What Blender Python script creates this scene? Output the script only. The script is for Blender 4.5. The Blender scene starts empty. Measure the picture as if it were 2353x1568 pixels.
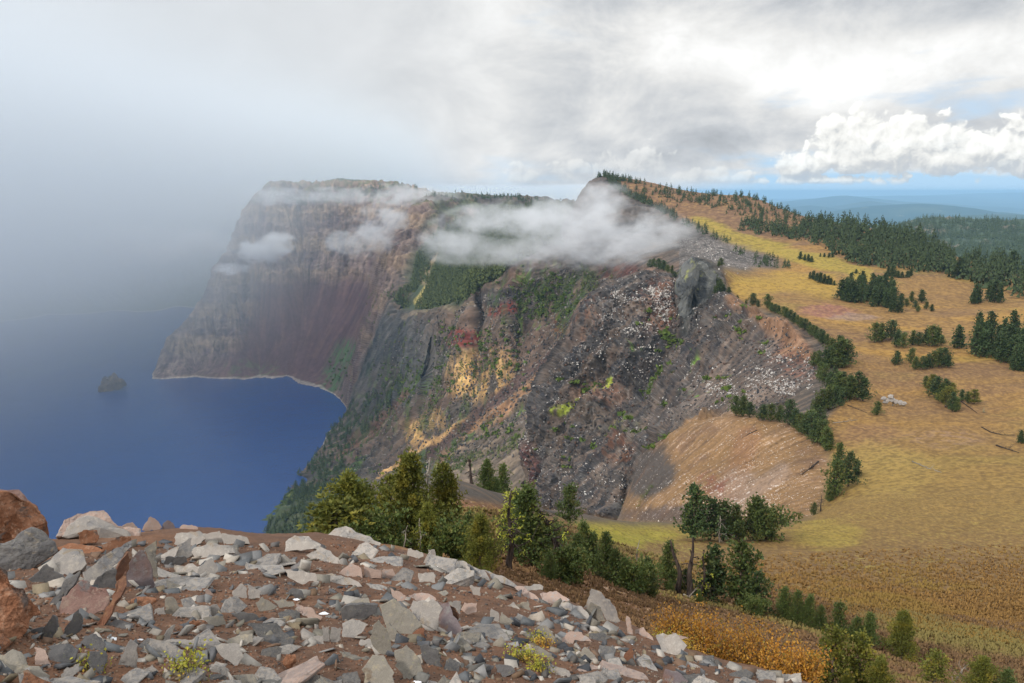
import bpy, math, random
import numpy as np
R = math.radians
sc = bpy.context.scene
COL = sc.collection
rng = np.random.default_rng(7)
# ------------------------------------------------------------------ camera
FPX = 1743.0                       # focal length in pixels of a 2352 px wide frame
PITCH = R(11.2)
cam_d = bpy.data.cameras.new('camera'); cam = bpy.data.objects.new('camera', cam_d); COL.objects.link(cam)
cam_d.sensor_width = 36.0; cam_d.lens = 36.0*FPX/2352.0
cam_d.clip_start = 0.1; cam_d.clip_end = 200000.0
cam.location = (0, 0, 0); cam.rotation_euler = (math.pi/2-PITCH, 0, 0)
sc.camera = cam
LAKE = -570.0

def ray(u, v):
    """azimuth and tangent of elevation of the sight line to a point of the photograph"""
    xc = (np.asarray(u, float)-1176)/FPX; yc = -(np.asarray(v, float)-784)/FPX
    x = xc; y = math.cos(PITCH)+yc*math.sin(PITCH); z = -math.sin(PITCH)+yc*math.cos(PITCH)
    return np.arctan2(x, y), z/np.hypot(x, y)

# ------------------------------------------------------------------ noise
def _mixh(h):
    h = h ^ (h >> np.uint32(15)); h = h*np.uint32(0x2c1b3c6d)
    h = h ^ (h >> np.uint32(12)); h = h*np.uint32(0x297a2d39)
    h = h ^ (h >> np.uint32(15))
    return h.astype(np.float32)*np.float32(1/4294967296.0)
_A, _B, _C = np.uint32(374761393), np.uint32(668265263), np.uint32(2246822519)
def _cells(x):
    f = np.floor(x); return f.astype(np.int64).astype(np.uint32), (x-f).astype(np.float32)
def vnoise(x, y, z):
    x = np.asarray(x, np.float64); y = np.asarray(y, np.float64); z = np.asarray(z, np.float64)+np.zeros_like(x)
    ix, fx = _cells(x); iy, fy = _cells(y); iz, fz = _cells(z)
    fx = fx*fx*(3-2*fx); fy = fy*fy*(3-2*fy); fz = fz*fz*(3-2*fz)
    xa = ix*_A; xb = xa+_A; ya = iy*_B; yb = ya+_B; za = iz*_C; zb = za+_C
    def l(a, b, f): return a+(b-a)*f
    def row(yy, zz): return l(_mixh(xa+yy+zz), _mixh(xb+yy+zz), fx)
    return l(l(row(ya, za), row(yb, za), fy), l(row(ya, zb), row(yb, zb), fy), fz)*2-1
def vnoise2(x, y, seed=0):
    x = np.asarray(x, np.float64); y = np.asarray(y, np.float64)
    ix, fx = _cells(x); iy, fy = _cells(y)
    fx = fx*fx*(3-2*fx); fy = fy*fy*(3-2*fy)
    k = np.uint32((seed*2654435761+12345) & 0xFFFFFFFF)
    xa = ix*_A+k; xb = xa+_A; ya = iy*_B; yb = ya+_B
    a = _mixh(xa+ya); b = _mixh(xb+ya); c = _mixh(xa+yb); d = _mixh(xb+yb)
    a = a+(b-a)*fx; c = c+(d-c)*fx
    return (a+(c-a)*fy)*2-1
def fbm2(x, y, o=5, seed=0, g=0.5):
    s = 0; a = 1.0; n = 0
    for i in range(o):
        s = s+a*vnoise2(x*2**i+17.3*i, y*2**i-9.1*i, seed+i*13); n += a; a *= g
    return s/n
def fbm3(x, y, z, o=4, g=0.5, ridged=False):
    s = 0; a = 1.0; n = 0
    for i in range(o):
        q = vnoise(x*2**i+31.7*i, y*2**i+11.3*i, z*2**i-7.7*i)
        if ridged: q = 1-2*np.abs(q)
        s = s+a*q; n += a; a *= g
    return s/n
def sstep(a, b, x):
    t = np.clip((x-a)/(b-a), 0, 1); return t*t*(3-2*t)

# ------------------------------------------------------------------ landform control points (u, v, distance) or (u, distance, height)
AZ, LR, TT = [], [], []
def add(az, r, t):
    AZ.append(float(az)); LR.append(math.log(r)); TT.append(float(t))
def F(pts, n=0):
    """a line on the ground that the photo shows: (u, v, r)"""
    q = [(*ray(u, v), math.log(r)) for u, v, r in pts]
    q = [(float(a), l, float(t)) for a, t, l in q]
    for i, p in enumerate(q):
        add(p[0], math.exp(p[1]), p[2])
        if n and i+1 < len(q):
            for k in range(1, n+1):
                w = k/(n+1)
                add(*(lambda a, l, t: (a, math.exp(l), t))(*[p[j]*(1-w)+q[i+1][j]*w for j in range(3)]))
def S(pts, n=0):
    """shore line: distance follows from the level of the lake"""
    F([(u, v, LAKE/float(ray(u, v)[1])) for u, v in pts], n)
def A(pts):
    """ground hidden in the photo: (u, r, z)"""
    for u, r, z in pts:
        add(math.atan((u-1176)/FPX), r, z/r)

# summit ground at our feet
for u in (-500, 0, 400, 900, 1300, 1700, 2100, 2600): A([(u, 0.3, -1.62), (u, 0.9, -1.7), (u, 1.6, -1.85)])
F([(-300, 1568, 3.0), (0, 1568, 3.0), (400, 1568, 3.0), (900, 1568, 3.1), (1300, 1568, 3.4), (1600, 1568, 4.2), (1850, 1568, 5.6)])
F([(-300, 1400, 4.6), (0, 1400, 4.6), (400, 1400, 4.6), (900, 1400, 4.9), (1200, 1450, 5.0), (1500, 1500, 5.6)])
F([(0, 1300, 7), (400, 1300, 7), (800, 1300, 7.2)])
F([(-300, 1270, 9), (0, 1265, 9), (130, 1250, 9.5), (330, 1240, 10), (440, 1232, 10.5), (570, 1250, 10.5), (640, 1243, 10.8), (780, 1232, 11), (880, 1258, 10.8),
   (1000, 1280, 10.5), (1100, 1314, 10.3), (1200, 1348, 10), (1300, 1380, 9.6), (1440, 1436, 9), (1520, 1472, 8.6), (1600, 1500, 8.2), (1700, 1528, 7.6), (1850, 1572, 7.0), (2000, 1620, 6.5), (2352, 1760, 5.5), (2600, 1850, 5)], 1)
# hidden fall behind it, left
for u in (-600, -300, 0, 200, 400, 540):
    A([(u, 13, -7.6), (u, 20, -14.5), (u, 60, -53), (u, 150, -138), (u, 300, -275), (u, 480, -440), (u, 660, -565), (u, 760, -605)])
for u in (-700, -350, 0, 200):
    A([(u, 1000, -620), (u, 1500, -620), (u, 2200, -620), (u, 3000, -620), (u, 3900, -620)])
A([(400, 1100, -620), (400, 1500, -620), (400, 1900, -620), (300, 2500, -615), (550, 1300, -615), (550, 1600, -620), (650, 1700, -620), (650, 1900, -615), (300, 3200, -620), (380, 3300, -610), (100, 2600, -620)])
A([(640, 20, -12.5), (640, 40, -32), (640, 100, -88), (640, 300, -265), (640, 600, -430), (600, 900, -500)])
# near pine knoll
F([(760, 1250, 20), (900, 1255, 21), (1000, 1290, 21), (1100, 1320, 21), (1200, 1360, 20), (1300, 1395, 20), (1440, 1450, 17), (1600, 1520, 14), (1800, 1585, 12)])
F([(850, 1215, 36), (950, 1222, 38), (1050, 1240, 38), (1150, 1290, 36), (1300, 1345, 34), (1450, 1395, 33), (1650, 1460, 28), (1850, 1530, 25)])
F([(900, 1180, 50), (960, 1157, 58), (1010, 1152, 64), (1086, 1150, 78), (1146, 1162, 92), (1200, 1178, 105), (1250, 1184, 125), (1341, 1198, 150), (1450, 1203, 165), (1558, 1206, 180),
   (1700, 1208, 195), (1780, 1208, 205), (1870, 1186, 225), (1892, 1150, 240), (1900, 1120, 250), (1905, 1060, 275), (1893, 1010, 300), (1915, 960, 330), (1935, 930, 350), (1940, 880, 380), (1925, 830, 420),
   (1905, 790, 450), (1860, 760, 480), (1800, 725, 520), (1740, 700, 560), (1690, 690, 590), (1668, 650, 640)], 1)
A([(760, 30, -20), (760, 60, -52), (820, 48, -34), (820, 90, -75), (950, 85, -50), (950, 130, -90), (950, 240, -180), (950, 450, -300), (800, 240, -215), (800, 480, -350),
   (1080, 110, -66), (1080, 170, -115), (1080, 300, -190), (1150, 120, -66), (1150, 190, -120), (1150, 330, -205), (1150, 550, -310), (1250, 155, -80), (1250, 240, -138), (1250, 360, -210),
   (1400, 200, -107), (1400, 280, -165), (1400, 400, -222), (1500, 215, -117), (1550, 250, -135), (1700, 222, -108), (1800, 228, -104)])
# hillside right of the pines
F([(1300, 1300, 58), (1450, 1340, 58), (1640, 1395, 60), (1850, 1440, 60), (2065, 1515, 62), (2300, 1575, 62), (2500, 1620, 60)])
F([(1350, 1250, 95), (1450, 1275, 98), (1600, 1300, 98), (1850, 1345, 92), (2100, 1390, 92), (2352, 1430, 92), (2600, 1440, 95)])
F([(1500, 1235, 135), (1700, 1245, 140), (1900, 1250, 145), (2100, 1270, 140), (2352, 1290, 140), (2600, 1300, 140)])
F([(1960, 1150, 215), (2100, 1150, 210), (2352, 1160, 205), (2600, 1170, 205)])
F([(2000, 1050, 280), (2150, 1050, 275), (2352, 1060, 270), (2600, 1070, 270)])
F([(2030, 930, 370), (2180, 930, 360), (2352, 940, 350), (2600, 950, 345)])
F([(1960, 780, 480), (2100, 800, 470), (2250, 830, 450), (2352, 850, 440), (2600, 870, 430)])
F([(1800, 690, 590), (1950, 715, 570), (2100, 740, 550), (2250, 770, 520), (2352, 780, 510), (2600, 800, 500)])
F([(1700, 640, 680), (1850, 635, 720), (2000, 640, 710), (2150, 670, 680), (2352, 700, 640), (2600, 720, 620)])
F([(1850, 590, 820), (2000, 600, 830), (2150, 625, 800), (2300, 660, 740), (2450, 690, 700)])
F([(1680, 545, 980), (1800, 545, 1000), (1950, 560, 960), (2100, 590, 900), (2250, 620, 850), (2352, 640, 810), (2600, 680, 780)])
F([(1600, 505, 1120), (1750, 520, 1080), (1880, 535, 1030), (2000, 550, 990), (2120, 575, 950)])
F([(1480, 450, 1270), (1600, 475, 1210), (1750, 490, 1150), (1880, 515, 1080)])
# rim beyond the big spur and the skyline of the peak
F([(1655, 608, 690), (1700, 618, 730), (1740, 620, 765), (1800, 614, 800), (1770, 592, 850), (1690, 565, 940), (1610, 528, 1060), (1570, 508, 1130), (1510, 486, 1210), (1450, 452, 1270), (1410, 425, 1320)], 1)
F([(1355, 418, 1350), (1390, 404, 1350), (1430, 410, 1345), (1500, 424, 1330), (1560, 439, 1315), (1640, 446, 1300), (1720, 449, 1285), (1770, 468, 1250), (1850, 496, 1170), (1950, 516, 1110), (2060, 530, 1060),
   (2130, 556, 980), (2200, 590, 930), (2290, 610, 900), (2380, 635, 880), (2500, 660, 860), (2650, 690, 840)], 1)
A([(1400, 1450, 5), (1400, 1700, -70), (1500, 1500, 0), (1600, 1450, -15), (1600, 1700, -90), (1720, 1450, -30), (1720, 1700, -130), (1850, 1350, -75), (1850, 1700, -190), (1950, 1300, -100), (2050, 1300, -115),
   (2130, 1150, -100), (2200, 1100, -120), (2300, 1100, -140), (2400, 1050, -145), (2600, 1000, -150), (2250, 1500, -230), (2450, 1400, -240), (2650, 1400, -250), (2050, 1700, -240)])
A([(1500, 2300, -250), (1700, 2300, -300), (1900, 2300, -330), (2100, 2300, -370), (2300, 2100, -370), (2500, 2100, -380), (1500, 3300, -420), (1700, 3300, -430), (1900, 3300, -400)])
# forested ridge at right, far
F([(2060, 520, 3350), (2120, 512, 3400), (2200, 507, 3450), (2280, 512, 3450), (2352, 516, 3450), (2500, 512, 3500), (2700, 515, 3500)])
F([(2100, 560, 3050), (2250, 560, 3050), (2352, 570, 2950), (2600, 570, 2900)]); F([(2200, 610, 2500), (2352, 625, 2450), (2600, 640, 2400)])
for u in (-800, -400, 0, 400, 800, 1100, 1300, 1600, 1850, 2100, 2400, 2700): A([(u, 6500, -700), (u, 8000, -700)])
A([(1600, 4800, -600), (1850, 4500, -560), (2100, 4600, -560), (2350, 4700, -560), (2650, 4700, -560), (2000, 3900, -480)])
# near bay: ochre scree face and its bounding spur
F([(1893, 1010, 300), (1850, 985, 312), (1790, 968, 325), (1740, 955, 335), (1690, 950, 345), (1589, 966, 360), (1542, 993, 368), (1500, 1022, 376), (1468, 1050, 384)], 1)
F([(1850, 1080, 268), (1750, 1060, 295), (1650, 1050, 318), (1560, 1060, 335), (1490, 1080, 355)])
F([(1820, 1150, 245), (1720, 1150, 262), (1600, 1150, 285), (1500, 1140, 320), (1440, 1150, 350)])
A([(1440, 330, -150), (1560, 262, -124), (1690, 242, -113), (1450, 440, -205), (1540, 420, -155), (1640, 400, -126), (1740, 375, -112), (1800, 360, -108)])
# second bay: grey talus
F([(1880, 890, 382), (1800, 880, 400), (1700, 900, 415), (1600, 940, 430), (1540, 965, 440)])
F([(1870, 820, 435), (1780, 830, 450), (1680, 860, 462), (1590, 900, 475), (1520, 990, 455)])
F([(1840, 780, 468), (1740, 770, 495), (1660, 780, 520), (1600, 840, 510)])
# big dark spur: face
F([(1405, 652, 640), (1440, 636, 640), (1480, 622, 640), (1530, 640, 630), (1560, 655, 625)])
F([(1560, 602, 625), (1590, 596, 625), (1620, 600, 628), (1650, 616, 632)])
F([(1560, 700, 607), (1620, 690, 608), (1660, 700, 600), (1560, 745, 590), (1620, 745, 588)])
F([(1342, 708, 625), (1420, 720, 612), (1500, 720, 608)])
F([(1338, 770, 612), (1420, 790, 585), (1500, 800, 572), (1580, 800, 560)])
F([(1308, 815, 602), (1400, 860, 568), (1500, 870, 548), (1560, 870, 530)])
F([(1272, 880, 585), (1350, 930, 555), (1450, 940, 530), (1520, 930, 505)])
F([(1250, 930, 575), (1243, 985, 565), (1320, 1000, 540), (1400, 1010, 515), (1450, 1010, 500)])
F([(1230, 1035, 560), (1228, 1090, 545), (1300, 1090, 515), (1380, 1090, 480), (1420, 1100, 450)])
F([(1232, 1140, 535), (1300, 1165, 500), (1380, 1165, 455), (1240, 1185, 520)])
A([(1370, 690, -165), (1320, 690, -195), (1290, 670, -225), (1255, 660, -245), (1225, 650, -285), (1200, 640, -320), (1440, 700, -120), (1520, 700, -85), (1590, 680, -72), (1330, 800, -220), (1250, 780, -290)])
# third bay and the slope down to the lake
F([(1090, 668, 1120), (1110, 655, 1120), (1180, 625, 1080), (1230, 610, 1060), (1300, 608, 1030), (1400, 600, 980), (1480, 590, 920), (1560, 575, 900)])
F([(1090, 700, 1100), (1170, 700, 1050), (1250, 690, 1020), (1330, 680, 960)])
F([(1000, 716, 1220), (1050, 706, 1160), (1090, 700, 1120)])
F([(1000, 800, 1250), (1100, 780, 1120), (1200, 760, 1040), (1290, 780, 960)])
F([(900, 850, 1520), (1000, 880, 1260), (1100, 870, 1100), (1200, 850, 1000), (1260, 850, 950)])
F([(850, 940, 1650), (900, 950, 1480), (1000, 970, 1200), (1100, 970, 1020), (1200, 960, 920)])
F([(800, 1020, 1600), (900, 1040, 1300), (1000, 1060, 1080), (1100, 1080, 920), (1190, 1080, 830)])
F([(740, 1100, 1420), (850, 1120, 1180), (950, 1140, 1000), (1050, 1150, 880), (1200, 1170, 740)])
F([(650, 1190, 1180), (740, 1200, 1030), (820, 1210, 950), (600, 1240, 1080), (700, 1250, 900)])
A([(820, 700, -400), (900, 650, -370), (1000, 600, -330), (1100, 650, -330), (640, 750, -470)])
# shores
S([(575, 1224), (600, 1202), (640, 1165), (662, 1140), (680, 1110), (692, 1085), (720, 1050), (742, 1020), (752, 1000), (775, 975), (802, 945), (790, 925), (770, 905), (735, 893), (700, 886), (640, 880), (560, 873), (500, 869), (430, 866), (345, 872)], 1)
A([(560, 1150, -585), (620, 1330, -585), (660, 1500, -590), (700, 1700, -590), (730, 1850, -585)])
for u_, v_ in ((345, 905), (420, 900), (500, 903), (580, 908), (660, 915), (730, 930), (770, 950), (310, 885), (325, 850), (345, 815), (360, 790), (375, 760), (700, 1000), (640, 1060), (600, 1130), (550, 1190)):
    a_, t_ = ray(u_, v_); r_ = LAKE/float(t_); add(a_, r_, -(612.0)/r_)
# buttress and the far cliff
F([(985, 478, 2150), (960, 500, 2120), (925, 540, 2080), (900, 600, 2050), (868, 680, 2030), (850, 740, 2010), (835, 800, 2000), (815, 860, 1990)])
F([(1000, 560, 2000), (960, 640, 1900), (930, 720, 1780), (905, 690, 1800), (900, 800, 1720), (870, 850, 1800), (830, 900, 1850)])
F([(960, 700, 1560), (1000, 705, 1420), (1060, 690, 1380), (960, 655, 1720), (1080, 640, 1560), (1180, 612, 1450), (1000, 580, 1950), (1100, 560, 1900), (1180, 540, 1850)])
F([(1050, 500, 2150), (1150, 500, 2150), (1250, 520, 2000)])
F([(1000, 452, 2400), (1100, 459, 2350), (1200, 463, 2300), (1260, 466, 2250), (1320, 470, 2250)])
F([(1336, 440, 1345), (1330, 470, 1335), (1328, 500, 1320), (1300, 540, 1290), (1290, 580, 1240), (1360, 540, 1230), (1420, 520, 1200), (1480, 540, 1120), (1400, 470, 1290)])
A([(1300, 1380, -60), (1290, 1500, -120), (1250, 1350, -130), (1270, 1700, -150)])
F([(572, 508, 2760), (590, 478, 2770), (612, 456, 2780), (650, 450, 2780), (700, 463, 2790), (760, 455, 2800), (800, 449, 2800), (850, 440, 2800), (920, 436, 2790), (985, 450, 2700)], 1)
F([(552, 560, 2730), (505, 612, 2710), (492, 660, 2700), (432, 740, 2680), (392, 785, 2670), (366, 818, 2660), (400, 838, 2600)], 1)
F([(620, 500, 2740), (720, 510, 2740), (820, 510, 2720), (900, 520, 2580)])
F([(600, 600, 2700), (700, 610, 2690), (800, 600, 2640), (870, 600, 2460)])
F([(560, 700, 2660), (700, 700, 2630), (800, 700, 2520)]); F([(500, 790, 2640), (620, 790, 2560), (740, 790, 2470), (800, 790, 2260)])
F([(450, 842, 2600), (600, 842, 2520), (720, 852, 2400), (400, 856, 2560), (540, 860, 2480), (660, 868, 2420), (750, 880, 2280)])
A([(560, 3000, -250), (700, 3150, -90), (850, 3250, -70), (1000, 3150, -90), (500, 2900, -480), (440, 2850, -600), (380, 2850, -610), (330, 2700, -610), (1100, 2950, -120), (1250, 2950, -130)])
for u in (700, 1000, 1300): A([(u, 4500, -400)])
# far wall of the caldera
for u in (-700, -400, -100, 100, 250, 400, 540): A([(u, 4150, -572), (u, 4300, -470), (u, 4650, -235 if u > 200 else -190), (u, 5200, -260)])
AZ = np.array(AZ); LR = np.array(LR); TT = np.array(TT)
# drop doubled points
_k = np.unique(np.round(np.c_[AZ, LR]*400), axis=0, return_index=True)[1]
AZ, LR, TT = AZ[_k], LR[_k], TT[_k]
KX = 2.2        # azimuth against log distance
def _phi(ax, lr):
    d = np.sqrt(((ax[:, None]-AZ[None])*KX)**2+(lr[:, None]-LR[None])**2+1e-6)
    return d
_N = len(AZ)
_M = np.zeros((_N+3, _N+3)); _M[:_N, :_N] = _phi(AZ, LR)-np.eye(_N)*0.004
_P = np.c_[np.ones(_N), AZ, LR]; _M[:_N, _N:] = _P; _M[_N:, :_N] = _P.T
_W = np.linalg.solve(_M, np.r_[TT, 0, 0, 0])
AZ0, AZ1 = R(-43), R(43)
L0, L1 = math.log(0.3), math.log(7900)
NA, NL = 520, 1300
ga = np.linspace(AZ0, AZ1, NA); gl = np.linspace(L0, L1, NL)
TG = np.empty((NA, NL))
for i in range(NA):
    TG[i] = _phi(np.full(NL, ga[i]), gl)@_W[:_N]+_W[_N]+_W[_N+1]*ga[i]+_W[_N+2]*gl
def tfield(az, lr):
    x = np.clip((az-AZ0)/(AZ1-AZ0)*(NA-1), 0, NA-1.001); y = np.clip((lr-L0)/(L1-L0)*(NL-1), 0, NL-1.001)
    i = x.astype(int); j = y.astype(int); fx = x-i; fy = y-j
    return TG[i, j]*(1-fx)*(1-fy)+TG[i+1, j]*fx*(1-fy)+TG[i, j+1]*(1-fx)*fy+TG[i+1, j+1]*fx*fy
# ------------------------------------------------------------------ painted regions (world-anchored masks made from outlines)
def lin(c):
    c = np.asarray(c, float)/255.0
    return np.where(c <= 0.04045, c/12.92, ((c+0.055)/1.055)**2.4)
MW, MH = 784, 523
MS = 3.0
U0 = -600.0       # masks reach past both sides of the frame
MWX = int((2352+1200)/MS)
def raster(poly, blur):
    p = np.array(poly, float); px = (p[:, 0]-U0)/MS; py = p[:, 1]/MS
    m = np.zeros((MH+60, MWX), np.float32)
    x0, x1 = int(max(0, px.min()-1)), int(min(MWX, px.max()+2)); y0, y1 = int(max(0, py.min()-1)), int(min(MH+60, py.max()+2))
    if x1 <= x0 or y1 <= y0: return m
    yy, xx = np.mgrid[y0:y1, x0:x1]+0.5
    ins = np.zeros(xx.shape, bool); n = len(px)
    for i in range(n):
        j = (i-1) % n
        if py[i] == py[j]: continue
        c = ((py[i] > yy) != (py[j] > yy)) & (xx < (px[j]-px[i])*(yy-py[i])/(py[j]-py[i])+px[i])
        ins ^= c
    m[y0:y1, x0:x1] = ins
    b = max(1, int(blur/MS))
    for _ in range(2):
        for ax in (0, 1):
            c = np.cumsum(np.pad(m, [(b+1, b) if a == ax else (0, 0) for a in (0, 1)], mode='edge'), axis=ax)
            n_ = m.shape[ax]
            m = (np.take(c, np.arange(2*b+1, 2*b+1+n_), ax)-np.take(c, np.arange(n_), ax))/(2*b+1)
    return m.astype(np.float32)
def sample(m, u, v):
    x = np.clip((u-U0)/MS-0.5, 0, MWX-1.01); y = np.clip(v/MS-0.5, 0, m.shape[0]-1.01)
    i = x.astype(int); j = y.astype(int); fx = x-i; fy = y-j
    return m[j, i]*(1-fx)*(1-fy)+m[j, i+1]*fx*(1-fy)+m[j+1, i]*(1-fx)*fy+m[j+1, i+1]*fx*fy
def toUV(az, t):
    x = np.sin(az); y = np.cos(az); z = t
    d = y*math.cos(PITCH)-z*math.sin(PITCH); up = y*math.sin(PITCH)+z*math.cos(PITCH)
    d = np.maximum(d, 0.05)
    return 1176+FPX*x/d, 784-FPX*up/d

RIM = [(1000, 1150), (1086, 1146), (1146, 1158), (1240, 1182), (1341, 1197), (1450, 1202), (1558, 1206), (1780, 1209), (1870, 1187), (1890, 1150), (1900, 1120), (1905, 1060), (1893, 1012), (1860, 985), (1900, 965), (1935, 930),
       (1938, 880), (1925, 830), (1905, 790), (1860, 760), (1800, 725), (1740, 703), (1690, 694), (1668, 660), (1655, 612), (1700, 618), (1800, 612), (1772, 590), (1690, 565), (1610, 528), (1570, 508), (1510, 484), (1450, 455), (1410, 425),
       (1392, 380), (2900, 300), (2900, 1720), (560, 1720), (700, 1250), (860, 1200)]
M_GRASS = raster(RIM, 6)
M_SPUR = raster([(1402, 648), (1470, 620), (1560, 640), (1562, 592), (1600, 590), (1655, 612), (1668, 660), (1700, 700), (1760, 740), (1850, 780), (1890, 860), (1800, 930), (1690, 950), (1589, 966), (1542, 993), (1470, 1048), (1440, 1130), (1440, 1215), (1220, 1215),
                 (1225, 1100), (1222, 1030), (1250, 920), (1300, 812), (1335, 775), (1335, 705)], 8)
M_BAY = raster([(1905, 1000), (1850, 975), (1700, 945), (1589, 960), (1542, 990), (1470, 1046), (1430, 1130), (1430, 1225), (1800, 1225), (1880, 1190), (1910, 1100)], 6)
M_TALUS = raster([(1590, 950), (1480, 1010), (1530, 960), (1600, 880), (1700, 800), (1760, 760), (1860, 790), (1900, 860), (1870, 930), (1800, 945), (1690, 945)], 14)
M_PILLAR = raster([(1562, 598), (1592, 592), (1630, 605), (1650, 640), (1665, 700), (1600, 740), (1590, 790), (1572, 790), (1560, 690)], 6)
M_FARCLIFF = raster([(500, 380), (1010, 400), (990, 480), (960, 560), (900, 700), (850, 800), (800, 950), (300, 900), (300, 700)], 10)
M_FARTALUS = raster([(585, 690), (600, 655), (680, 640), (760, 650), (860, 640), (870, 700), (840, 760), (815, 840), (770, 905), (600, 890), (430, 880), (520, 820), (575, 760)], 18)
M_FORESTV = raster([(905, 690), (950, 690), (940, 640), (960, 580), (1010, 540), (1200, 480), (1290, 470), (1290, 590), (1180, 620), (1095, 665), (1060, 700), (1000, 718), (930, 712)], 6)

def qs(s):
    return 2.0**np.floor(np.log2(np.maximum(s, 1e-3)))
def region(az, t, r):
    """mask values for ground at azimuth, tangent of elevation, distance"""
    u, v = toUV(az, t)
    x = r*np.sin(az); y = r*np.cos(az)
    w = 0.012*r
    ws = qs(0.05*r+3); wu = 14*fbm2(x/ws, y/ws, 4, 5); wv = 14*fbm2(x/ws, y/ws, 4, 9)
    uu = u+wu; vv = v+wv*0.7
    g = sample(M_GRASS, u+wu*0.35, v+wv*0.25)
    g = np.where(r > 1450, 0, g)
    g = np.where(r < 14, 1, g)
    spur = sample(M_SPUR, uu, vv)*sstep(370, 400, r+12*wu*0.1)*(r < 700)
    bay = sample(M_BAY, uu, vv)*(r > 200)*(r < 420)
    tal = sample(M_TALUS, uu, vv)*(r > 380)*(r < 560)
    pil = sample(M_PILLAR, u, v)*(r > 560)*(r < 660)
    far = sample(M_FARCLIFF, uu, vv)*(r > 1850)
    ft = sample(M_FARTALUS, uu, vv)*(r > 1900)
    fv = sample(M_FORESTV, u, v)*(r > 1150)*(r < 2600)
    return dict(u=u, v=v, uu=uu, vv=vv, grass=g, spur=spur*(1-g), bay=bay*(1-g), tal=tal*(1-g), pil=pil, far=far, ft=ft, fv=fv)

def surface(az, lr, want=False):
    """world position of the ground, crags and hollows included"""
    r = np.exp(lr); t = tfield(az, lr)
    e = 0.004
    t1 = tfield(az+e, lr); t2 = tfield(az, lr+e)
    sa, ca = np.sin(az), np.cos(az)
    P = np.stack([r*sa, r*ca, t*r], -1)
    r2 = np.exp(lr+e)
    Pa = np.stack([r*np.sin(az+e), r*np.cos(az+e), t1*r], -1)-P
    Pl = np.stack([r2*sa, r2*ca, t2*r2], -1)-P
    N = np.cross(Pa, Pl); N *= np.sign(N[..., 2:3]+1e-9); N /= np.linalg.norm(N, axis=-1, keepdims=True)+1e-9
    m = region(az, t, r)
    x, y, z = P[..., 0], P[..., 1], P[..., 2]
    D = np.zeros(r.shape)
    # soft ground
    near = r < 16
    D += np.where(near, 0.05*fbm2(x*1.3, y*1.3, 5, 3)+0.012*fbm2(x*11, y*11, 3, 4), 0)*sstep(.8, 2, r)
    mid = sstep(14, 40, r)
    D += m['grass']*mid*(0.5*fbm2(x/9, y/9, 4, 21)*sstep(20, 90, r)+0.09*fbm2(x/1.1, y/1.1, 3, 22)+2.6*fbm2(x/70, y/70, 3, 23)*sstep(120, 400, r)*sstep(1390, 1250, r))
    rock = (1-m['grass'])*mid
    steep = sstep(0.86, 0.55, N[..., 2])
    # rim bays and big spur: broken crags leaning to the lake
    cr = m['spur']*(1-m['tal'])*(1-.85*np.exp(-((m['u']-1440)/60)**2-((m['v']-1130)/90)**2))
    cr = cr*(.22+.78*sstep(625, 740, m['v']))
    ax_ = x+0.35*z; 
    sa = -.41*x+.91*y; sbb = .91*x+.41*y
    D += (1-m['grass'])*(r > 1180)*(r < 1480)*4.5*fbm3(x/16, y/16, z/22, 4, .6, True)
    D += cr*(15.0*fbm3(sa/34, sbb/90, z/130, 4, 0.58, True)+5*fbm3(ax_/20, y/20, z/28, 3, 0.6, True)+5.0*fbm3(ax_/9, y/9, z/15, 4, 0.6, True)+1.6*fbm3(ax_/2.6, y/2.6, z/1.6, 2))
    D += (m['bay']+m['tal'])*(1.3*fbm3(x/16, y/16, z/16, 3)+0.3*fbm3(x/2.0, y/2.0, z/2, 2))
    D += m['pil']*(0.6*fbm3(x/6, y/6, z/30, 4, 0.6, True))
    # third bay: ribs and gullies running down to the shore
    tb = rock*(1-m['spur'])*(1-m['bay'])*(1-m['far'])*(1-m['fv'])*sstep(480, 640, r)*np.where(r < 1450, 1-.93*sstep(1470, 1540, m['u']), 1)
    pa = 0.5*x+0.87*y; pb = -0.87*x+0.5*y
    q = fbm3(pa/52, pb/330, z/600, 4, 0.55, True)
    q2 = fbm3(pa/16, pb/60, z/90, 4, 0.62, True)
    D += tb*(24.0*(q-.1)*sstep(750, 1250, r)+(4+4*sstep(800, 1100, r))*(q2-.1))*(.15+.85*sstep(-572, -500, z))*np.where(r > 1900, 1, 1-.8*sstep(-70, -10, z))
    # far cliff: buttresses, ribs and ledges
    f = m['far']*(1-0.93*m['ft'])
    q3 = fbm3(x/75, y/75, z/420, 4, 0.6, True)
    q4 = fbm3(x/24, y/24, z/110, 4, 0.62, True)
    D += f*(24*q3+12*q4)*(.1+.9*sstep(-572, -440, z))
    D += m['ft']*2*fbm2(x/14, y/40, 3, 8)
    led = np.abs(((z+18*fbm2(x/160, y/160, 3, 61))/38.0) % 1.0-0.5)*2
    D += f*(2.5*sstep(0.35, 0.75, led))*(.1+.9*sstep(-572, -440, z))
    D += m['fv']*4*fbm2(x/60, y/60, 3, 33)
    D += (r > 2950)*22*fbm2(x/260, y/260, 5, 41)
    Q = P+N*D[..., None]
    if want: return P, Q, N, m, (q2, q4, steep, r, D)
    return Q

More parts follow.
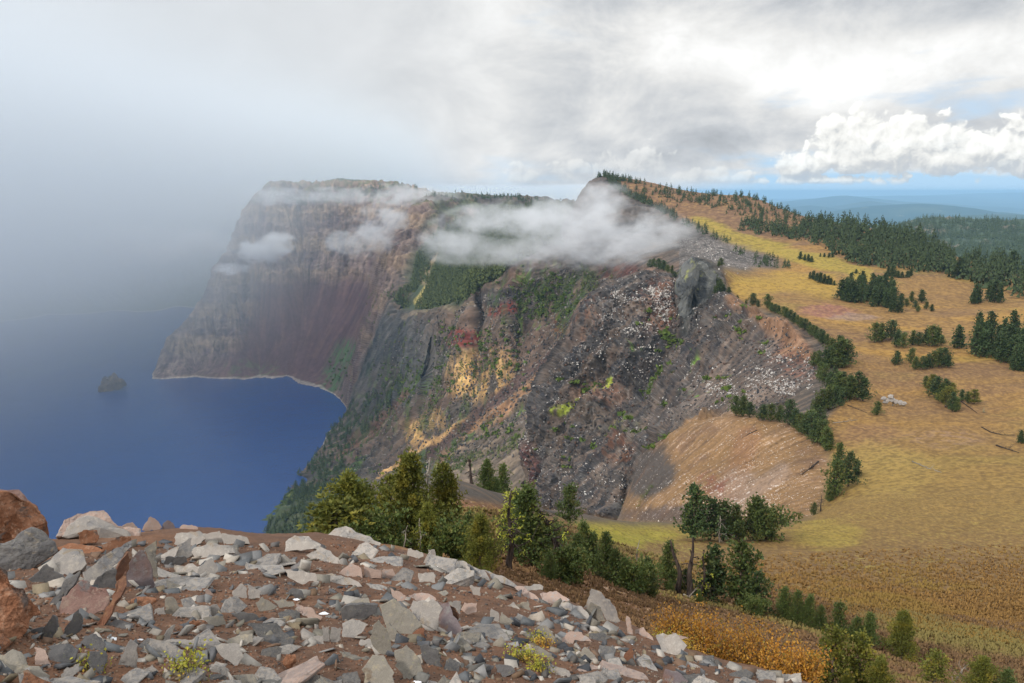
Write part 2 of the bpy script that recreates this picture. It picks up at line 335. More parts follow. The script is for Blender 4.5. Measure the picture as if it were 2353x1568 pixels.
# column-wise rows: as many as the relief needs
nA, nB, nC = 1500, 300, 1400
azc = np.linspace(R(-41), R(41), nA)
LB = math.log(14.0)
fine = np.linspace(LB, L1, 2600)
prof = tfield(np.repeat(azc, 2600), np.tile(fine, nA)).reshape(nA, 2600)
el = np.arctan(prof); vis = el >= np.maximum.accumulate(el, axis=1)-0.004
cost = np.abs(np.diff(el, axis=1))*np.where(vis[:, 1:], 1.0, 0.12)+(fine[1]-fine[0])*0.035
kb = 8
cs = np.cumsum(np.pad(cost, ((kb+1, kb), (0, 0)), mode='edge'), axis=0)
cost = (cs[2*kb+1:]-cs[:-2*kb-1])/(2*kb+1)
cum = np.concatenate([np.zeros((nA, 1)), np.cumsum(cost, axis=1)], axis=1); cum /= cum[:, -1:]
rows = np.empty((nA, nC)); tgt = np.linspace(0, 1, nC)
for i in range(nA): rows[i] = np.interp(tgt, cum[i], fine)
nearrows = np.tile(np.concatenate([np.linspace(L0, math.log(2.0), 40)[:-1], np.linspace(math.log(2.0), LB, nB-39)]), (nA, 1))

def grid_mesh(name, co, kind='structure', wrap=False):
    a, b = co.shape[:2]
    me = bpy.data.meshes.new(name)
    i = np.arange(a-1)[:, None]*b+np.arange(b-1)[None]
    q = np.stack([i, i+b, i+b+1, i+1], -1).reshape(-1, 4)[:, ::-1]
    me.vertices.add(a*b); me.vertices.foreach_set('co', co.reshape(-1).astype(np.float32))
    me.loops.add(q.size); me.loops.foreach_set('vertex_index', q.ravel().astype(np.int32))
    me.polygons.add(len(q)); me.polygons.foreach_set('loop_start', np.arange(0, q.size, 4, dtype=np.int32))
    me.polygons.foreach_set('use_smooth', np.ones(len(q), bool))
    me.update()
    o = bpy.data.objects.new(name, me); COL.objects.link(o)
    if kind: o['kind'] = kind
    return o
def set_color(o, c, name='tone'):
    at = o.data.color_attributes.new(name, 'FLOAT_COLOR', 'POINT')
    c = c.reshape(-1, 3); f = np.ones((len(c), 4), np.float32); f[:, :3] = c
    at.data.foreach_set('color', f.ravel())

def mix(c, k, col):
    return c*(1-k[..., None])+k[..., None]*col
def paint(P, Q, N, m, ex):
    """albedo of the ground: rock, scree, soil, grass; no light or shade in it"""
    q2, q4, steep, r, D = ex
    x, y, z = Q[..., 0], Q[..., 1], Q[..., 2]
    u, v, uu, vv = m['u'], m['v'], m['uu'], m['vv']
    def bl(cu, cv, ru, rv, rmin=0, rmax=1e9, e=0.3):
        d = np.sqrt(((uu-cu)/ru)**2+((vv-cv)/rv)**2)+0.22*n2+0.25*n3
        return sstep(1+e, 1-e, d)*(r > rmin)*(r < rmax)
    def band(pts, w, rmin=0, rmax=1e9):
        d = np.full(u.shape, 1e9)
        for (a, b), (c, e) in zip(pts[:-1], pts[1:]):
            L = (c-a)**2+(e-b)**2; k = np.clip(((uu-a)*(c-a)+(vv-b)*(e-b))/L, 0, 1)
            d = np.minimum(d, np.hypot(uu-a-k*(c-a), vv-b-k*(e-b)))
        return sstep(w*1.3, w*0.6, d)*(r > rmin)*(r < rmax)
    # streaks down the fall line
    g = N[..., :2]/(np.linalg.norm(N[..., :2], axis=-1, keepdims=True)+1e-6)
    wb = ((1-m['grass'])*(1-m['spur'])*(1-m['bay'])*(1-m['far'])*(r > 480)*(r < 2000)*(u < 1500))[..., None]; wsp = m['spur'][..., None]
    g = g*(1-wb)*(1-wsp)+np.array([-.87, .5])*wb+np.array([-.91, -.41])*wsp; g /= np.linalg.norm(g, axis=-1, keepdims=True)+1e-6
    st = 0; s0 = np.clip(qs(0.0019*r), 0.25, 4)
    for k in range(-5, 6):
        st = st+vnoise2((x+g[..., 0]*k*s0*1.1)/s0, (y+g[..., 1]*k*s0*1.1)/s0, 77)
    st = st/11*3.0
    sb = 0; s1 = s0*4
    for k in range(-5, 6):
        sb = sb+vnoise2((x+g[..., 0]*k*s1*1.2)/s1, (y+g[..., 1]*k*s1*1.2)/s1, 78)
    sb = sb/11*3.0
    hf = vnoise2(x/s0*1.3, y/s0*1.3, 79); hv = vnoise(x/s0/1.5, y/s0/1.5, z/s0/1.5)
    n1 = fbm2(x/60, y/60, 4, 101); n2 = fbm2(x/14, y/14, 4, 102); n3 = fbm2(x/3.2, y/3.2, 3, 103); nb = fbm2(x/240, y/240, 4, 104)
    c = np.zeros(Q.shape)+lin((82, 75, 69))
    # ---- cliffs
    c = mix(c, sstep(-.2, .5, sb), lin((98, 84, 72)))
    c = mix(c, sstep(0.0, .6, n2)*0.7, lin((68, 66, 66)))
    c = mix(c, sstep(.25, .7, n1)*0.6, lin((100, 76, 64)))
    c = mix(c, sstep(.0, .5, fbm2((0.68*x+0.73*y)/26, (-0.73*x+0.68*y)/420, 4, 119))*(r > 600)*(r < 1950)*.6, lin((112, 90, 76)))
    sp = m['spur']
    cs_ = np.zeros(Q.shape)+lin((68, 65, 64))
    cs_ = mix(cs_, sstep(.0, .6, n2), lin((92, 82, 74)))
    cs_ = mix(cs_, sstep(.1, .7, fbm2(x/25, y/25, 3, 120))*0.8, lin((54, 54, 57)))
    cs_ = mix(cs_, bl(1530, 720, 70, 70)*sstep(-.35, .5, n3)*0.95, lin((108, 66, 50)))
    cs_ = mix(cs_, bl(1350, 745, 45, 60)*sstep(0, .5, n3)*0.8, lin((112, 80, 64)))
    cs_ = mix(cs_, bl(1240, 1090, 28, 70)*0.8, lin((92, 56, 50)))
    cs_ = mix(cs_, bl(1445, 1058, 45, 40)*0.8*sstep(-.3, .4, n3), lin((112, 72, 50)))
    cs_ = mix(cs_, bl(1390, 915, 60, 28)*0.6, lin((150, 112, 92)))
    cs_ = mix(cs_, bl(1440, 990, 60, 25)*sstep(0.1, .4, n3)*0.7, lin((140, 140, 84)))
    cs_ = mix(cs_, m['tal']*0.8, lin((92, 82, 76)))
    wh = sstep(.42, .75, st*0.55+hf*0.55+0.16*(n2))*(0.35+0.65*sstep(-.3, .5, fbm2(x/33, y/33, 3, 130)))
    cs_ = mix(cs_, wh*0.35, lin((160, 156, 152)))
    cs_ = mix(cs_, sstep(.25, .6, -hv)*0.5, lin((52, 52, 58)))
    bd_ = (z*0.8+x*0.35-y*0.25+3*n2)
    bed = fbm2(bd_/1.3, (x+y)/26, 3, 133)
    cs_ = mix(cs_, sstep(.1, .6, bed)*0.5, lin((104, 100, 96)))
    cs_ = mix(cs_, sstep(.1, .55, -bed)*0.75*(1-0.7*m['tal']), lin((50, 50, 54)))
    lich = m['pil']*sstep(.3, .6, fbm3(x/5, y/5, z/22, 3))
    cs_ = mix(cs_, np.maximum(band([(1720, 715), (1800, 765), (1850, 800)], 26), bl(1850, 800, 60, 26))*.85, lin((132, 98, 72)))
    cs_ = mix(cs_, sstep(-.1, .5, sb)*.45, lin((104, 86, 72)))
    cs_ = mix(cs_, bl(1830, 830, 60, 50)*sstep(-.2, .4, n3)*.6, lin((120, 78, 62)))
    cs_ = mix(cs_, bl(1720, 900, 110, 40)*.5, lin((112, 96, 84)))
    cs_ = mix(cs_, m['pil']*0.85, lin((70, 72, 70))); cs_ = mix(cs_, lich*0.9, lin((120, 126, 72)))
    c = mix(c, sp, 0)+cs_*sp[..., None]
    shr = sstep(.35, .6, fbm2(x/7, y/7, 3, 140)+0.5*fbm2(x/40, y/40, 2, 141))
    c = mix(c, sp*shr*bl(1540, 880, 110, 90)*0.9, lin((96, 128, 44)))
    c = mix(c, band([(1300, 960), (1370, 920), (1420, 895)], 10, 400, 700)*0.8*sstep(-.3, .2, n3), lin((138, 150, 50)))
    # near bay, ochre scree
    b = m['bay']
    cb = np.zeros(Q.shape)+lin((134, 104, 70))
    cb = mix(cb, sstep(-.3, .6, sb), lin((110, 86, 62)))
    cb = mix(cb, sstep(0, .8, st)*.6, lin((152, 120, 88)))
    cb = mix(cb, sstep(.1, .7, n2)*.5, lin((142, 112, 82)))
    cb = mix(cb, band([(1720, 1010), (1690, 1090), (1640, 1160)], 30)*0.25, lin((140, 92, 66)))
    cb = mix(cb, np.maximum(bl(1700, 1130, 60, 55), band([(1800, 1080), (1650, 1180)], 22))*0.55, lin((142, 122, 108)))
    cb = mix(cb, bl(1490, 1085, 60, 60)*0.95, lin((74, 68, 64)))
    cb = mix(cb, bl(1560, 1190, 130, 26)*0.85, lin((84, 72, 66)))
    cb = mix(cb, sstep(.1, .5, fbm2(x/9, y/9, 4, 190))*.5, lin((104, 80, 64)))
    cb = mix(cb, bl(1640, 1110, 40, 30)*sstep(-.2, .4, n3)*0.7, lin((120, 76, 62)))
    whb = sstep(.52, .8, st*0.5+hf*0.6)*(0.15+0.85*np.maximum(bl(1680, 1130, 150, 60), 0.2))
    cb = mix(cb, whb*0.9, lin((214, 206, 200)))
    cb = mix(cb, sstep(.55, .8, hv-st*.3)*0.5, lin((84, 66, 56)))
    c = c*(1-b[..., None])+cb*b[..., None]
    # third bay colours
    tb = (1-m['grass'])*(1-sp)*(1-b)*(r > 480)*(r < 1950)*(1-m['far'])
    c = mix(c, tb*bl(900, 830, 140, 110)*.7, lin((92, 92, 90)))
    c = mix(c, tb*bl(900, 830, 140, 110)*sstep(0, .6, q2)*.6, lin((58, 60, 62)))
    c = mix(c, tb*band([(1330, 690), (1250, 760), (1100, 860), (1000, 930)], 34)*.5, lin((96, 76, 64)))
    c = mix(c, tb*band([(946, 905), (860, 985), (771, 1061)], 14)*.8, lin((110, 80, 64)))
    brk = sstep(-.45, .15, n2+.6*n3+.25*sb)
    c = mix(c, tb*brk*np.maximum.reduce([bl(1112, 862, 72, 66), bl(958, 995, 22, 34), bl(1005, 965, 38, 26)*.6]), lin((178, 142, 92)))
    c = mix(c, tb*band([(1114, 955), (1040, 1000), (946, 1052), (880, 1100)], 10)*.95, lin((184, 146, 98)))
    c = mix(c, tb*band([(1320, 812), (1240, 866), (1160, 930), (1088, 1000), (1020, 1050)], 25)*.75*sstep(-.7, .1, sb+n3), lin((148, 112, 80)))
    c = mix(c, tb*band([(1338, 780), (1262, 830), (1178, 898), (1040, 1012), (960, 1070)], 11)*.95, lin((80, 64, 60)))
    lowsc = bl(1150, 1080, 130, 100)*(vv > 930+(1215-uu)*.5)
    c = mix(c, tb*lowsc*.8, lin((104, 92, 80))); c = mix(c, tb*lowsc*sstep(0, .7, sb)*.5, lin((128, 112, 92)))
    c = mix(c, tb*np.maximum.reduce([bl(1162, 712, 30, 18), bl(1064, 778, 34, 24), bl(1294, 742, 16, 34), bl(1430, 625, 60, 20)*.45])*sstep(-.5, .2, n3+.5*n2), lin((112, 54, 46)))
    c = mix(c, tb*bl(1140, 685, 56, 20)*.8, lin((72, 68, 68)))
    c = mix(c, tb*band([(940, 735), (1020, 712), (1085, 700)], 7)*.5, lin((146, 128, 104)))
    c = mix(c, tb*band([(760, 905), (850, 900), (900, 860)], 30)*.4, lin((100, 88, 80)))
    gs = sstep(.12, .42, fbm2(x/22, y/22, 4, 150)+0.25*nb)
    gz = np.maximum.reduce([bl(1250, 690, 110, 90), bl(960, 900, 150, 90)*0.8, bl(780, 1060, 90, 150), bl(1020, 1080, 60, 50)*.6, band([(1213, 939), (1100, 1000), (969, 1061)], 12), bl(1290, 640, 80, 30)*.8, bl(700, 1200, 150, 80)])
    c = mix(c, tb*gs*gz*0.9, lin((62, 78, 44)))
    c = mix(c, tb*sstep(.35, .6, fbm2(x/12, y/12, 3, 151))*gz*0.8, lin((86, 106, 50)))
    c = mix(c, tb*band([(575, 1222), (640, 1175), (700, 1140), (760, 1125)], 16)*0.8, lin((100, 106, 52)))
    c = mix(c, tb*(v > 1150)*(u < 760)*0.7, lin((54, 70, 42)))
    # forest floor of the hanging valley
    c = mix(c, m['fv']*0.95, lin((64, 76, 52)))
    c = mix(c, (r > 1150)*(r < 2600)*np.maximum(band([(975, 664), (968, 680), (960, 694)], 12), 0), lin((164, 148, 86)))
    c = mix(c, (r > 1150)*(r < 2600)*band([(1000, 590), (982, 620), (975, 645)], 13)*0.8, lin((136, 118, 86)))
    # far cliff
    f = m['far']
    cf = np.zeros(Q.shape)+lin((98, 80, 78))
    cf = mix(cf, sstep(-.1, .6, q4), lin((128, 110, 100)))
    zb = (z+22*nb)/34
    cf = mix(cf, sstep(.3, .8, np.sin(zb*2.1)+1.1*n2+.8*q4)*0.35, lin((164, 138, 104)))
    cf = mix(cf, sstep(.1, .6, n1)*0.6, lin((100, 80, 82)))
    cf = mix(cf, np.clip(-D/60, 0, 1)*0.0, 0)
    cf = mix(cf, m['ft']*0.95, lin((92, 68, 70)))
    cf = mix(cf, m['ft']*sstep(-.1, .6, sb)*0.45, lin((112, 84, 74)))
    cf = mix(cf, band([(800, 800), (755, 880)], 26)*sstep(-.4, .4, n2+.6*n3)*0.8, lin((76, 112, 62)))
    cf = mix(cf, bl(570, 850, 80, 25)*sstep(-.1, .4, n2)*0.5, lin((88, 104, 66)))
    cf = mix(cf, (z > -40)*sstep(-.2, .2, n2)*0.8, lin((92, 96, 70)))
    c = c*(1-f[..., None])+cf*f[..., None]
    c = mix(c, (r > 1900)*(1-f)*(1-m['fv'])*(u > 880)*(u < 1340)*sstep(-.3, .3, n1)*0.7, lin((80, 90, 66)))
    # far wall, plain, distant ridge
    c = mix(c, ((r > 2950) | ((r > 2300) & (u > 1900)))*1.0, lin((70, 84, 66)))
    c = mix(c, (r > 2650)*(u > 1900)*sstep(.2, .5, n1+.4*nb)*0.6, lin((126, 112, 96)))
    # wet shore rim
    c = mix(c, (r > 600)*sstep(2.4, .6, np.abs(z-(LAKE+1)))*0.6*(r > 1700), lin((176, 168, 156)))
    # ---- grass and soil above the rim
    gr = m['grass']*(r > 14)
    cg = np.zeros(Q.shape)+lin((116, 90, 56))
    farg = sstep(130, 420, r)
    cg = mix(cg, farg*0.9, lin((134, 102, 58)))
    cg = mix(cg, sstep(-.05, .45, fbm2(x/110, y/26+x/60, 4, 160))*farg*0.75, lin((158, 120, 56)))
    cg = mix(cg, sstep(.05, .5, fbm2(x/80, y/34, 4, 161))*farg*0.85, lin((116, 88, 62)))
    cg = mix(cg, sstep(.1, .5, fbm2(x/50, y/30, 4, 162))*sstep(100, 200, r)*0.4, lin((130, 116, 54)))
    cg = mix(cg, sstep(850, 1050, r)*0.85, lin((112, 84, 66)))
    cg = mix(cg, band([(1600, 512), (1700, 550), (1850, 590), (1990, 630)], 17, 500)*0.85, lin((150, 134, 50)))
    cg = mix(cg, band([(1700, 660), (1800, 650), (1900, 660)], 26, 500)*0.7, lin((166, 136, 52)))
    cg = mix(cg, bl(1900, 715, 70, 13, 300)*0.8, lin((138, 92, 84)))
    cg = mix(cg, bl(1960, 728, 60, 9, 300)*0.6, lin((146, 124, 116)))
    cg = mix(cg, bl(2170, 1010, 90, 22, 150)*sstep(-.2, .3, n3)*0.5, lin((150, 122, 104)))
    cg = mix(cg, bl(2000, 1005, 70, 26, 150)*0.5, lin((124, 92, 70)))
    cg = mix(cg, bl(1400, 1225, 170, 34, 95, 260)*0.95, lin((146, 142, 46)))
    cg = mix(cg, bl(1900, 1225, 80, 30, 95, 300)*0.7, lin((146, 132, 50)))
    cg = mix(cg, bl(2020, 1080, 130, 60, 150, 400)*0.5, lin((154, 134, 72)))
    cg = mix(cg, sstep(1300, 1180, v)*sstep(90, 130, r)*sstep(320, 240, r)*0.5, lin((138, 114, 54)))
    nearg = sstep(75, 45, r)
    cg = mix(cg, nearg*0.85, lin((118, 82, 58)))
    cg = mix(cg, nearg*sstep(.0, .5, n2)*0.6, lin((146, 110, 68)))
    cg = mix(cg, bl(1000, 1180, 75, 34, 40, 110)*0.7, lin((150, 96, 72)))
    # tussocks
    ts = qs(np.clip(0.0045*r, 0.3, 4)); tu = fbm2(x/ts, y/ts, 3, 170)
    cg = mix(cg, sstep(.0, .45, tu)*0.42, lin((160, 128, 74)))
    cg = mix(cg, sstep(-.1, .45, -tu)*0.52, lin((84, 62, 40)))
    cg = mix(cg, sstep(.35, .6, tu+.5*n2)*sstep(30, 60, r)*sstep(300, 100, r)*0.5, lin((140, 136, 62)))
    cg = mix(cg, sstep(.62, .85, hf)*nearg*0.7, lin((176, 150, 130)))
    cg = mix(cg, bl(1720, 612, 65, 22, 680, 900)*0.0, 0)
    c = c*(1-gr[..., None])+cg*gr[..., None]
    # grey talus of the third notch
    tn = (1-m['grass'])*(r > 660)*(r < 1150)*(u > 1560)*(v < 640)
    c = mix(c, tn*0.9, lin((88, 82, 78))); c = mix(c, tn*sstep(.3, .6, hf)*0.5, lin((150, 146, 142)))
    c = mix(c, (1-m['grass'])*(r > 1000)*(r < 1400)*(u > 1280)*0.7, lin((76, 70, 66)))
    # summit soil
    nr = (r < 14)*1.0
    cn = np.zeros(Q.shape)+lin((104, 78, 62))
    cn = mix(cn, sstep(-.1, .5, fbm2(x*1.1, y*1.1, 4, 180))*0.6, lin((122, 88, 66)))
    cn = mix(cn, sstep(.1, .5, fbm2(x*5, y*5, 4, 181))*0.5, lin((84, 66, 56)))
    cn = mix(cn, sstep(.2, .6, fbm2(x*0.7, y*0.7, 3, 182))*0.4, lin((128, 100, 80)))
    k = sstep(12, 17, r)*(r < 40)
    c = c*(1-nr[..., None])+cn*nr[..., None]
    rk = (1-m['grass'])*(r > 200)*(r < 2850)*(1-.6*m['ft'])*(1-m['fv'])*(1-.55*m['bay'])
    fine_ = fbm3(x/(s0*2.2), y/(s0*2.2), z/(s0*3.0), 3, .7)
    mid_f = fbm3(x/18, y/18, z/26, 4, .6)
    c = c*np.clip(1+rk[..., None]*(0.45*fine_+0.45*mid_f+0.42*np.clip(st, -1.4, 1.4)+0.34*np.clip(sb, -1.4, 1.4))[..., None], .25, 2.1)
    return np.clip(c*(1+0.10*hf[..., None]), 0.004, 1)
# ------------------------------------------------------------------ node helper
class NT:
    def __init__(s, tree): s.t = tree; s.n = tree.nodes; s.l = tree.links
    def node(s, typ, ins=None, **kw):
        n = s.n.new(typ)
        for k, v in kw.items(): setattr(n, k, v)
        for k, v in (ins or {}).items(): s.set(n.inputs[k], v)
        return n
    def set(s, sock, v):
        if isinstance(v, bpy.types.NodeSocket): s.l.new(v, sock)
        elif v is not None:
            if hasattr(sock.default_value, '__len__') and not hasattr(v, '__len__'): v = (v,)*len(sock.default_value)
            if hasattr(v, '__len__') and len(v) == 3 and len(sock.default_value) == 4: v = (*v, 1)
            sock.default_value = v
    def m(s, op, a, b=0.0, c=None, clamp=False):
        n = s.n.new('ShaderNodeMath'); n.operation = op; n.use_clamp = clamp
        s.set(n.inputs[0], a); s.set(n.inputs[1], b)
        if c is not None: s.set(n.inputs[2], c)
        return n.outputs[0]
    def ss(s, a, b, x, lo=0.0, hi=1.0):
        n = s.n.new('ShaderNodeMapRange'); n.interpolation_type = 'SMOOTHSTEP'
        s.set(n.inputs['Value'], x); n.inputs['From Min'].default_value = a; n.inputs['From Max'].default_value = b
        n.inputs['To Min'].default_value = lo; n.inputs['To Max'].default_value = hi
        return n.outputs['Result']
    def mix(s, f, a, b, blend='MIX'):
        n = s.n.new('ShaderNodeMix'); n.data_type = 'RGBA'; n.blend_type = blend
        s.set(n.inputs[0], f); s.set(n.inputs[6], a); s.set(n.inputs[7], b)
        return n.outputs[2]
    def noise(s, vec, scale, detail=4, rough=0.55, dist=0.0, dim='3D'):
        n = s.node('ShaderNodeTexNoise', {'Scale': scale, 'Detail': detail, 'Roughness': rough, 'Distortion': dist}, noise_dimensions=dim)
        if vec is not None: s.set(n.inputs['Vector'], vec)
        return n.outputs['Fac']
    def comb(s, x, y, z):
        n = s.n.new('ShaderNodeCombineXYZ'); s.set(n.inputs[0], x); s.set(n.inputs[1], y); s.set(n.inputs[2], z); return n.outputs[0]
def new_mat(name, rough=0.85, spec=0.3):
    m = bpy.data.materials.new(name); m.use_nodes = True
    nt = NT(m.node_tree); b = m.node_tree.nodes['Principled BSDF']
    b.inputs['Roughness'].default_value = rough; b.inputs['Specular IOR Level'].default_value = spec
    return m, nt, b
def bump(nt, b, h, strength, dist):
    n = nt.node('ShaderNodeBump', {'Height': h, 'Strength': strength, 'Distance': dist}); nt.l.new(n.outputs[0], b.inputs['Normal'])
def objco(nt): return nt.node('ShaderNodeTexCoord').outputs['Object']

def mat_ground(name, scales, var, bd, spec=0.25):
    m, nt, b = new_mat(name, 0.9, spec)
    at = nt.node('ShaderNodeAttribute', attribute_name='tone').outputs['Color']
    co = objco(nt)
    n1 = nt.noise(co, scales[0], 5, 0.65); n2 = nt.noise(co, scales[1], 4, 0.6)
    k = nt.m('ADD', nt.m('MULTIPLY', nt.m('SUBTRACT', n1, 0.5), var), nt.m('MULTIPLY', nt.m('SUBTRACT', n2, 0.5), var*0.7))
    k = nt.m('ADD', k, 1.0)
    c = nt.mix(1.0, at, nt.comb(k, k, k), 'MULTIPLY')
    nt.l.new(c, b.inputs['Base Color'])
    bump(nt, b, nt.m('ADD', n1, n2), 0.6, bd)
    return m
def mat_rock(name, cols, scale=6.0, spec=0.35, rough=0.75, lichen=0.0, bd=0.01):
    """several stone tones in patches, fine grain, thin dark cracks, dust of the soil in hollows"""
    m, nt, b = new_mat(name, rough, spec)
    co = objco(nt); oi = nt.node('ShaderNodeObjectInfo').outputs['Random']
    n0 = nt.noise(co, scale*0.35, 3, 0.5, 0.4); n1 = nt.noise(co, scale*1.6, 6, 0.7); n2 = nt.noise(co, scale*14, 4, 0.7)
    c = nt.mix(nt.ss(0.42, 0.6, n0), lin(cols[0]), lin(cols[1]))
    c = nt.mix(nt.ss(0.5, 0.66, n1), c, lin(cols[2]))
    if len(cols) > 3: c = nt.mix(nt.ss(0.56, 0.66, nt.noise(co, scale*0.5, 5, 0.6, 1.0)), c, lin(cols[3]))
    if lichen: c = nt.mix(nt.ss(0.62, 0.7, nt.noise(co, scale*5, 4, 0.6), 0, lichen), c, lin((150, 152, 96)))
    k = nt.m('ADD', nt.m('MULTIPLY', nt.m('SUBTRACT', n2, 0.5), 0.9), nt.m('ADD', 0.86, nt.m('MULTIPLY', oi, 0.28)))
    c = nt.mix(1.0, c, nt.comb(k, k, k), 'MULTIPLY')
    vor = nt.node('ShaderNodeTexVoronoi', {'Scale': scale*0.9, 'Vector': nt.node('ShaderNodeVectorMath', {0: co, 1: nt.comb(nt.m('MULTIPLY', n1, 0.12), nt.m('MULTIPLY', n0, 0.2), 0.0)}, operation='ADD').outputs[0]}, feature='DISTANCE_TO_EDGE').outputs['Distance']
    cr = nt.m('MULTIPLY', nt.ss(0.0, 0.016, vor, 1, 0), nt.ss(0.45, 0.6, n0))
    c = nt.mix(nt.m('MULTIPLY', cr, 0.7), c, lin((44, 40, 38)))
    nt.l.new(c, b.inputs['Base Color'])
    h = nt.m('ADD', nt.m('MULTIPLY', n1, 1.0), nt.m('MULTIPLY', n2, 0.35)); h = nt.m('SUBTRACT', h, nt.m('MULTIPLY', cr, 0.8))
    bump(nt, b, h, 0.7, bd)
    return m
def mat_leaf(name, cols, rough=0.6, trans=0.15):
    m, nt, b = new_mat(name, rough, 0.25)
    g = nt.node('ShaderNodeNewGeometry'); rnd = g.outputs['Random Per Island']; oi = nt.node('ShaderNodeObjectInfo').outputs['Random']
    n = nt.noise(objco(nt), 3.0, 3, 0.6)
    c = nt.mix(rnd, lin(cols[0]), lin(cols[1])); c = nt.mix(nt.ss(0.48, 0.68, n), c, lin(cols[2]))
    k = nt.m('ADD', 0.8, nt.m('MULTIPLY', oi, 0.4)); c = nt.mix(1.0, c, nt.comb(k, k, k), 'MULTIPLY')
    nt.l.new(c, b.inputs['Base Color'])
    if trans:
        tr = nt.node('ShaderNodeBsdfTranslucent', {'Color': c}); mx = nt.node('ShaderNodeMixShader', {0: trans})
        nt.l.new(b.outputs[0], mx.inputs[1]); nt.l.new(tr.outputs[0], mx.inputs[2])
        nt.l.new(mx.outputs[0], m.node_tree.nodes['Material Output'].inputs['Surface'])
    return m
M = {}
M['summit'] = mat_ground('summit_soil', (38.0, 9.0), 0.9, 0.03)
M['slope'] = mat_ground('mountain_ground', (0.9, 0.16), 0.55, 0.5)
M['grey'] = mat_rock('grey_andesite', [(142, 136, 130), (120, 118, 118), (158, 150, 140), (134, 122, 106)], 13)
M['pale'] = mat_rock('pale_andesite', [(156, 148, 140), (136, 132, 128), (172, 165, 156), (146, 134, 120)], 13)
M['dark'] = mat_rock('dark_andesite', [(90, 88, 88), (108, 105, 102), (70, 70, 72), (120, 110, 96)], 15, lichen=0.25)
M['olive'] = mat_rock('olive_grey_andesite', [(126, 120, 110), (112, 110, 106), (144, 134, 116), (108, 94, 78)], 13, lichen=0.3)
M['orange'] = mat_rock('rusty_scoria', [(146, 104, 80), (120, 80, 58), (160, 126, 104), (98, 86, 80)], 14, 0.1, 0.95, bd=0.03)
M['red'] = mat_rock('red_oxidised_lava', [(136, 108, 98), (116, 82, 74), (150, 128, 114), (108, 102, 100)], 13)
M['purple'] = mat_rock('purple_stained_lava', [(104, 94, 96), (108, 82, 72), (118, 114, 112), (128, 102, 78)], 13)
M['pink'] = mat_rock('pinkish_lava', [(158, 136, 124), (144, 126, 118), (148, 142, 138), (132, 120, 112)], 13)
M['rust'] = mat_rock('rust_brown_lava', [(116, 78, 58), (92, 66, 54), (134, 98, 72)], 12)
def mat_bark(name, c0, c1):
    m, nt, b = new_mat(name, 0.9, 0.15); co = objco(nt)
    n = nt.noise(nt.node('ShaderNodeVectorMath', {0: co, 1: (6, 6, 1)}, operation='MULTIPLY').outputs[0], 4, 4, 0.6)
    nt.l.new(nt.mix(nt.ss(.35, .65, n), lin(c0), lin(c1)), b.inputs['Base Color']); bump(nt, b, n, 0.6, 0.01); return m
M['bark'] = mat_bark('pine_bark', (70, 58, 50), (112, 100, 90)); M['deadwood'] = mat_bark('bleached_wood', (92, 84, 78), (168, 160, 148)); M['char'] = mat_bark('blackened_wood', (44, 38, 36), (80, 70, 64))
M['needle_near'] = mat_leaf('needles_whitebark', [(78, 88, 40), (120, 120, 50), (150, 138, 54)])
M['needle'] = mat_leaf('needles_pine', [(60, 78, 42), (96, 108, 54), (108, 106, 54)])
M['needle_dark'] = mat_leaf('needles_hemlock', [(50, 66, 42), (76, 94, 52), (86, 92, 50)], trans=0.1)
M['lichen'] = mat_leaf('wolf_lichen', [(150, 156, 50), (176, 176, 70), (120, 120, 50)])
M['autumn'] = mat_leaf('autumn_leaves', [(158, 104, 42), (184, 138, 54), (118, 110, 48)], trans=0.25)
M['shrub'] = mat_leaf('shrub_leaves', [(80, 100, 42), (108, 124, 46), (60, 78, 40)], trans=0.2)
M['yellowplant'] = mat_leaf('yellow_plant', [(170, 160, 60), (140, 146, 60), (190, 140, 60)], trans=0.2)
M['snow'], _nt, _b = new_mat('old_snow', 0.5, 0.3); _b.inputs['Base Color'].default_value = (.82, .85, .9, 1); bump(_nt, _b, _nt.noise(objco(_nt), 40, 3), .5, .01)
# lake
M['lake'], nt, b = new_mat('deep_lake', 0.12, 0.5)
co = objco(nt)
dp = nt.noise(co, 0.0016, 3, 0.5)
nt.l.new(nt.mix(dp, lin((28, 62, 118)), lin((40, 78, 132))), b.inputs['Base Color'])
b.inputs['Specular IOR Level'].default_value = 0.28
w3 = nt.noise(nt.node('ShaderNodeVectorMath', {0: co, 1: (1.0, 0.25, 1)}, operation='MULTIPLY').outputs[0], 0.004, 4, 0.6)
nt.l.new(nt.ss(.35, .7, w3, .08, .26), b.inputs['Roughness'])
w1 = nt.noise(nt.node('ShaderNodeVectorMath', {0: co, 1: (1.0, 0.6, 1)}, operation='MULTIPLY').outputs[0], 0.22, 5, 0.7)
w2 = nt.noise(co, 0.012, 3, 0.5)
bump(nt, b, nt.m('ADD', w1, nt.m('MULTIPLY', w2, 2.0)), 0.6, 1.6)

# ------------------------------------------------------------------ ground meshes
SURF = {}
def build_ground():
    Ag = np.repeat(azc[:, None], nearrows.shape[1], 1)
    P, Q, N, m, ex = surface(Ag, nearrows, True)
    g = grid_mesh('ground', Q); set_color(g, paint(P, Q, N, m, ex)); g.data.materials.append(M['summit'])
    last = Q[:, -1]
    Ag = np.repeat(azc[:, None], nC, 1)
    P, Q, N, m, ex = surface(Ag, rows, True)
    Q[:, 0] = last
    t = grid_mesh('mountain_terrain', Q); set_color(t, paint(P, Q, N, m, ex)); t.data.materials.append(M['slope'])
    SURF['vis'] = (Q, m, ex)
build_ground()
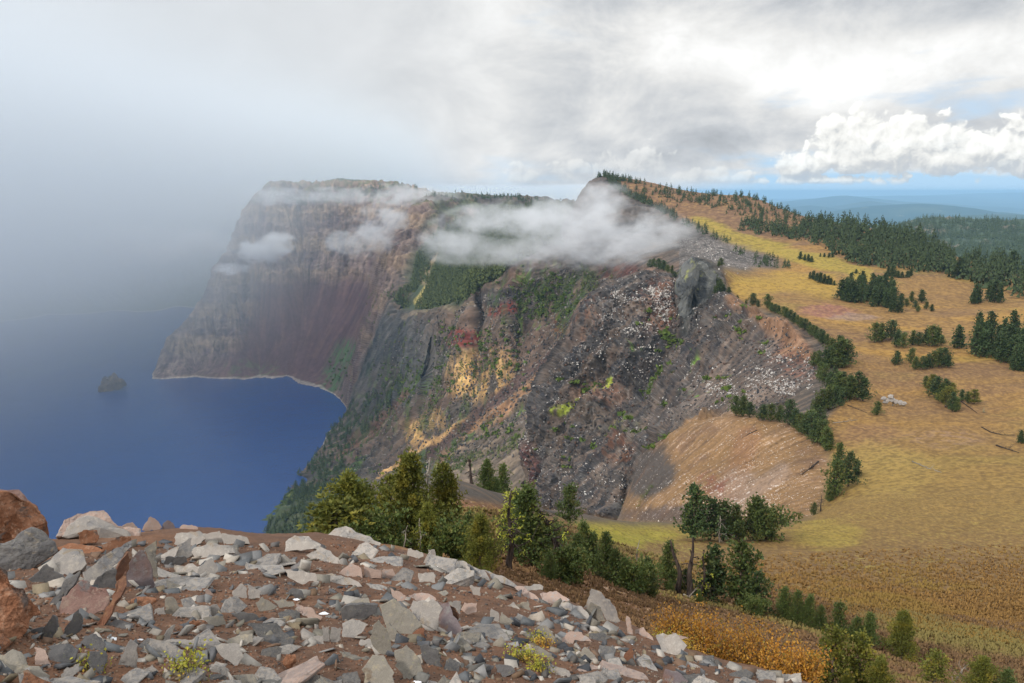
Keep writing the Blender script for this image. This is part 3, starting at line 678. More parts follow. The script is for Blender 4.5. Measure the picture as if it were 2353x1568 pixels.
# lake
def plane(name, x0, x1, y0, y1, z, n=2):
    xs = np.linspace(x0, x1, n); ys = np.linspace(y0, y1, n); X, Y = np.meshgrid(xs, ys, indexing='ij')
    return grid_mesh(name, np.stack([X, Y, np.full(X.shape, z)], -1)[:, ::-1])
lk = plane('lake', -6500, 2600, 150, 6800, LAKE, 12); lk.data.materials.append(M['lake'])

# distant plain and blue hills
M['plain'], nt, b = new_mat('distant_forest_plain', 0.95, 0.1)
co = objco(nt); n = nt.noise(co, 0.0004, 5, 0.6); n2_ = nt.noise(co, 0.003, 4, 0.7)
c = nt.mix(nt.ss(.5, .62, n), lin((44, 66, 56)), lin((70, 84, 68))); c = nt.mix(nt.ss(.62, .68, n2_, 0, .35), c, lin((170, 160, 120)))
nt.l.new(c, b.inputs['Base Color'])
aa = np.linspace(R(-44), R(44), 360); rr = np.exp(np.linspace(math.log(7600), math.log(90000), 300))
Am, Rm = np.meshgrid(aa, rr, indexing='ij')
Xm, Ym = Rm*np.sin(Am), Rm*np.cos(Am)
Zm = -705-0.0008*(Rm-7600)+np.zeros_like(Rm)+40*fbm2(Xm/3000, Ym/3000, 4, 201)*sstep(7600, 9000, Rm)
def hill(u0, v0, r0, wu, wr, base=None, p=2.0):
    """a long rounded hill whose top shows at (u0, v0) from r0 metres away"""
    global Zm
    a0, t0 = ray(u0, v0); a0 = float(a0); top = float(t0)*r0
    h = top+700+0.0008*(r0-7600)
    x0, y0 = r0*math.sin(a0), r0*math.cos(a0)
    da = (Am-a0)*FPX/wu; dr = (Rm-r0)/wr
    d = np.sqrt(da**2+dr**2)*(1+0.25*fbm2(Am*30, Rm/5000, 3, int(u0)))
    Zm = np.maximum(Zm, -740-0.0008*(Rm-7600)+h*np.exp(-np.abs(d)**p))
hill(1940, 446, 33000, 210, 6000, p=1.2); hill(1700, 468, 38000, 300, 9000); hill(2352, 440, 60000, 330, 12000, p=1.5); hill(2100, 447, 52000, 260, 11000)
hill(2110, 463, 18500, 250, 2600, p=1.8); hill(1860, 468, 24000, 130, 3000, p=1.4); hill(2000, 458, 25500, 130, 2500, p=1.3)
hill(1955, 495, 11500, 110, 1300, p=1.7); hill(2330, 486, 13500, 280, 1800, p=2.2); hill(2130, 499, 10800, 160, 1000); hill(2350, 498, 10000, 110, 900)
hill(1180, 446, 42000, 400, 8000); hill(600, 442, 45000, 500, 8000)
pl = grid_mesh('plain', np.stack([Xm, Ym, Zm], -1)); pl.data.materials.append(M['plain'])
# ------------------------------------------------------------------ world: Nishita sky behind a cloud deck
SUN_AZ = R(-132); SUN_EL = R(36)      # direction towards the sun, azimuth clockwise from +Y
wd = bpy.data.worlds.new('World'); sc.world = wd; wd.use_nodes = True
nt = NT(wd.node_tree); bg = wd.node_tree.nodes['Background']
sky = nt.node('ShaderNodeTexSky', sky_type='NISHITA', sun_disc=False, sun_elevation=SUN_EL, sun_rotation=SUN_AZ, altitude=2400.0)
skyc = nt.node('ShaderNodeVectorMath', {0: sky.outputs[0], 1: (0.085, 0.088, 0.088)}, operation='MULTIPLY').outputs[0]
g = nt.node('ShaderNodeTexCoord').outputs['Generated']
sep = nt.node('ShaderNodeSeparateXYZ', {0: g}); X, Y, Z = sep.outputs
# azimuth and elevation in degrees
azd = nt.m('MULTIPLY', nt.m('ARCTAN2', X, Y), 57.2958); eld = nt.m('MULTIPLY', nt.m('ARCSINE', Z), 57.2958)
zc = nt.m('MAXIMUM', Z, 0.035)
px = nt.m('DIVIDE', X, nt.m('ADD', zc, 0.12)); py = nt.m('DIVIDE', Y, nt.m('ADD', zc, 0.12))
pc = nt.comb(px, py, 0.0)
n1 = nt.noise(pc, 0.55, 7, 0.6, 0.4, '2D')
n3 = nt.noise(nt.comb(nt.m('MULTIPLY', azd, 0.075), nt.m('MULTIPLY', eld, 0.12), 3.0), 1.5, 8, 0.62, 0.2, '2D')
def gauss(a0, e0, wa, we):
    a = nt.m('DIVIDE', nt.m('SUBTRACT', azd, a0), wa); e = nt.m('DIVIDE', nt.m('SUBTRACT', eld, e0), we)
    d = nt.m('ADD', nt.m('MULTIPLY', a, a), nt.m('MULTIPLY', e, e)); return nt.m('EXPONENT', nt.m('MULTIPLY', d, -1.0))
# cloud deck brightness
b0 = nt.m('ADD', nt.m('MULTIPLY', nt.m('SUBTRACT', n1, 0.5), 0.10), 0.0)
b0 = nt.m('ADD', b0, nt.m('MULTIPLY', nt.m('SUBTRACT', n3, 0.5), 0.85))
calm = nt.ss(-16, 8, azd, 0.15, 1.0)            # fog smooths the left
b0 = nt.m('MULTIPLY', b0, calm)
brt = nt.m('ADD', b0, 0.735)
for (a0, e0, wa, we, k) in ((-2, 14, 9, 6, 0.05), (20, 9, 14, 2.6, 0.15), (26, 6.8, 11, 1.6, 0.12), (24, 1.9, 9, 1.2, 0.12), (29, 13.5, 7, 3.5, -0.20), (14, 15, 12, 5, -0.08), (13, 3.4, 7, 2.0, -0.16), (-28, 20, 16, 16, -0.02), (-30, 2, 18, 6, -0.06), (6, 20, 10, 5, -0.05), (6, 11, 8, 3, 0.10)):
    brt = nt.m('ADD', brt, nt.m('MULTIPLY', gauss(a0, e0, wa, we), k))
brt = nt.m('MAXIMUM', brt, 0.38)
tint = nt.mix(nt.ss(0.5, 0.85, brt), (0.93, 0.975, 1.03), (1.0, 1.0, 0.985))
tint = nt.mix(nt.ss(-20, 6, azd, 1, 0), tint, (0.955, 0.99, 1.025))
deck = nt.node('ShaderNodeVectorMath', {0: tint, 1: nt.comb(brt, brt, brt)}, operation='MULTIPLY').outputs[0]
# blue gaps low on the right
gapn = nt.noise(nt.comb(nt.m('MULTIPLY', azd, 0.10), nt.m('MULTIPLY', eld, 0.42), 7.0), 1.3, 5, 0.55, 0.2, '2D')
lowr = nt.m('MULTIPLY', nt.ss(4.2, 1.2, eld), nt.ss(-6, 0, azd))
gap = nt.m('ADD', nt.m('MULTIPLY', lowr, 0.22), nt.m('MULTIPLY', nt.m('SUBTRACT', gapn, 0.5), 1.1))
for (a0, e0, wa, we, k) in ((27, 0.2, 12, 1.0, 1.0), (30, 5.6, 7, 2.0, 0.42), (1.5, 2.2, 4, 1.5, 0.30), (1.5, 12, 3.0, 2.2, 0.24), (19, 6.0, 3, 1.0, 0.12)):
    gap = nt.m('ADD', gap, nt.m('MULTIPLY', gauss(a0, e0, wa, we), k))
gap = nt.m('MULTIPLY', nt.ss(0.20, 0.62, gap), nt.m('MULTIPLY', nt.ss(-12, -2, azd), nt.m('MAXIMUM', nt.ss(9, 19, azd), 0.38)))
blue = nt.mix(nt.ss(0.0, 7.0, eld), (0.42, 0.67, 0.95), (0.60, 0.72, 0.86))
blue = nt.mix(0.15, blue, skyc)
col = nt.mix(gap, deck, blue)
# heaped clouds: billows from rounded cells, cut by a rough outline
def cumulus(off):
    a = nt.m('ADD', azd, off[0]); e = nt.m('ADD', eld, off[1])
    v = nt.comb(a, e, 0.0)
    w = nt.node('ShaderNodeTexNoise', {'Scale': 0.9, 'Detail': 2, 'Roughness': 0.5, 'Vector': v}, noise_dimensions='2D').outputs['Color']
    vw = nt.node('ShaderNodeVectorMath', {0: nt.node('ShaderNodeVectorMath', {0: w, 1: (0.5, 0.5, 0.5)}, operation='SUBTRACT').outputs[0], 'Scale': 0.9}, operation='SCALE').outputs[0]
    vv = nt.node('ShaderNodeVectorMath', {0: v, 1: vw}, operation='ADD').outputs[0]
    h = None
    for sc_, am in ((0.55, 0.9), (1.2, 0.45), (2.6, 0.22), (5.6, 0.11)):
        vo = nt.node('ShaderNodeTexVoronoi', {'Scale': sc_, 'Vector': vv}, feature='F1', voronoi_dimensions='2D').outputs['Distance']
        q = nt.m('MULTIPLY', nt.m('SUBTRACT', 0.45, vo), am)
        h = q if h is None else nt.m('ADD', h, q)
    body = None
    for (a0, e0, wa, we, k) in CUM:
        da = nt.m('DIVIDE', nt.m('SUBTRACT', a, a0), wa); de = nt.m('DIVIDE', nt.m('SUBTRACT', e, e0), we)
        d = nt.m('MULTIPLY', nt.m('SUBTRACT', 1.0, nt.m('SQRT', nt.m('ADD', nt.m('MULTIPLY', da, da), nt.m('MULTIPLY', de, de)))), k)
        body = d if body is None else nt.m('MAXIMUM', body, d)
    return nt.m('ADD', body, h), h
CUM = [(23.6, 3.3, 2.4, 1.9, 1.0), (22.2, 4.4, 1.2, 1.1, .9), (27.0, 3.0, 3.0, 1.9, 1.1), (25.0, 2.2, 4.6, 1.1, 1.0), (20.4, 1.7, 1.5, 0.9, .9), (31.5, 2.4, 3.2, 1.4, 1.0), (35.0, 2.9, 3.0, 2.4, 1.0), (29.5, 1.9, 4.5, 0.9, .9),
       (8.5, 1.6, 2.4, 0.9, .7), (14.5, 0.9, 3.0, 0.55, .7), (21, 0.7, 5.0, 0.40, .6), (0.6, 0.9, 1.0, 0.9, .7), (9.5, 2.4, 1.4, 0.8, .5), (5, 1.5, 1.5, .6, .5)]
f0, h0 = cumulus((0, 0)); f1, h1 = cumulus((-0.20, 0.34))
mask = nt.m('MULTIPLY', nt.ss(-0.10, 0.20, f0), nt.ss(0.25, 0.75, eld))
rel = nt.m('SUBTRACT', f0, f1)
lit = nt.m('ADD', 0.90, nt.m('MULTIPLY', rel, 0.42))
lit = nt.m('MULTIPLY', nt.m('MINIMUM', nt.m('MAXIMUM', lit, 0.70), 1.10), nt.ss(0.6, 3.6, nt.m('ADD', eld, nt.m('MULTIPLY', nt.m('SUBTRACT', gapn, .5), 3.0)), 0.84, 1.06))
cumc = nt.mix(nt.ss(0.45, 0.95, lit), (0.66, 0.72, 0.80), (1.0, 0.995, 0.95))
cumc = nt.node('ShaderNodeVectorMath', {0: cumc, 1: nt.comb(nt.m('MAXIMUM', lit, 0.72), nt.m('MAXIMUM', lit, 0.72), nt.m('MAXIMUM', lit, 0.72))}, operation='MULTIPLY').outputs[0]
soft = nt.m('MULTIPLY', mask, nt.ss(13, 21, azd, 0.34, 0.86))
col = nt.mix(soft, col, cumc)
zen = nt.ss(20, 62, eld, 1.0, 2.1); col = nt.node('ShaderNodeVectorMath', {0: col, 'Scale': zen}, operation='SCALE').outputs[0]
# below the horizon the deck colour continues (only reflected light sees it)
col = nt.mix(nt.ss(-0.5, -6.0, eld), col, (0.30, 0.33, 0.36))
nt.l.new(col, bg.inputs['Color']); bg.inputs['Strength'].default_value = 1.0
wd.cycles.sampling_method = 'MANUAL'; wd.cycles.sample_map_resolution = 512
sl = bpy.data.lights.new('sun', 'SUN'); sl.energy = 2.5; sl.angle = R(6); sl.color = (1.0, 0.94, 0.86)
so = bpy.data.objects.new('sun', sl); COL.objects.link(so)
from mathutils import Vector
sd = Vector((math.sin(SUN_AZ)*math.cos(SUN_EL), math.cos(SUN_AZ)*math.cos(SUN_EL), math.sin(SUN_EL)))
so.rotation_euler = sd.to_track_quat('Z', 'Y').to_euler()
sc.view_settings.view_transform = 'Standard'; sc.view_settings.look = 'None'; sc.view_settings.exposure = 0.06; sc.view_settings.gamma = 1.0
sc.cycles.use_denoising = True; sc.cycles.max_bounces = 6; sc.cycles.diffuse_bounces = 2; sc.cycles.glossy_bounces = 2; sc.cycles.transparent_max_bounces = 16; sc.cycles.volume_bounces = 2
# ------------------------------------------------------------------ air: even haze, then fog and mist bodies
def vol_mat(name, color, aniso=0.0, dens=1.0, attr=None):
    m = bpy.data.materials.new(name); m.use_nodes = True; m.node_tree.nodes.clear(); nt = NT(m.node_tree)
    out = nt.node('ShaderNodeOutputMaterial'); pv = nt.node('ShaderNodeVolumePrincipled', {'Color': (*color, 1), 'Density': dens, 'Anisotropy': aniso})
    if attr is None: pv.inputs['Density Attribute'].default_value = ''
    nt.l.new(pv.outputs[0], out.inputs['Volume']); return m, nt, pv
def box(name, x0, x1, y0, y1, z0, z1, mat):
    me = bpy.data.meshes.new(name)
    v = [(x, y, z) for x in (x0, x1) for y in (y0, y1) for z in (z0, z1)]
    me.from_pydata(v, [], [(0, 1, 3, 2), (4, 6, 7, 5), (0, 4, 5, 1), (2, 3, 7, 6), (0, 2, 6, 4), (1, 5, 7, 3)])
    o = bpy.data.objects.new(name, me); COL.objects.link(o); me.materials.append(mat); o['kind'] = 'stuff'; return o
hm, _, _ = vol_mat('haze_air', (0.42, 0.70, 1.0), 0.0, 4.2e-5)
box('haze', -70000, 70000, -3000, 92000, -1000.0, 64, hm)
# the bank of fog that fills the left of the caldera: thicker to the left and upwards
fm, nt, pv = vol_mat('fog_bank_air', (0.88, 0.94, 1.0))
sx_, sy_, sz_ = nt.node('ShaderNodeSeparateXYZ', {0: nt.node('ShaderNodeTexCoord').outputs['Object']}).outputs
wv = nt.noise(nt.node('ShaderNodeTexCoord').outputs['Object'], 0.0011, 3, 0.5)
wob = nt.m('MULTIPLY', nt.m('SUBTRACT', wv, 0.5), 700.0)
dx = nt.ss(-290, -1600, nt.m('ADD', sx_, wob)); dz = nt.ss(-500, 20, nt.m('ADD', sz_, nt.m('MULTIPLY', wob, 0.35)), 0.025, 1.0); dt = nt.ss(620, 120, sz_)
d = nt.m('MULTIPLY', nt.m('MULTIPLY', dx, dz), nt.m('MULTIPLY', dt, nt.m('MULTIPLY', nt.ss(300, 900, sy_), 2.7e-3)))
nt.l.new(d, pv.inputs['Density'])
box('fog', -7000, -160, 280, 7200, -569.5, 640, fm)

def mist(parts, z_soft, dens, res, scale=1.0, seed=0.0, cut=0.0, name='mist'):
    """a torn cloud of mist: parts = (u, v, r, half width px, half height px, depth m); baked into a density grid by geometry nodes"""
    cs = []
    for (u, v, r, wu, wv_, dep) in parts:
        a, t = ray(u, v); a = float(a); t = float(t)
        cs.append((r*math.sin(a), r*math.cos(a), t*r, wu/FPX*r, dep, wv_/FPX*r))
    lo = [min(c[i]-c[i+3]*1.35 for c in cs) for i in range(3)]; hi = [max(c[i]+c[i+3]*1.35 for c in cs) for i in range(3)]
    ctr = [(lo[i]+hi[i])/2 for i in range(3)]
    tr = bpy.data.node_groups.new(name, 'GeometryNodeTree'); tr.interface.new_socket('Geometry', in_out='OUTPUT', socket_type='NodeSocketGeometry')
    nt = NT(tr); go = nt.n.new('NodeGroupOutput'); p = nt.n.new('GeometryNodeInputPosition').outputs[0]
    body = None
    for c in cs:
        d = nt.node('ShaderNodeVectorMath', {0: p, 1: tuple(c[i]-ctr[i] for i in range(3))}, operation='SUBTRACT').outputs[0]
        d = nt.node('ShaderNodeVectorMath', {0: d, 1: tuple(1/c[i+3] for i in range(3))}, operation='MULTIPLY').outputs[0]
        d = nt.m('SUBTRACT', 1.0, nt.node('ShaderNodeVectorMath', {0: d}, operation='LENGTH').outputs['Value'])
        body = d if body is None else nt.m('MAXIMUM', body, d)
    ps = nt.node('ShaderNodeVectorMath', {0: p, 1: (seed*100, seed*37, 0)}, operation='ADD').outputs[0]
    ps = nt.node('ShaderNodeVectorMath', {0: ps, 1: (0.75, 1.0, 1.25)}, operation='MULTIPLY').outputs[0]
    n = nt.node('ShaderNodeTexNoise', {'Vector': ps, 'Scale': 0.026/scale, 'Detail': 6.0, 'Roughness': 0.66, 'Distortion': 0.5}).outputs[0]
    f = nt.m('ADD', nt.m('MULTIPLY', body, 1.0), nt.m('MULTIPLY', nt.m('SUBTRACT', n, 0.5), 5.2))
    f = nt.m('MULTIPLY', nt.ss(cut, cut+0.9, f), nt.ss(-0.32, 0.05, body))
    vc = nt.node('GeometryNodeVolumeCube', {'Density': f, 'Min': tuple(lo[i]-ctr[i] for i in range(3)), 'Max': tuple(hi[i]-ctr[i] for i in range(3)), 'Resolution X': res[0], 'Resolution Y': res[1], 'Resolution Z': res[2]})
    mm, nt2, pv = vol_mat(name+'_air', (0.95, 0.97, 1.0), 0.0, dens, attr=True)
    pv.inputs['Density Attribute'].default_value = 'density'
    sm = nt.node('GeometryNodeSetMaterial', {'Geometry': vc.outputs[0], 'Material': mm}); nt.l.new(sm.outputs[0], go.inputs[0])
    me = bpy.data.meshes.new(name); o = bpy.data.objects.new(name, me); COL.objects.link(o); o.location = ctr; me.materials.append(mm)
    md = o.modifiers.new('mist', 'NODES'); md.node_group = tr; o['kind'] = 'stuff'
    return o
# mist hanging in front of the peak and over the hanging valley
mist([(1060, 560, 985, 110, 42, 70), (1150, 510, 1000, 150, 40, 80), (1200, 575, 960, 170, 42, 75), (1330, 545, 960, 190, 70, 80), (1440, 560, 930, 130, 48, 70), (1375, 470, 1100, 80, 50, 60), (1500, 520, 960, 90, 48, 55), (1260, 500, 1010, 140, 50, 80)],
     30, 0.016, (190, 64, 76), 1.0, 1.0, 0.0)
mist([(600, 575, 2200, 46, 26, 60), (640, 560, 2200, 36, 24, 60)], 30, 0.03, (60, 30, 40), 1.2, 2.0, -0.25)
mist([(860, 530, 2020, 55, 60, 70), (890, 500, 2020, 45, 50, 70), (800, 560, 2020, 50, 30, 60)], 30, 0.012, (60, 36, 60), 1.2, 3.0, -0.1)
mist([(640, 452, 2560, 80, 20, 70), (780, 450, 2560, 100, 20, 70), (920, 444, 2500, 90, 24, 70), (990, 458, 2300, 80, 24, 70)], 30, 0.011, (90, 40, 40), 1.2, 3.5, -0.1)
mist([(330, 565, 2700, 90, 40, 100), (420, 560, 2700, 100, 32, 100), (270, 555, 2700, 60, 30, 90)], 30, 0.012, (70, 36, 40), 1.6, 4.0, -0.2)
mist([(530, 618, 2250, 40, 12, 50)], 30, 0.014, (40, 24, 24), 1.0, 5.0, -0.2)

mist([(1000, 444, 12000, 150, 16, 2500), (1150, 446, 12000, 170, 17, 2500), (1320, 444, 12000, 150, 16, 2500)], 30, 0.0012, (60, 30, 12), 18, 7.0, -0.8, name='horizon_mist')
# ------------------------------------------------------------------ object helpers
def tag(o, label=None, cat=None, group=None, kind=None):
    if label: o['label'] = label
    if cat: o['category'] = cat
    if group: o['group'] = group
    if kind: o['kind'] = kind
    return o
def empty(name, loc, rz=0.0, sc_=1.0):
    o = bpy.data.objects.new(name, None); COL.objects.link(o); o.location = loc; o.rotation_euler = (0, 0, rz)
    o.scale = (sc_,)*3 if not hasattr(sc_, '__len__') else sc_; o.empty_display_size = 0.1
    return o
class MB:
    def __init__(s): s.v = []; s.f = []; s.n = 0
    def add(s, v, f):
        v = np.asarray(v, float).reshape(-1, 3); s.v.append(v); s.f += [tuple(i+s.n for i in q) for q in f]; s.n += len(v)
    def tube(s, pts, rad, sides=6):
        pts = np.asarray(pts, float); n = len(pts); rad = np.broadcast_to(np.asarray(rad, float), (n,))
        tg = np.gradient(pts, axis=0); tg /= np.linalg.norm(tg, axis=1, keepdims=True)+1e-9
        ref = np.array([0.31, 0.92, 0.22]); a = np.cross(tg, ref); a /= np.linalg.norm(a, axis=1, keepdims=True)+1e-9; b = np.cross(tg, a)
        th = np.arange(sides)*2*math.pi/sides
        v = pts[:, None]+rad[:, None, None]*(np.cos(th)[None, :, None]*a[:, None]+np.sin(th)[None, :, None]*b[:, None])
        f = [(i*sides+k, i*sides+(k+1) % sides, (i+1)*sides+(k+1) % sides, (i+1)*sides+k) for i in range(n-1) for k in range(sides)]
        f += [tuple(reversed(range(sides))), tuple((n-1)*sides+k for k in range(sides))]
        s.add(v, f)
    def mesh(s, name, mat, smooth=True):
        v = np.concatenate(s.v); me = bpy.data.meshes.new(name); me.from_pydata(v.tolist(), [], s.f)
        if smooth: me.polygons.foreach_set('use_smooth', np.ones(len(me.polygons), bool))
        me.materials.append(mat); me.update(); return me
def tri_mesh(name, V, F, mat):
    """fast mesh from arrays; F has rows of 3 or 4 indices"""
    me = bpy.data.meshes.new(name); k = F.shape[1]
    me.vertices.add(len(V)); me.vertices.foreach_set('co', V.astype(np.float32).ravel())
    me.loops.add(F.size); me.loops.foreach_set('vertex_index', F.astype(np.int32).ravel())
    me.polygons.add(len(F)); me.polygons.foreach_set('loop_start', np.arange(0, F.size, k, dtype=np.int32))
    me.update(calc_edges=True); me.materials.append(mat); return me
def part(name, me, parent):
    o = bpy.data.objects.new(name, me); COL.objects.link(o); o.parent = parent; return o
def copy_thing(o, name=None):
    c = o.copy(); COL.objects.link(c)
    for ch in o.children:
        d = ch.copy(); COL.objects.link(d); d.parent = c
        for e in ch.children:
            g_ = e.copy(); COL.objects.link(g_); g_.parent = d
    return c
def pt(u, v, rmin=2.2, rmax=7000, dz=0.0):
    """the visible ground point that the photo shows at (u, v)"""
    a, t0 = ray(u, v); a = float(a); t0 = float(t0)
    ls = np.linspace(math.log(rmin), math.log(rmax), 1500)
    t = tfield(np.full(1500, a), ls); hit = np.nonzero(t >= t0)[0]
    k = hit[0] if len(hit) else int(np.argmax(t))
    if len(hit) and k > 0:
        w = (t0-t[k-1])/(t[k]-t[k-1]+1e-12); l = ls[k-1]+(ls[k]-ls[k-1])*w
    else: l = ls[k]
    q = surface(np.array([a]), np.array([l]))[0]
    return np.array([q[0], q[1], q[2]+dz]), math.exp(l)
def on_ground(x, y):
    r = np.hypot(x, y); return surface(np.arctan2(np.atleast_1d(x), np.atleast_1d(y)), np.log(np.atleast_1d(r)))

# ------------------------------------------------------------------ conifers, built one metre tall and scaled
def crown_arrays(seed, width, low, levels, per, tufts, leaf, droop=0.15, shape=0.8, lumpy=0.35, flag=0.0, quads=3, top_round=0.0, long_=2.4):
    """needle sprays along every limb: small quads at uneven angles, gaps kept between the limbs"""
    g = np.random.default_rng(seed); V = []; limbs = []
    ph = g.uniform(0, 6.28, 4)
    for i in range(levels):
        z = low+(1-low)*((i+g.uniform(0, .8))/levels)
        base = (1-z/1.02)**shape if not top_round else math.sqrt(max(0, 1-((z-0.35)/0.68)**2)) if z > .35 else 0.75+0.25*z/.35
        for k in range(per):
            th = g.uniform(0, 6.283)
            lump = 1+lumpy*(math.sin(2*th+ph[0]+z*9)*.6+math.sin(3*th+ph[1]-z*14)*.5+g.normal()*.35)
            L = width*max(0.10, base)*max(.15, lump)*(1+flag*math.cos(th))
            z1 = z+L*(0.35-droop*2*(1-z))*g.uniform(.6, 1.3); 
            a = np.array([0, 0, z]); b = np.array([math.cos(th)*L, math.sin(th)*L, z1])
            limbs.append((a, b))
            n = max(2, int(tufts*(0.35+base)))
            s = g.uniform(0.25, 1.0, n)**0.75
            c = a+(b-a)*s[:, None]+g.normal(0, leaf*1.1, (n, 3)); V.append((c, np.tile((b-a)/(np.linalg.norm(b-a)+1e-6), (n, 1))))
    n = 12; c = np.stack([g.normal(0, leaf*.6, n), g.normal(0, leaf*.6, n), g.uniform(.93, 1.0, n)], -1); V.append((c, np.tile([0, 0, 1.0], (n, 1))))
    c = np.concatenate([q[0] for q in V]); d0 = np.concatenate([q[1] for q in V])
    c = np.repeat(c, quads, 0); d0 = np.repeat(d0, quads, 0); N = len(c)
    d = d0+g.normal(0, .75, (N, 3))+[0, 0, .35]; d /= np.linalg.norm(d, axis=1, keepdims=True)
    s = np.cross(d, g.normal(0, 1, (N, 3))); s /= np.linalg.norm(s, axis=1, keepdims=True)+1e-9
    l = leaf*g.uniform(.7, 1.3, (N, 1)); w = l/long_
    verts = np.stack([c-s*w*.3, c+d*l*.55-s*w, c+d*l*1.25, c+d*l*.55+s*w], 1)
    return verts.reshape(-1, 3), np.arange(N*4).reshape(-1, 4), limbs
def trunk_mesh(name, seed, limbs, r0, mat, bend=0.02, limb_r=0.004, top=0.97, nl=60):
    g = np.random.default_rng(seed); mb = MB(); z = np.linspace(-0.03, top, 9)
    p = np.stack([bend*np.sin(z*5+seed), bend*np.cos(z*4+seed)-bend, z], -1); p[0, :2] = p[1, :2]
    rr = r0*(1-z/1.05)**.8+0.002; rr[0] = r0*1.3
    mb.tube(p, rr, 7)
    idx = g.permutation(len(limbs))[:nl]
    for i in idx:
        a, b = limbs[i]; mb.tube([a, (a+b)/2+[0, 0, -.01], b], [limb_r*1.3, limb_r, limb_r*.3], 3)
    return mb.mesh(name, mat)
TREES = {}
def make_kind(key, seed, leafmat, barkmat, r0=.022, **kw):
    V, Fc, limbs = crown_arrays(seed, **kw)
    g = np.random.default_rng(seed+1)
    TREES[key] = (tri_mesh('crown', V, Fc, leafmat), trunk_mesh('trunk', seed, limbs, r0, barkmat, limb_r=.0035))
for k in range(3):   # near whitebark pines: rounded, bristly, full
    make_kind(('near', k), 10+k, M['needle_near'], M['bark'], r0=.03, width=.34-.02*k, low=.03, levels=38, per=8, tufts=16, leaf=.024, droop=-.04, shape=.62, lumpy=.55, quads=5, long_=4.5)
for k in range(3):   # near, slim
    make_kind(('slim', k), 20+k, M['needle'], M['bark'], r0=.02, width=.23, low=.02, levels=34, per=6, tufts=11, leaf=.028, droop=-.02, shape=.7, lumpy=.5, quads=4, long_=3.8)
for k in range(4):   # middle distance, broken crowns
    make_kind(('mid', k), 30+k, M['needle'] if k < 2 else M['needle_dark'], M['bark'], r0=.024, width=.25 if k % 2 else .31, low=.08, levels=20, per=6, tufts=8, leaf=.042, droop=.0, shape=.6, lumpy=.75, flag=.25 if k == 3 else 0, quads=3)
for k in range(4):   # dense dark ones
    make_kind(('dark', k), 40+k, M['needle_dark'], M['bark'], r0=.02, width=.17+.03*k, low=.05, levels=20, per=6, tufts=6, leaf=.045, droop=.10, shape=.75, lumpy=.5, quads=3, long_=1.9)
for k in range(2):   # low krummholz cushions
    make_kind(('bushy', k), 50+k, M['needle'], M['bark'], r0=.04, width=.72, low=.0, levels=14, per=11, tufts=10, leaf=.07, droop=-.05, shape=.5, lumpy=.8, quads=3, top_round=1)
    make_kind(('sparse', k), 60+k, M['needle_near'], M['bark'], r0=.028, width=.30, low=.08, levels=17, per=5, tufts=12, leaf=.034, droop=-.05, shape=.5, lumpy=.5, quads=4, long_=3)
def tree(key, pos, h, label, group=None, cat='tree', name='pine_tree', sx=1.0, lean=(0, 0), seed=0):
    o = empty(name, pos, random.Random(seed*7+13).uniform(0, 6.28), (h*sx, h*sx, h)); 
    tag(o, label, cat, group)
    o.rotation_euler.x, o.rotation_euler.y = lean
    c, t = TREES[key]; part('trunk', t, o); part('crown', c, o)
    return o
# weathered snags: trunk and crooked limbs
def snag_meshes(seed, bend=(0.0, 0.0), limbs=16, lich=0, r0=.035, low=.25, ll=.26):
    g = np.random.default_rng(seed); mb = MB(); lb = MB()
    z = np.linspace(-.03, 1, 12); wob = .02
    p = np.stack([bend[0]*z**2+wob*np.sin(z*9+seed), bend[1]*z**2+wob*np.cos(z*8), z], -1)
    mb.tube(p, r0*(1-z*.85)+.003, 7); lc = []
    for i in range(limbs):
        k = g.uniform(low, .97); th = g.uniform(0, 6.28); a = np.array([np.interp(k, z, p[:, j]) for j in range(3)])
        L = ll*(1.15-k)*g.uniform(.5, 1.4); q = [a]; d = np.array([math.cos(th), math.sin(th), g.uniform(-.5, .6)])
        for s in range(5):
            d = d+g.normal(0, .35, 3)*[1, 1, 1]-[0, 0, .10]; d /= np.linalg.norm(d); q.append(q[-1]+d*L/4)
            if s in (1, 2, 3):
                e = d+g.normal(0, .7, 3); e /= np.linalg.norm(e); lb.tube([q[-1], q[-1]+e*L*.22, q[-1]+e*L*.4+[0, 0, -.02]], [r0*.09, r0*.06, r0*.02], 3)
                lc.append(q[-1]+e*L*.3)
            lc.append(q[-1])
        lb.tube(q, np.linspace(r0*.30, r0*.05, 6), 4)
    leaf = None
    if lich:
        c = np.array(lc); c = c[g.permutation(len(c))[:lich]]; c = np.repeat(c, 10, 0); N = len(c)
        c = c+g.normal(0, .018, (N, 3)); d = g.normal(0, 1, (N, 3)); d /= np.linalg.norm(d, axis=1, keepdims=True); s = np.cross(d, g.normal(0, 1, (N, 3))); s /= np.linalg.norm(s, axis=1, keepdims=True)
        v = np.stack([c, c+d*.02-s*.007, c+d*.045, c+d*.02+s*.007], 1); leaf = (v.reshape(-1, 3), np.arange(N*4).reshape(-1, 4))
    return mb, lb, leaf
def snag(pos, h, label, seed, bend=(0, 0), limbs=16, lich=0, mat='deadwood', group=None, r0=.035, name='dead_tree', low=.25, ll=.26):
    o = empty(name, pos, 0.0, h); tag(o, label, 'dead tree', group)
    a, b, l = snag_meshes(seed, bend, limbs, lich, r0, low, ll)
    off = a.n; a.v += b.v; a.f += [tuple(i+off for i in f) for f in b.f]; a.n += b.n
    part('trunk', a.mesh('trunk', M[mat]), o)
    if l: part('lichen', tri_mesh('lichen', l[0], l[1], M['lichen']), o)['kind'] = 'stuff'
    return o
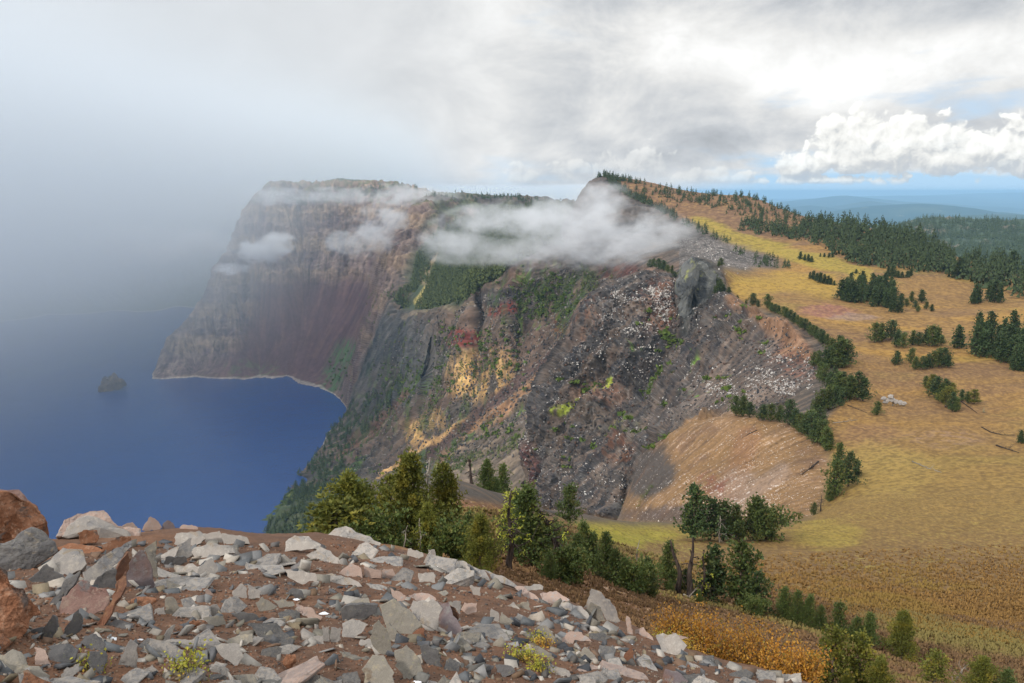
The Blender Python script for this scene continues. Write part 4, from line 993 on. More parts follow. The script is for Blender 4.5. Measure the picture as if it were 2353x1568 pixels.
# ------------------------------------------------------------------ trees one by one: (kind, u, v of the foot, height in px, label)
def put(key, u, v, hpx, label, rmin=13.5, group=None, name='pine_tree', sx=1.0, lean=(0, 0), seed=None, r=None, cat='tree'):
    if r is None: p, rr = pt(u, v, rmin)
    else:
        a, _ = ray(u, v); p = surface(np.array([float(a)]), np.array([math.log(r)]))[0]; rr = r
    # a foot hidden behind the near crest: keep the top where it shows
    a, tt = ray(u, v-hpx); top = float(tt)*math.hypot(p[0], p[1]); h = max(top-p[2], hpx/FPX*rr*0.6)
    return tree(key, p, h, label, group, cat, name, sx, lean, seed if seed is not None else int(u*3+v))
NEAR = [
 (('near', 0), 808, 1238, 148, 24, .95, 'bushy yellow-green pine at the left end of the knoll behind the pale slabs'),
 (('sparse', 0), 770, 1245, 90, 23, 1.5, 'low ragged pine spreading from the foot of the leftmost bushy pine'),
 (('bushy', 0), 866, 1252, 52, 22.5, .8, 'low dark pine mat between the two largest bushy pines'),
 (('near', 1), 945, 1258, 222, 25.5, .8, 'tallest bushy pine on the knoll with a pointed golden-green top'),
 (('sparse', 1), 902, 1215, 118, 28, 1.0, 'pine with a flat wind-swept limb reaching left of the tallest pine'),
 (('near', 2), 1022, 1250, 186, 27, .78, 'second tall bushy pine right beside the tallest one'),
 (('near', 0), 985, 1272, 118, 22.5, .85, 'leafy lower pine filling the front of the tallest pine'),
 (('bushy', 1), 1038, 1278, 60, 22, .8, 'low rounded pine at the right foot of the bushy pine group'),
 (('near', 1), 1104, 1308, 130, 20.5, .95, 'solitary dense dark green pine shaped like an egg above the grey slabs'),
 (('slim', 0), 1076, 1240, 66, 38, 1.3, 'small green pine half hidden between the bushy pines and the egg-shaped pine'),
 (('bushy', 1), 1075, 1160, 30, 72, 1.0, 'low pine bush on the red knoll left of the dark snag'),
 (('slim', 1), 1119, 1150, 98, 80, 1.3, 'green pine on the knoll just right of the dark snag'),
 (('slim', 2), 1138, 1152, 60, 82, 1.2, 'shorter green pine behind the knoll pine beside the snag'),
 (('mid', 1), 1156, 1152, 82, 86, 1.0, 'leaning pine with a bronze tuft on the crest of the knoll'),
 (('slim', 2), 1212, 1262, 152, 37, 1.25, 'tall dark green pine crowding the lichen-hung dead tree'),
 (('slim', 0), 1190, 1235, 110, 40, 1.5, 'broad green pine behind the lichen-hung dead tree'),
 (('bushy', 0), 1260, 1245, 34, 50, .9, 'small pine mat between the lichen-hung tree and the bent dead tree'),
 (('slim', 1), 1250, 1262, 46, 42, 1.2, 'little pointed pine left of the bent dead tree'),
 (('mid', 0), 1310, 1206, 90, 100, .9, 'round-topped pine rising behind the bent dead tree'),
 (('slim', 0), 1262, 1306, 38, 34, 1.3, 'tiny pine seedling on brown grass below the bent dead tree'),
 (('bushy', 1), 1302, 1296, 30, 36, 1.0, 'tiny pine mat at the foot of the bent dead tree'),
 (('slim', 1), 1340, 1290, 94, 58, 1.1, 'slim green pine right behind the bent dead tree'),
 (('slim', 2), 1362, 1296, 76, 58, 1.1, 'slim green pine at the right end of the bent tree group'),
 (('slim', 0), 1326, 1284, 60, 56, 1.2, 'shorter green pine close right of the bent dead trunk'),
 (('slim', 2), 1390, 1322, 104, 48, 1.0, 'tall slim pine leading the descending row of small pines'),
 (('slim', 1), 1412, 1330, 72, 47, 1.1, 'second pine in the descending row of small pines'),
 (('slim', 0), 1434, 1332, 52, 46, 1.2, 'third pine in the descending row, broader than tall'),
 (('bushy', 0), 1458, 1340, 38, 46, .9, 'low pine mat ending the row left of the thin bare snag'),
 (('slim', 1), 1488, 1338, 58, 48, 1.2, 'short pine just right of the thin bare snag'),
 (('slim', 2), 1326, 1330, 22, 44, 1.3, 'tiny lone pine seedling on the open brown slope'),
 (('mid', 3), 1590, 1236, 118, 135, .95, 'large rounded pine on the saddle rim left of the scree bay'),
 (('mid', 2), 1632, 1232, 84, 138, 1.1, 'middle pine of the saddle rim group'),
 (('mid', 0), 1662, 1226, 74, 140, 1.0, 'pine behind the small snag on the saddle rim'),
 (('slim', 1), 1690, 1222, 66, 142, 1.1, 'narrow pine at the right of the saddle rim group'),
 (('mid', 1), 1732, 1218, 74, 145, 1.0, 'separate irregular pine on the saddle rim with a bare root below'),
 (('bushy', 1), 1760, 1216, 40, 146, .9, 'low spreading pine at the far right of the saddle rim group'),
 (('slim', 2), 1532, 1366, 128, 62, 1.0, 'green pine left of the two blackened trunks'),
 (('slim', 0), 1538, 1374, 46, 60, 1.1, 'small pine at the left foot of the blackened trunks'),
 (('slim', 1), 1572, 1370, 66, 64, 1.2, 'pine showing between the two blackened trunks'),
 (('mid', 3), 1634, 1392, 136, 62, 1.0, 'shaggy dark pine right of the blackened trunks'),
 (('mid', 0), 1700, 1400, 152, 62, .95, 'largest pine of the slope group, broad and dark green'),
 (('mid', 2), 1736, 1412, 96, 61, 1.0, 'dark pine sagging to the right of the largest slope pine'),
 (('slim', 2), 1604, 1392, 40, 59, 1.3, 'small bright pine in front of the shaggy dark pine'),
 (('bushy', 0), 1735, 1414, 34, 58, .9, 'blue-green pine mat at the foot of the slope group'),
 (('slim', 0), 1798, 1432, 88, 60, 1.1, 'leftmost pine in the row of four below the slope group'),
 (('slim', 1), 1828, 1438, 86, 60, 1.1, 'second pine in the row of four below the slope group'),
 (('slim', 2), 1856, 1442, 80, 60, 1.1, 'third pine in the row of four below the slope group'),
 (('slim', 0), 1882, 1450, 62, 60, 1.1, 'rightmost pine in the row of four below the slope group'),
 (('mid', 1), 1924, 1456, 70, 61, .9, 'ragged small pine right of the row of four'),
 (('slim', 1), 1966, 1476, 62, 61, 1.4, 'short broad pine beside the pointed one on the brown slope'),
 (('slim', 2), 1993, 1480, 78, 61, 1.1, 'pointed pine standing left of the isolated pyramid pine'),
 (('near', 2), 2066, 1520, 122, 62, .95, 'isolated pyramid-shaped dark pine on the lower right slope'),
 (('sparse', 0), 1906, 1610, 168, 15, 1.0, 'sparse young pine at the lower edge right of the autumn bush'),
 (('sparse', 1), 1962, 1625, 172, 15.5, .95, 'open young pine with long bare leader near the lower edge'),
 (('near', 1), 2012, 1640, 136, 15, .95, 'bright green young pine right of the open pines at the lower edge'),
 (('near', 2), 1938, 1650, 100, 14.6, 1.1, 'bushy low pine between the two open young pines'),
 (('sparse', 0), 2146, 1570, 74, 40, 1.3, 'thin pine beside the silvery dead branches at lower right'),
 (('near', 0), 2254, 1578, 72, 40, 1.1, 'round pine near the lower right corner'),
 (('slim', 1), 2308, 1590, 56, 40, 1.3, 'last small pine toward the lower right corner'),
 (('mid', 0), 1914, 1162, 106, 238, .9, 'tall dark pine at the foot of the steep rim column'),
 (('mid', 2), 1946, 1140, 100, 246, .85, 'broad pine in the middle of the steep rim column'),
 (('mid', 1), 1926, 1090, 70, 262, .9, 'crooked-topped pine at the head of the steep rim column'),
 (('mid', 3), 1966, 1112, 54, 255, .9, 'pine with a limb streaming right from the steep rim column'),
 (('slim', 0), 1904, 1170, 60, 236, 1.2, 'small pine at the left foot of the steep rim column'),
 (('mid', 0), 1868, 1200, 46, 222, .9, 'small pine under the bare snag on the rim'),
 (('mid', 1), 2012, 976, 48, 338, 1.3, 'leaning lone pine on golden slope below the boulder heap'),
 (('dark', 2), 2342, 1030, 42, 296, 1.2, 'lone dark pine at the right edge with a fallen log'),
 (('dark', 3), 2058, 840, 34, 430, 1.4, 'lone round pine left of the lower slope pair'),
 (('dark', 1), 2202, 776, 26, 480, 1.3, 'lone small pine left of the big right-edge grove'),
]
for (key, u, v, h, r, sx, lab) in NEAR:
    put(key, u, v, h*(.95 if key[0] in ('near', 'slim') else 1), lab, r=r, sx=sx, name='pine_tree')
def psnag(u, v, hpx, r, label, **kw):
    a, tt = ray(u, v-hpx); a2, _ = ray(u, v); p = surface(np.array([float(a2)]), np.array([math.log(r)]))[0]
    h = float(tt)*r-p[2]; return snag(p, h, label, int(u+v), **kw)
psnag(986, 1180, 130, 27.5, 'bare grey twiggy leader showing between the two tallest pines', limbs=18, r0=.02, ll=.2)
psnag(1088, 1149, 98, 78, 'dark clawed snag on the crest of the red knoll', bend=(-.12, 0), limbs=24, mat='char', r0=.05, ll=.3)
psnag(1172, 1258, 132, 33, 'dead tree hung with yellow-green lichen beside the dark pine', limbs=34, lich=60, mat='char', r0=.04, ll=.34)
psnag(1294, 1282, 130, 37, 'bent dead tree whose crown sweeps over to the left', bend=(-.42, 0), limbs=36, lich=26, mat='char', r0=.045, ll=.36, low=.4)
psnag(1464, 1324, 84, 50, 'thin upright bare snag on the edge of the yellow grass', limbs=10, r0=.022, ll=.12, lich=6)
psnag(1652, 1240, 56, 136, 'small pale forked snag in front of the saddle rim pines', limbs=12, r0=.03, ll=.5, mat='deadwood')
psnag(1560, 1372, 132, 61, 'left blackened trunk leaning away from its twin', bend=(-.2, 0), limbs=8, mat='char', r0=.055, ll=.16)
psnag(1582, 1372, 138, 60.5, 'right blackened trunk with stub arms and forked top', bend=(.02, 0), limbs=9, mat='char', r0=.055, ll=.2, low=.5)
psnag(1612, 1382, 118, 61, 'lichen-tipped dead top inside the shaggy dark pine', limbs=18, lich=24, mat='char', r0=.035, ll=.24)
psnag(1884, 1196, 60, 226, 'bare snag on the rim at the foot of the pine column', limbs=18, mat='char', r0=.04, ll=.4)
psnag(966, 1268, 78, 22, 'pale bare stems standing in front of the tallest pine', limbs=14, r0=.022, ll=.3, lich=8)
psnag(928, 1262, 56, 21.5, 'forked white dead twig in front of the bushy pines', bend=(.15, 0), limbs=5, r0=.03, ll=.5)
psnag(2186, 1580, 58, 41, 'silvery arching dead branches between the lower right pines', bend=(.5, 0), limbs=26, mat='deadwood', r0=.03, ll=.6, low=.1)
psnag(2253, 984, 50, 350, 'lone lichen-grey snag on the upper right slope', limbs=40, lich=40, mat='deadwood', r0=.05, ll=.34, low=.05)
psnag(1728, 722, 38, 540, 'pale crooked snag on the rim below the rock pillar', bend=(.1, 0), limbs=10, r0=.05, ll=.4)
psnag(2052, 926, 22, 360, 'bare stub rising from the boulder heap', limbs=8, r0=.06, ll=.3)
psnag(1936, 900, 44, 372, 'grey snag between the two upper rim pine groups', limbs=16, r0=.04, ll=.3)
# clumps: (kinds, label of each member, members (u, v, height px))
G = np.random.default_rng(99)
def clump(kinds, label, group, pts, sx=1.0, rmin=60):
    for i, (u, v, h) in enumerate(pts):
        put(kinds[i % len(kinds)], u, v, h, label, group=group, rmin=rmin, sx=sx*G.uniform(.85, 1.25), seed=i*17+int(u))
MID = [('mid', 0), ('mid', 1), ('mid', 2), ('mid', 3)]; DK = [('dark', 0), ('dark', 1), ('dark', 2), ('dark', 3)]
def scatter(poly, n, h0, h1, seed, vsort=True):
    g = np.random.default_rng(seed); P_ = np.array(poly, float); out = []
    x0, y0 = P_.min(0); x1, y1 = P_.max(0); m = 0
    while len(out) < n and m < 20000:
        m += 1; x, y = g.uniform(x0, x1), g.uniform(y0, y1); c = False
        for i in range(len(P_)):
            a, b = P_[i], P_[i-1]
            if (a[1] > y) != (b[1] > y) and x < (b[0]-a[0])*(y-a[1])/(b[1]-a[1])+a[0]: c = not c
        if c and all((x-q[0])**2+((y-q[1])*1.6)**2 > (0.16*(h0+h1)/2)**2 for q in out): out.append((x, y, g.uniform(h0, h1)))
    return out
clump(MID, 'dark windswept pine in the row along the crest of the ochre scree', 'pines along the scree crest',
      [(1690, 954, 44), (1706, 956, 46), (1722, 958, 34), (1752, 964, 34), (1770, 966, 38), (1790, 968, 36), (1812, 976, 56), (1826, 984, 44), (1838, 992, 42), (1850, 1000, 48), (1864, 1004, 54), (1872, 1016, 52), (1884, 1022, 56), (1896, 1036, 54), (1880, 984, 48), (1890, 1000, 46), (1860, 986, 44), (1904, 1034, 40)], 1.1, rmin=200)
clump(MID, 'dark pine in the thick group on the rim above the scree crest row', 'pines of the upper rim bend',
      [(1886, 944, 50), (1902, 940, 54), (1918, 938, 50), (1930, 930, 40), (1874, 948, 36), (1950, 924, 60), (1966, 922, 66), (1978, 926, 58), (1942, 916, 48), (1924, 910, 54), (1934, 905, 50), (1905, 895, 40), (1893, 880, 44), (1884, 872, 40), (1915, 884, 40)], 1.0, rmin=300)
clump(MID, 'dark pine in the round clump at the rim beside the bare ochre hollow', 'pines of the round rim clump',
      [(1868, 842, 34), (1880, 846, 40), (1894, 846, 42), (1906, 842, 46), (1918, 846, 58), (1930, 846, 66), (1940, 842, 60), (1925, 835, 62), (1908, 832, 54)], 1.0, rmin=380)
clump(MID, 'small dark pine in the thin line along the rim below the rock pillar', 'pines of the thin rim line',
      [(1700, 700, 14), (1714, 700, 12), (1729, 700, 26), (1741, 704, 14), (1763, 708, 32), (1772, 714, 18), (1780, 718, 20), (1788, 720, 18), (1800, 724, 20), (1806, 728, 20), (1815, 734, 22), (1824, 742, 24), (1832, 746, 22), (1840, 750, 20), (1848, 758, 26), (1858, 764, 24), (1866, 772, 26), (1874, 776, 26), (1884, 784, 28), (1890, 790, 30), (1900, 794, 26)], 1.2, rmin=400)
clump(MID, 'dark shrubby pine on the shoulder right of the rock pillar', 'pines beside the rock pillar',
      [(1640, 660, 30), (1652, 676, 34), (1664, 690, 36), (1676, 694, 30), (1688, 698, 22), (1650, 700, 34), (1640, 690, 30), (1662, 706, 26), (1655, 612, 20), (1646, 616, 16), (1672, 700, 26), (1634, 712, 28)], 1.3, rmin=560)
clump(MID, 'dark pine on the notch left of the rock pillar', 'pines left of the rock pillar',
      [(1494, 616, 20), (1504, 616, 22), (1514, 620, 26), (1524, 622, 24), (1534, 628, 20), (1544, 632, 22), (1552, 642, 18), (1500, 612, 16)], 1.2, rmin=560)
clump(DK, 'dark conifer in the dense grove on the golden slope right of the pillar', 'conifers of the middle grove',
      scatter([(1924, 684), (1945, 665), (1990, 658), (2040, 662), (2060, 690), (2072, 716), (2050, 718), (2010, 708), (1970, 698)], 30, 30, 46, 3)+[(1932, 686, 44), (1944, 690, 44), (1958, 692, 46), (2066, 716, 34)], .95, rmin=400)
clump(MID, 'low straggling pine trailing right from the middle grove', 'stragglers of the middle grove',
      [(2082, 700, 14), (2094, 690, 20), (2102, 705, 14), (2116, 692, 26), (2108, 714, 12), (2128, 705, 12), (2070, 690, 16), (2140, 712, 13)], 1.2, rmin=400)
clump(DK, 'dark conifer in the thick grove at the right edge of the slope', 'conifers of the right edge grove',
      scatter([(2226, 800), (2236, 765), (2280, 760), (2352, 770), (2420, 790), (2430, 850), (2352, 856), (2290, 822)], 34, 44, 62, 4)+[(2240, 812, 60), (2256, 816, 58), (2300, 828, 60), (2330, 850, 56)], .95, rmin=300)
clump(MID, 'small pine in the loose upper cluster of the right slope', 'pines of the loose upper cluster',
      [(2010, 784, 42), (2024, 782, 38), (2046, 780, 44), (2060, 794, 34), (2074, 798, 34), (2096, 790, 30), (2110, 792, 28), (2126, 790, 34), (2140, 794, 46), (2150, 792, 40), (2162, 790, 20)], 1.05, rmin=300)
clump(MID, 'small pine in the loose lower cluster of the right slope', 'pines of the loose lower cluster',
      [(2092, 836, 36), (2102, 850, 30), (2118, 850, 32), (2130, 848, 34), (2142, 846, 40), (2156, 842, 42), (2168, 844, 44), (2176, 842, 26)], 1.05, rmin=300)
clump([('mid', 1), ('sparse', 0), ('mid', 3)], 'yellow-tinged pine in the heap of tangled branches on the right slope', 'pines of the tangled clump',
      [(2126, 890, 26), (2140, 900, 40), (2150, 912, 46), (2162, 922, 42), (2174, 932, 44), (2186, 942, 40), (2196, 944, 30), (2186, 905, 26), (2208, 915, 20), (2222, 920, 20), (2236, 922, 28), (2170, 905, 34)], 1.15, rmin=300)
clump(DK, 'small dark pine of the short line on the open upper slope', 'pines of the short upper line', [(1860, 640, 15), (1868, 641, 19), (1876, 644, 17), (1884, 646, 20), (1893, 648, 18), (1902, 650, 16), (1908, 652, 14), (1916, 654, 10)], 1.3, rmin=400)
clump(DK, 'dark pine of the small islet of trees above the middle grove', 'pines of the small islet', [(2040, 632, 18), (2050, 634, 24), (2062, 636, 14), (2072, 636, 12), (2084, 636, 14), (2092, 632, 16), (1972, 646, 12), (1966, 630, 12)], 1.4, rmin=400)
clump(DK, 'tiny pine of the scattered trio on the upper golden slope', 'pines of the scattered trio', [(1838, 596, 18), (1848, 598, 14), (1856, 600, 16), (1864, 602, 14), (1884, 590, 9), (1893, 591, 10), (1904, 592, 12), (1912, 591, 12)], 1.3, rmin=500)
clump(DK, 'dark conifer of the pair in front of the upper right wood', 'conifers of the pair before the wood', [(2240, 692, 40), (2236, 694, 30), (2246, 690, 34), (2284, 690, 46), (2296, 692, 40), (2272, 686, 40)], 1.0, rmin=300)
rest = []
TOPD = [('dark', 0), ('dark', 1), ('dark', 3), ('mid', 2)]
big = scatter([(2170, 620), (2210, 606), (2300, 612), (2400, 630), (2400, 690), (2330, 680), (2230, 648), (2180, 636)], 80, 30, 46, 5)
mid_ = scatter([(1836, 512), (1950, 520), (2060, 535), (2150, 562), (2190, 590), (2190, 632), (2050, 618), (1960, 606), (1900, 575), (1840, 548)], 330, 22, 36, 6)
belt = scatter([(1690, 512), (1760, 508), (1800, 520), (1880, 545), (1876, 562), (1800, 545), (1700, 532)], 70, 16, 26, 7)
rim2 = scatter([(1560, 505), (1600, 515), (1675, 550), (1700, 562), (1700, 570), (1640, 550), (1570, 520)], 28, 10, 18, 8)+scatter([(1683, 572), (1745, 592), (1810, 604), (1812, 618), (1750, 622), (1690, 582)], 26, 12, 20, 9)
sky_ = [(u, float(np.interp(u, [1390, 1430, 1500, 1560, 1640, 1720, 1770, 1850, 1950, 2060], [408, 412, 427, 442, 449, 452, 470, 500, 520, 534]))+G.uniform(-1, 5), G.uniform(8, 17)) for u in np.sort(np.concatenate([G.uniform(1385, 1900, 90), G.uniform(1372, 1450, 34)]))]+[(1398+k*2.0+G.normal()*4, 425+k*.98+G.normal()*5, G.uniform(9, 16)) for k in range(80)]
appl = scatter([(1400, 412), (1440, 440), (1500, 470), (1560, 500), (1540, 500), (1470, 470), (1410, 435)], 60, 10, 18, 10)+scatter([(1420, 425), (1550, 445), (1700, 460), (1800, 490), (1900, 530), (1860, 530), (1740, 495), (1600, 470), (1500, 450)], 150, 8, 16, 11)+scatter([(1470, 455), (1700, 470), (1800, 505), (1700, 500), (1560, 480)], 20, 7, 12, 12)
pool = [(p, 'dark conifer in the wood on the upper right shoulder', 'conifers of the upper right wood') for p in big+mid_]+[(p, 'dark conifer in the belt across the slope below the peak', 'conifers of the belt below the peak') for p in belt]+\
       [(p, 'small windblown pine along the high rim right of the mist', 'pines of the high rim') for p in rim2]+[(p, 'tiny pine standing on the skyline ridge of the peak', 'pines of the skyline ridge') for p in sky_]+[(p, 'tiny pine scattered over the reddish flank of the peak', 'pines on the flank of the peak') for p in appl]
pool.sort(key=lambda q: -q[0][2])
n_ind = max(0, 296-sum(1 for o in COL.objects if o.name.startswith('pine_tree')))
for i, (p, lab, grp) in enumerate(pool[:n_ind]):
    put(TOPD[i % 4], p[0], p[1], p[2], lab, group=grp, rmin=300, sx=G.uniform(1.1, 1.55), seed=i)
far_list = [p for p, _, _ in pool[n_ind:]]

# ---- masses nobody could count
def lod_arrays(seed, n=46, width=.26, leaf=.13):
    g = np.random.default_rng(seed); z = g.uniform(.05, 1, n)**.9; th = g.uniform(0, 6.28, n); L = width*(1.03-z)*g.uniform(.3, 1.1, n)
    c = np.stack([np.cos(th)*L, np.sin(th)*L, z-.05], -1); d = np.stack([np.cos(th), np.sin(th), -.15+g.normal(0, .5, n)], -1); s = np.stack([-np.sin(th), np.cos(th), g.normal(0, .5, n)], -1)
    w = leaf*(1.15-z)[:, None]; v = np.stack([c-s*w*.6-[0, 0, .03], c+d*w*.9, c+s*w*.6-[0, 0, .03], c+np.array([0, 0, 1])*w*1.1], 1)
    return np.concatenate([v.reshape(-1, 3), [[-.02, 0, -.1], [.02, 0, -.1], [.01, 0, .9], [-.01, 0, .9]]])
LOD = [lod_arrays(k, 46 if k < 3 else 30, .26+.05*(k % 3)) for k in range(6)]
def mass(name, label, pos, hs, mat, cat='forest', lods=(0, 1, 2)):
    g = np.random.default_rng(len(pos)); out = []
    for i, (p, h) in enumerate(zip(pos, hs)):
        V = LOD[lods[i % len(lods)]]; a = g.uniform(0, 6.28); c_, s_ = math.cos(a), math.sin(a)
        w = g.uniform(.85, 1.35)
        q = np.stack([(V[:, 0]*c_-V[:, 1]*s_)*h*w, (V[:, 0]*s_+V[:, 1]*c_)*h*w, V[:, 2]*h], -1)+p; out.append(q)
    V = np.concatenate(out); o = bpy.data.objects.new(name, tri_mesh(name, V, np.arange(len(V)).reshape(-1, 4), mat)); COL.objects.link(o)
    return tag(o, label, cat, kind='stuff')
def pts_many(uv, rmin, rmax=7000):
    """vectorised pt() through the ray table"""
    out = []
    u = np.array([q[0] for q in uv]); v = np.array([q[1] for q in uv]); a, t0 = ray(u, v)
    ls = np.linspace(math.log(rmin), math.log(rmax), 900); res = np.full(len(u), np.nan)
    for s in range(0, len(u), 2000):
        aa_ = a[s:s+2000]; T = tfield(np.repeat(aa_, 900), np.tile(ls, len(aa_))).reshape(-1, 900); hit = T >= t0[s:s+2000, None]
        k = np.argmax(hit, 1); ok = hit.any(1) & (k > 0); kk = np.clip(k, 1, None); i_ = np.arange(len(kk))
        w = (t0[s:s+2000]-T[i_, kk-1])/(T[i_, kk]-T[i_, kk-1]+1e-12); l = ls[kk-1]+(ls[1]-ls[0])*w
        res[s:s+2000] = np.where(ok, l, np.nan)
    ok = ~np.isnan(res); return surface(a[ok], res[ok]), np.exp(res[ok]), ok
P_, r_, ok = pts_many([(q[0], q[1]) for q in far_list], 300)
mass('distant_pines', 'tiny windblown pines dotted over the flank and skyline of the peak', P_, np.array([q[2] for q in far_list])[ok]/FPX*r_*1.1, M['needle_dark'], 'pines')
def fill(poly, n, seed):
    g = np.random.default_rng(seed); q = np.array(poly, float); x0, y0 = q.min(0); x1, y1 = q.max(0)
    u = g.uniform(x0, x1, n*3); v = g.uniform(y0, y1, n*3); ins = np.zeros(len(u), bool)
    for i in range(len(q)):
        a, b = q[i], q[i-1]
        if a[1] == b[1]: continue
        ins ^= ((a[1] > v) != (b[1] > v)) & (u < (b[0]-a[0])*(v-a[1])/(b[1]-a[1])+a[0])
    return list(zip(u[ins][:n], v[ins][:n]))
def forest(name, label, poly, n, seed, hm, rmin, rmax, mat, cat='forest', lods=(0, 1, 2), skip=None, var=.25):
    uv = [q for q in fill(poly, n, seed) if not (skip and skip(q))]
    P_, r_, ok = pts_many(uv, rmin, rmax); g = np.random.default_rng(seed)
    k = P_[:, 2] > LAKE+1
    return mass(name, label, P_[k], hm*g.uniform(1-var, 1+var, k.sum()), mat, cat, lods)
meadow = lambda q: abs(q[0]-(966-(q[1]-672)*.45)) < (13 if q[1] > 658 else 5) and q[1] > 585
forest('valley_forest', 'even dark green forest filling the hanging valley below the mist', [(905, 690), (948, 668), (960, 590), (1010, 535), (1100, 500), (1290, 470), (1290, 600), (1180, 622), (1095, 662), (1080, 690), (1000, 718), (950, 715), (910, 705)], 2300, 1, 22, 1100, 2700, M['needle'], skip=meadow, lods=(3, 4, 5))
forest('shore_forest', 'dark conifers crowding the steep slope above the near shore', [(580, 1238), (640, 1180), (700, 1130), (760, 1120), (860, 1140), (860, 1240), (700, 1262)], 1100, 2, 13, 700, 1500, M['needle_dark'])
forest('shore_trees', 'scattered dark conifers on the rocky slope along the lake shore', [(640, 1170), (690, 1090), (745, 1000), (800, 950), (900, 880), (960, 850), (900, 930), (820, 1020), (780, 1100), (700, 1150)], 520, 3, 15, 900, 2100, M['needle_dark'])
forest('ridge_forest', 'continuous dark forest on the hazy ridge beyond the right shoulder', [(2020, 530), (2060, 519), (2120, 511), (2200, 506), (2300, 512), (2500, 512), (2500, 640), (2200, 620), (2100, 560)], 3200, 4, 20, 2300, 3600, M['needle_dark'], lods=(3, 4, 5))
cl = []
for (cx, cy, rx, ry, n) in ((1250, 690, 70, 50, 110), (1330, 655, 60, 30, 50), (940, 900, 90, 50, 140), (1060, 800, 120, 60, 90), (900, 960, 70, 60, 130), (1110, 850, 60, 40, 50), (1000, 960, 60, 50, 40), (1030, 1070, 70, 35, 60), (950, 840, 50, 60, 70), (860, 720, 30, 60, 40), (1040, 470, 60, 25, 80), (930, 700, 30, 25, 40)):
    g = np.random.default_rng(cx); cl += [(cx+g.normal()*rx*.6, cy+g.normal()*ry*.6) for _ in range(n)]
for k in range(150):
    s = G.uniform(0, 1); cl.append((1010+430*s+G.normal()*6, 1085-135*s+G.normal()*6))
P_, r_, ok = pts_many(cl, 700, 2600); k = P_[:, 2] > LAKE+2
mass('cliff_trees', 'small dark conifers clinging in strings to the gullied caldera wall', P_[k], G.uniform(6, 12, k.sum()), M['needle'], 'conifers', (3, 4, 5))
sk = [(u, float(np.interp(u, [572, 590, 612, 650, 700, 760, 800, 850, 920, 1000, 1100, 1200, 1260], [508, 478, 456, 450, 463, 455, 449, 440, 436, 452, 459, 463, 466]))+G.uniform(1, 12)) for u in G.uniform(640, 1262, 420)]
P_, r_, ok = pts_many(sk, 1800, 3000)
mass('skyline_forest', 'fringe of conifers along the hazy skyline of the far cliff', P_, G.uniform(9, 16, len(P_)), M['needle_dark'])
# broadleaf scrub on the crags
def scrub(name, label, spots, size, mat, rmin, seed, leaves=26, kind='stuff', cat='shrubs'):
    P_, r_, ok = pts_many(spots, rmin, 2500); g = np.random.default_rng(seed); out = []
    for p, r in zip(P_, r_):
        s = size*g.uniform(.6, 1.4); c = g.normal(0, .42, (leaves, 3))*[1, 1, .6]*s; c[:, 2] = np.abs(c[:, 2]); d = g.normal(0, 1, (leaves, 3))*s*.24; e = g.normal(0, 1, (leaves, 3))*s*.24
        out.append((np.stack([c-d, c-e, c+d, c+e], 1)+p).reshape(-1, 3))
    V = np.concatenate(out); o = bpy.data.objects.new(name, tri_mesh(name, V, np.arange(len(V)).reshape(-1, 4), mat)); COL.objects.link(o); return tag(o, label, cat, kind=kind)
sp = []
for (cx, cy, rx, ry, n) in ((1540, 850, 22, 60, 34), (1516, 900, 24, 26, 28), (1640, 880, 60, 60, 14), (1560, 800, 30, 24, 14), (1490, 1010, 60, 50, 16), (1360, 1040, 60, 50, 16), (1700, 780, 60, 40, 14), (1500, 740, 60, 40, 8), (1350, 900, 30, 10, 16)):
    g = np.random.default_rng(cx+1); sp += [(cx+g.normal()*rx*.6, cy+g.normal()*ry*.6) for _ in range(n)]
scrub('crag_scrub', 'bright yellow-green bushes dotted over the dark crag', sp, 2.6, M['shrub'], 370, 5)
sp = []
for (cx, cy, rx, ry, n) in ((1250, 690, 70, 40, 150), (1150, 820, 60, 50, 60), (960, 880, 80, 60, 160), (1190, 1000, 100, 24, 60), (1020, 1070, 70, 40, 50), (780, 850, 30, 40, 60), (700, 1150, 80, 20, 60), (800, 1060, 60, 60, 60), (1080, 770, 70, 30, 60)):
    g = np.random.default_rng(cx+2); sp += [(cx+g.normal()*rx*.6, cy+g.normal()*ry*.6) for _ in range(n)]
scrub('wall_scrub', 'green scrub in patches on the gullied caldera wall', sp, 4.2, M['shrub'], 700, 6, 20)
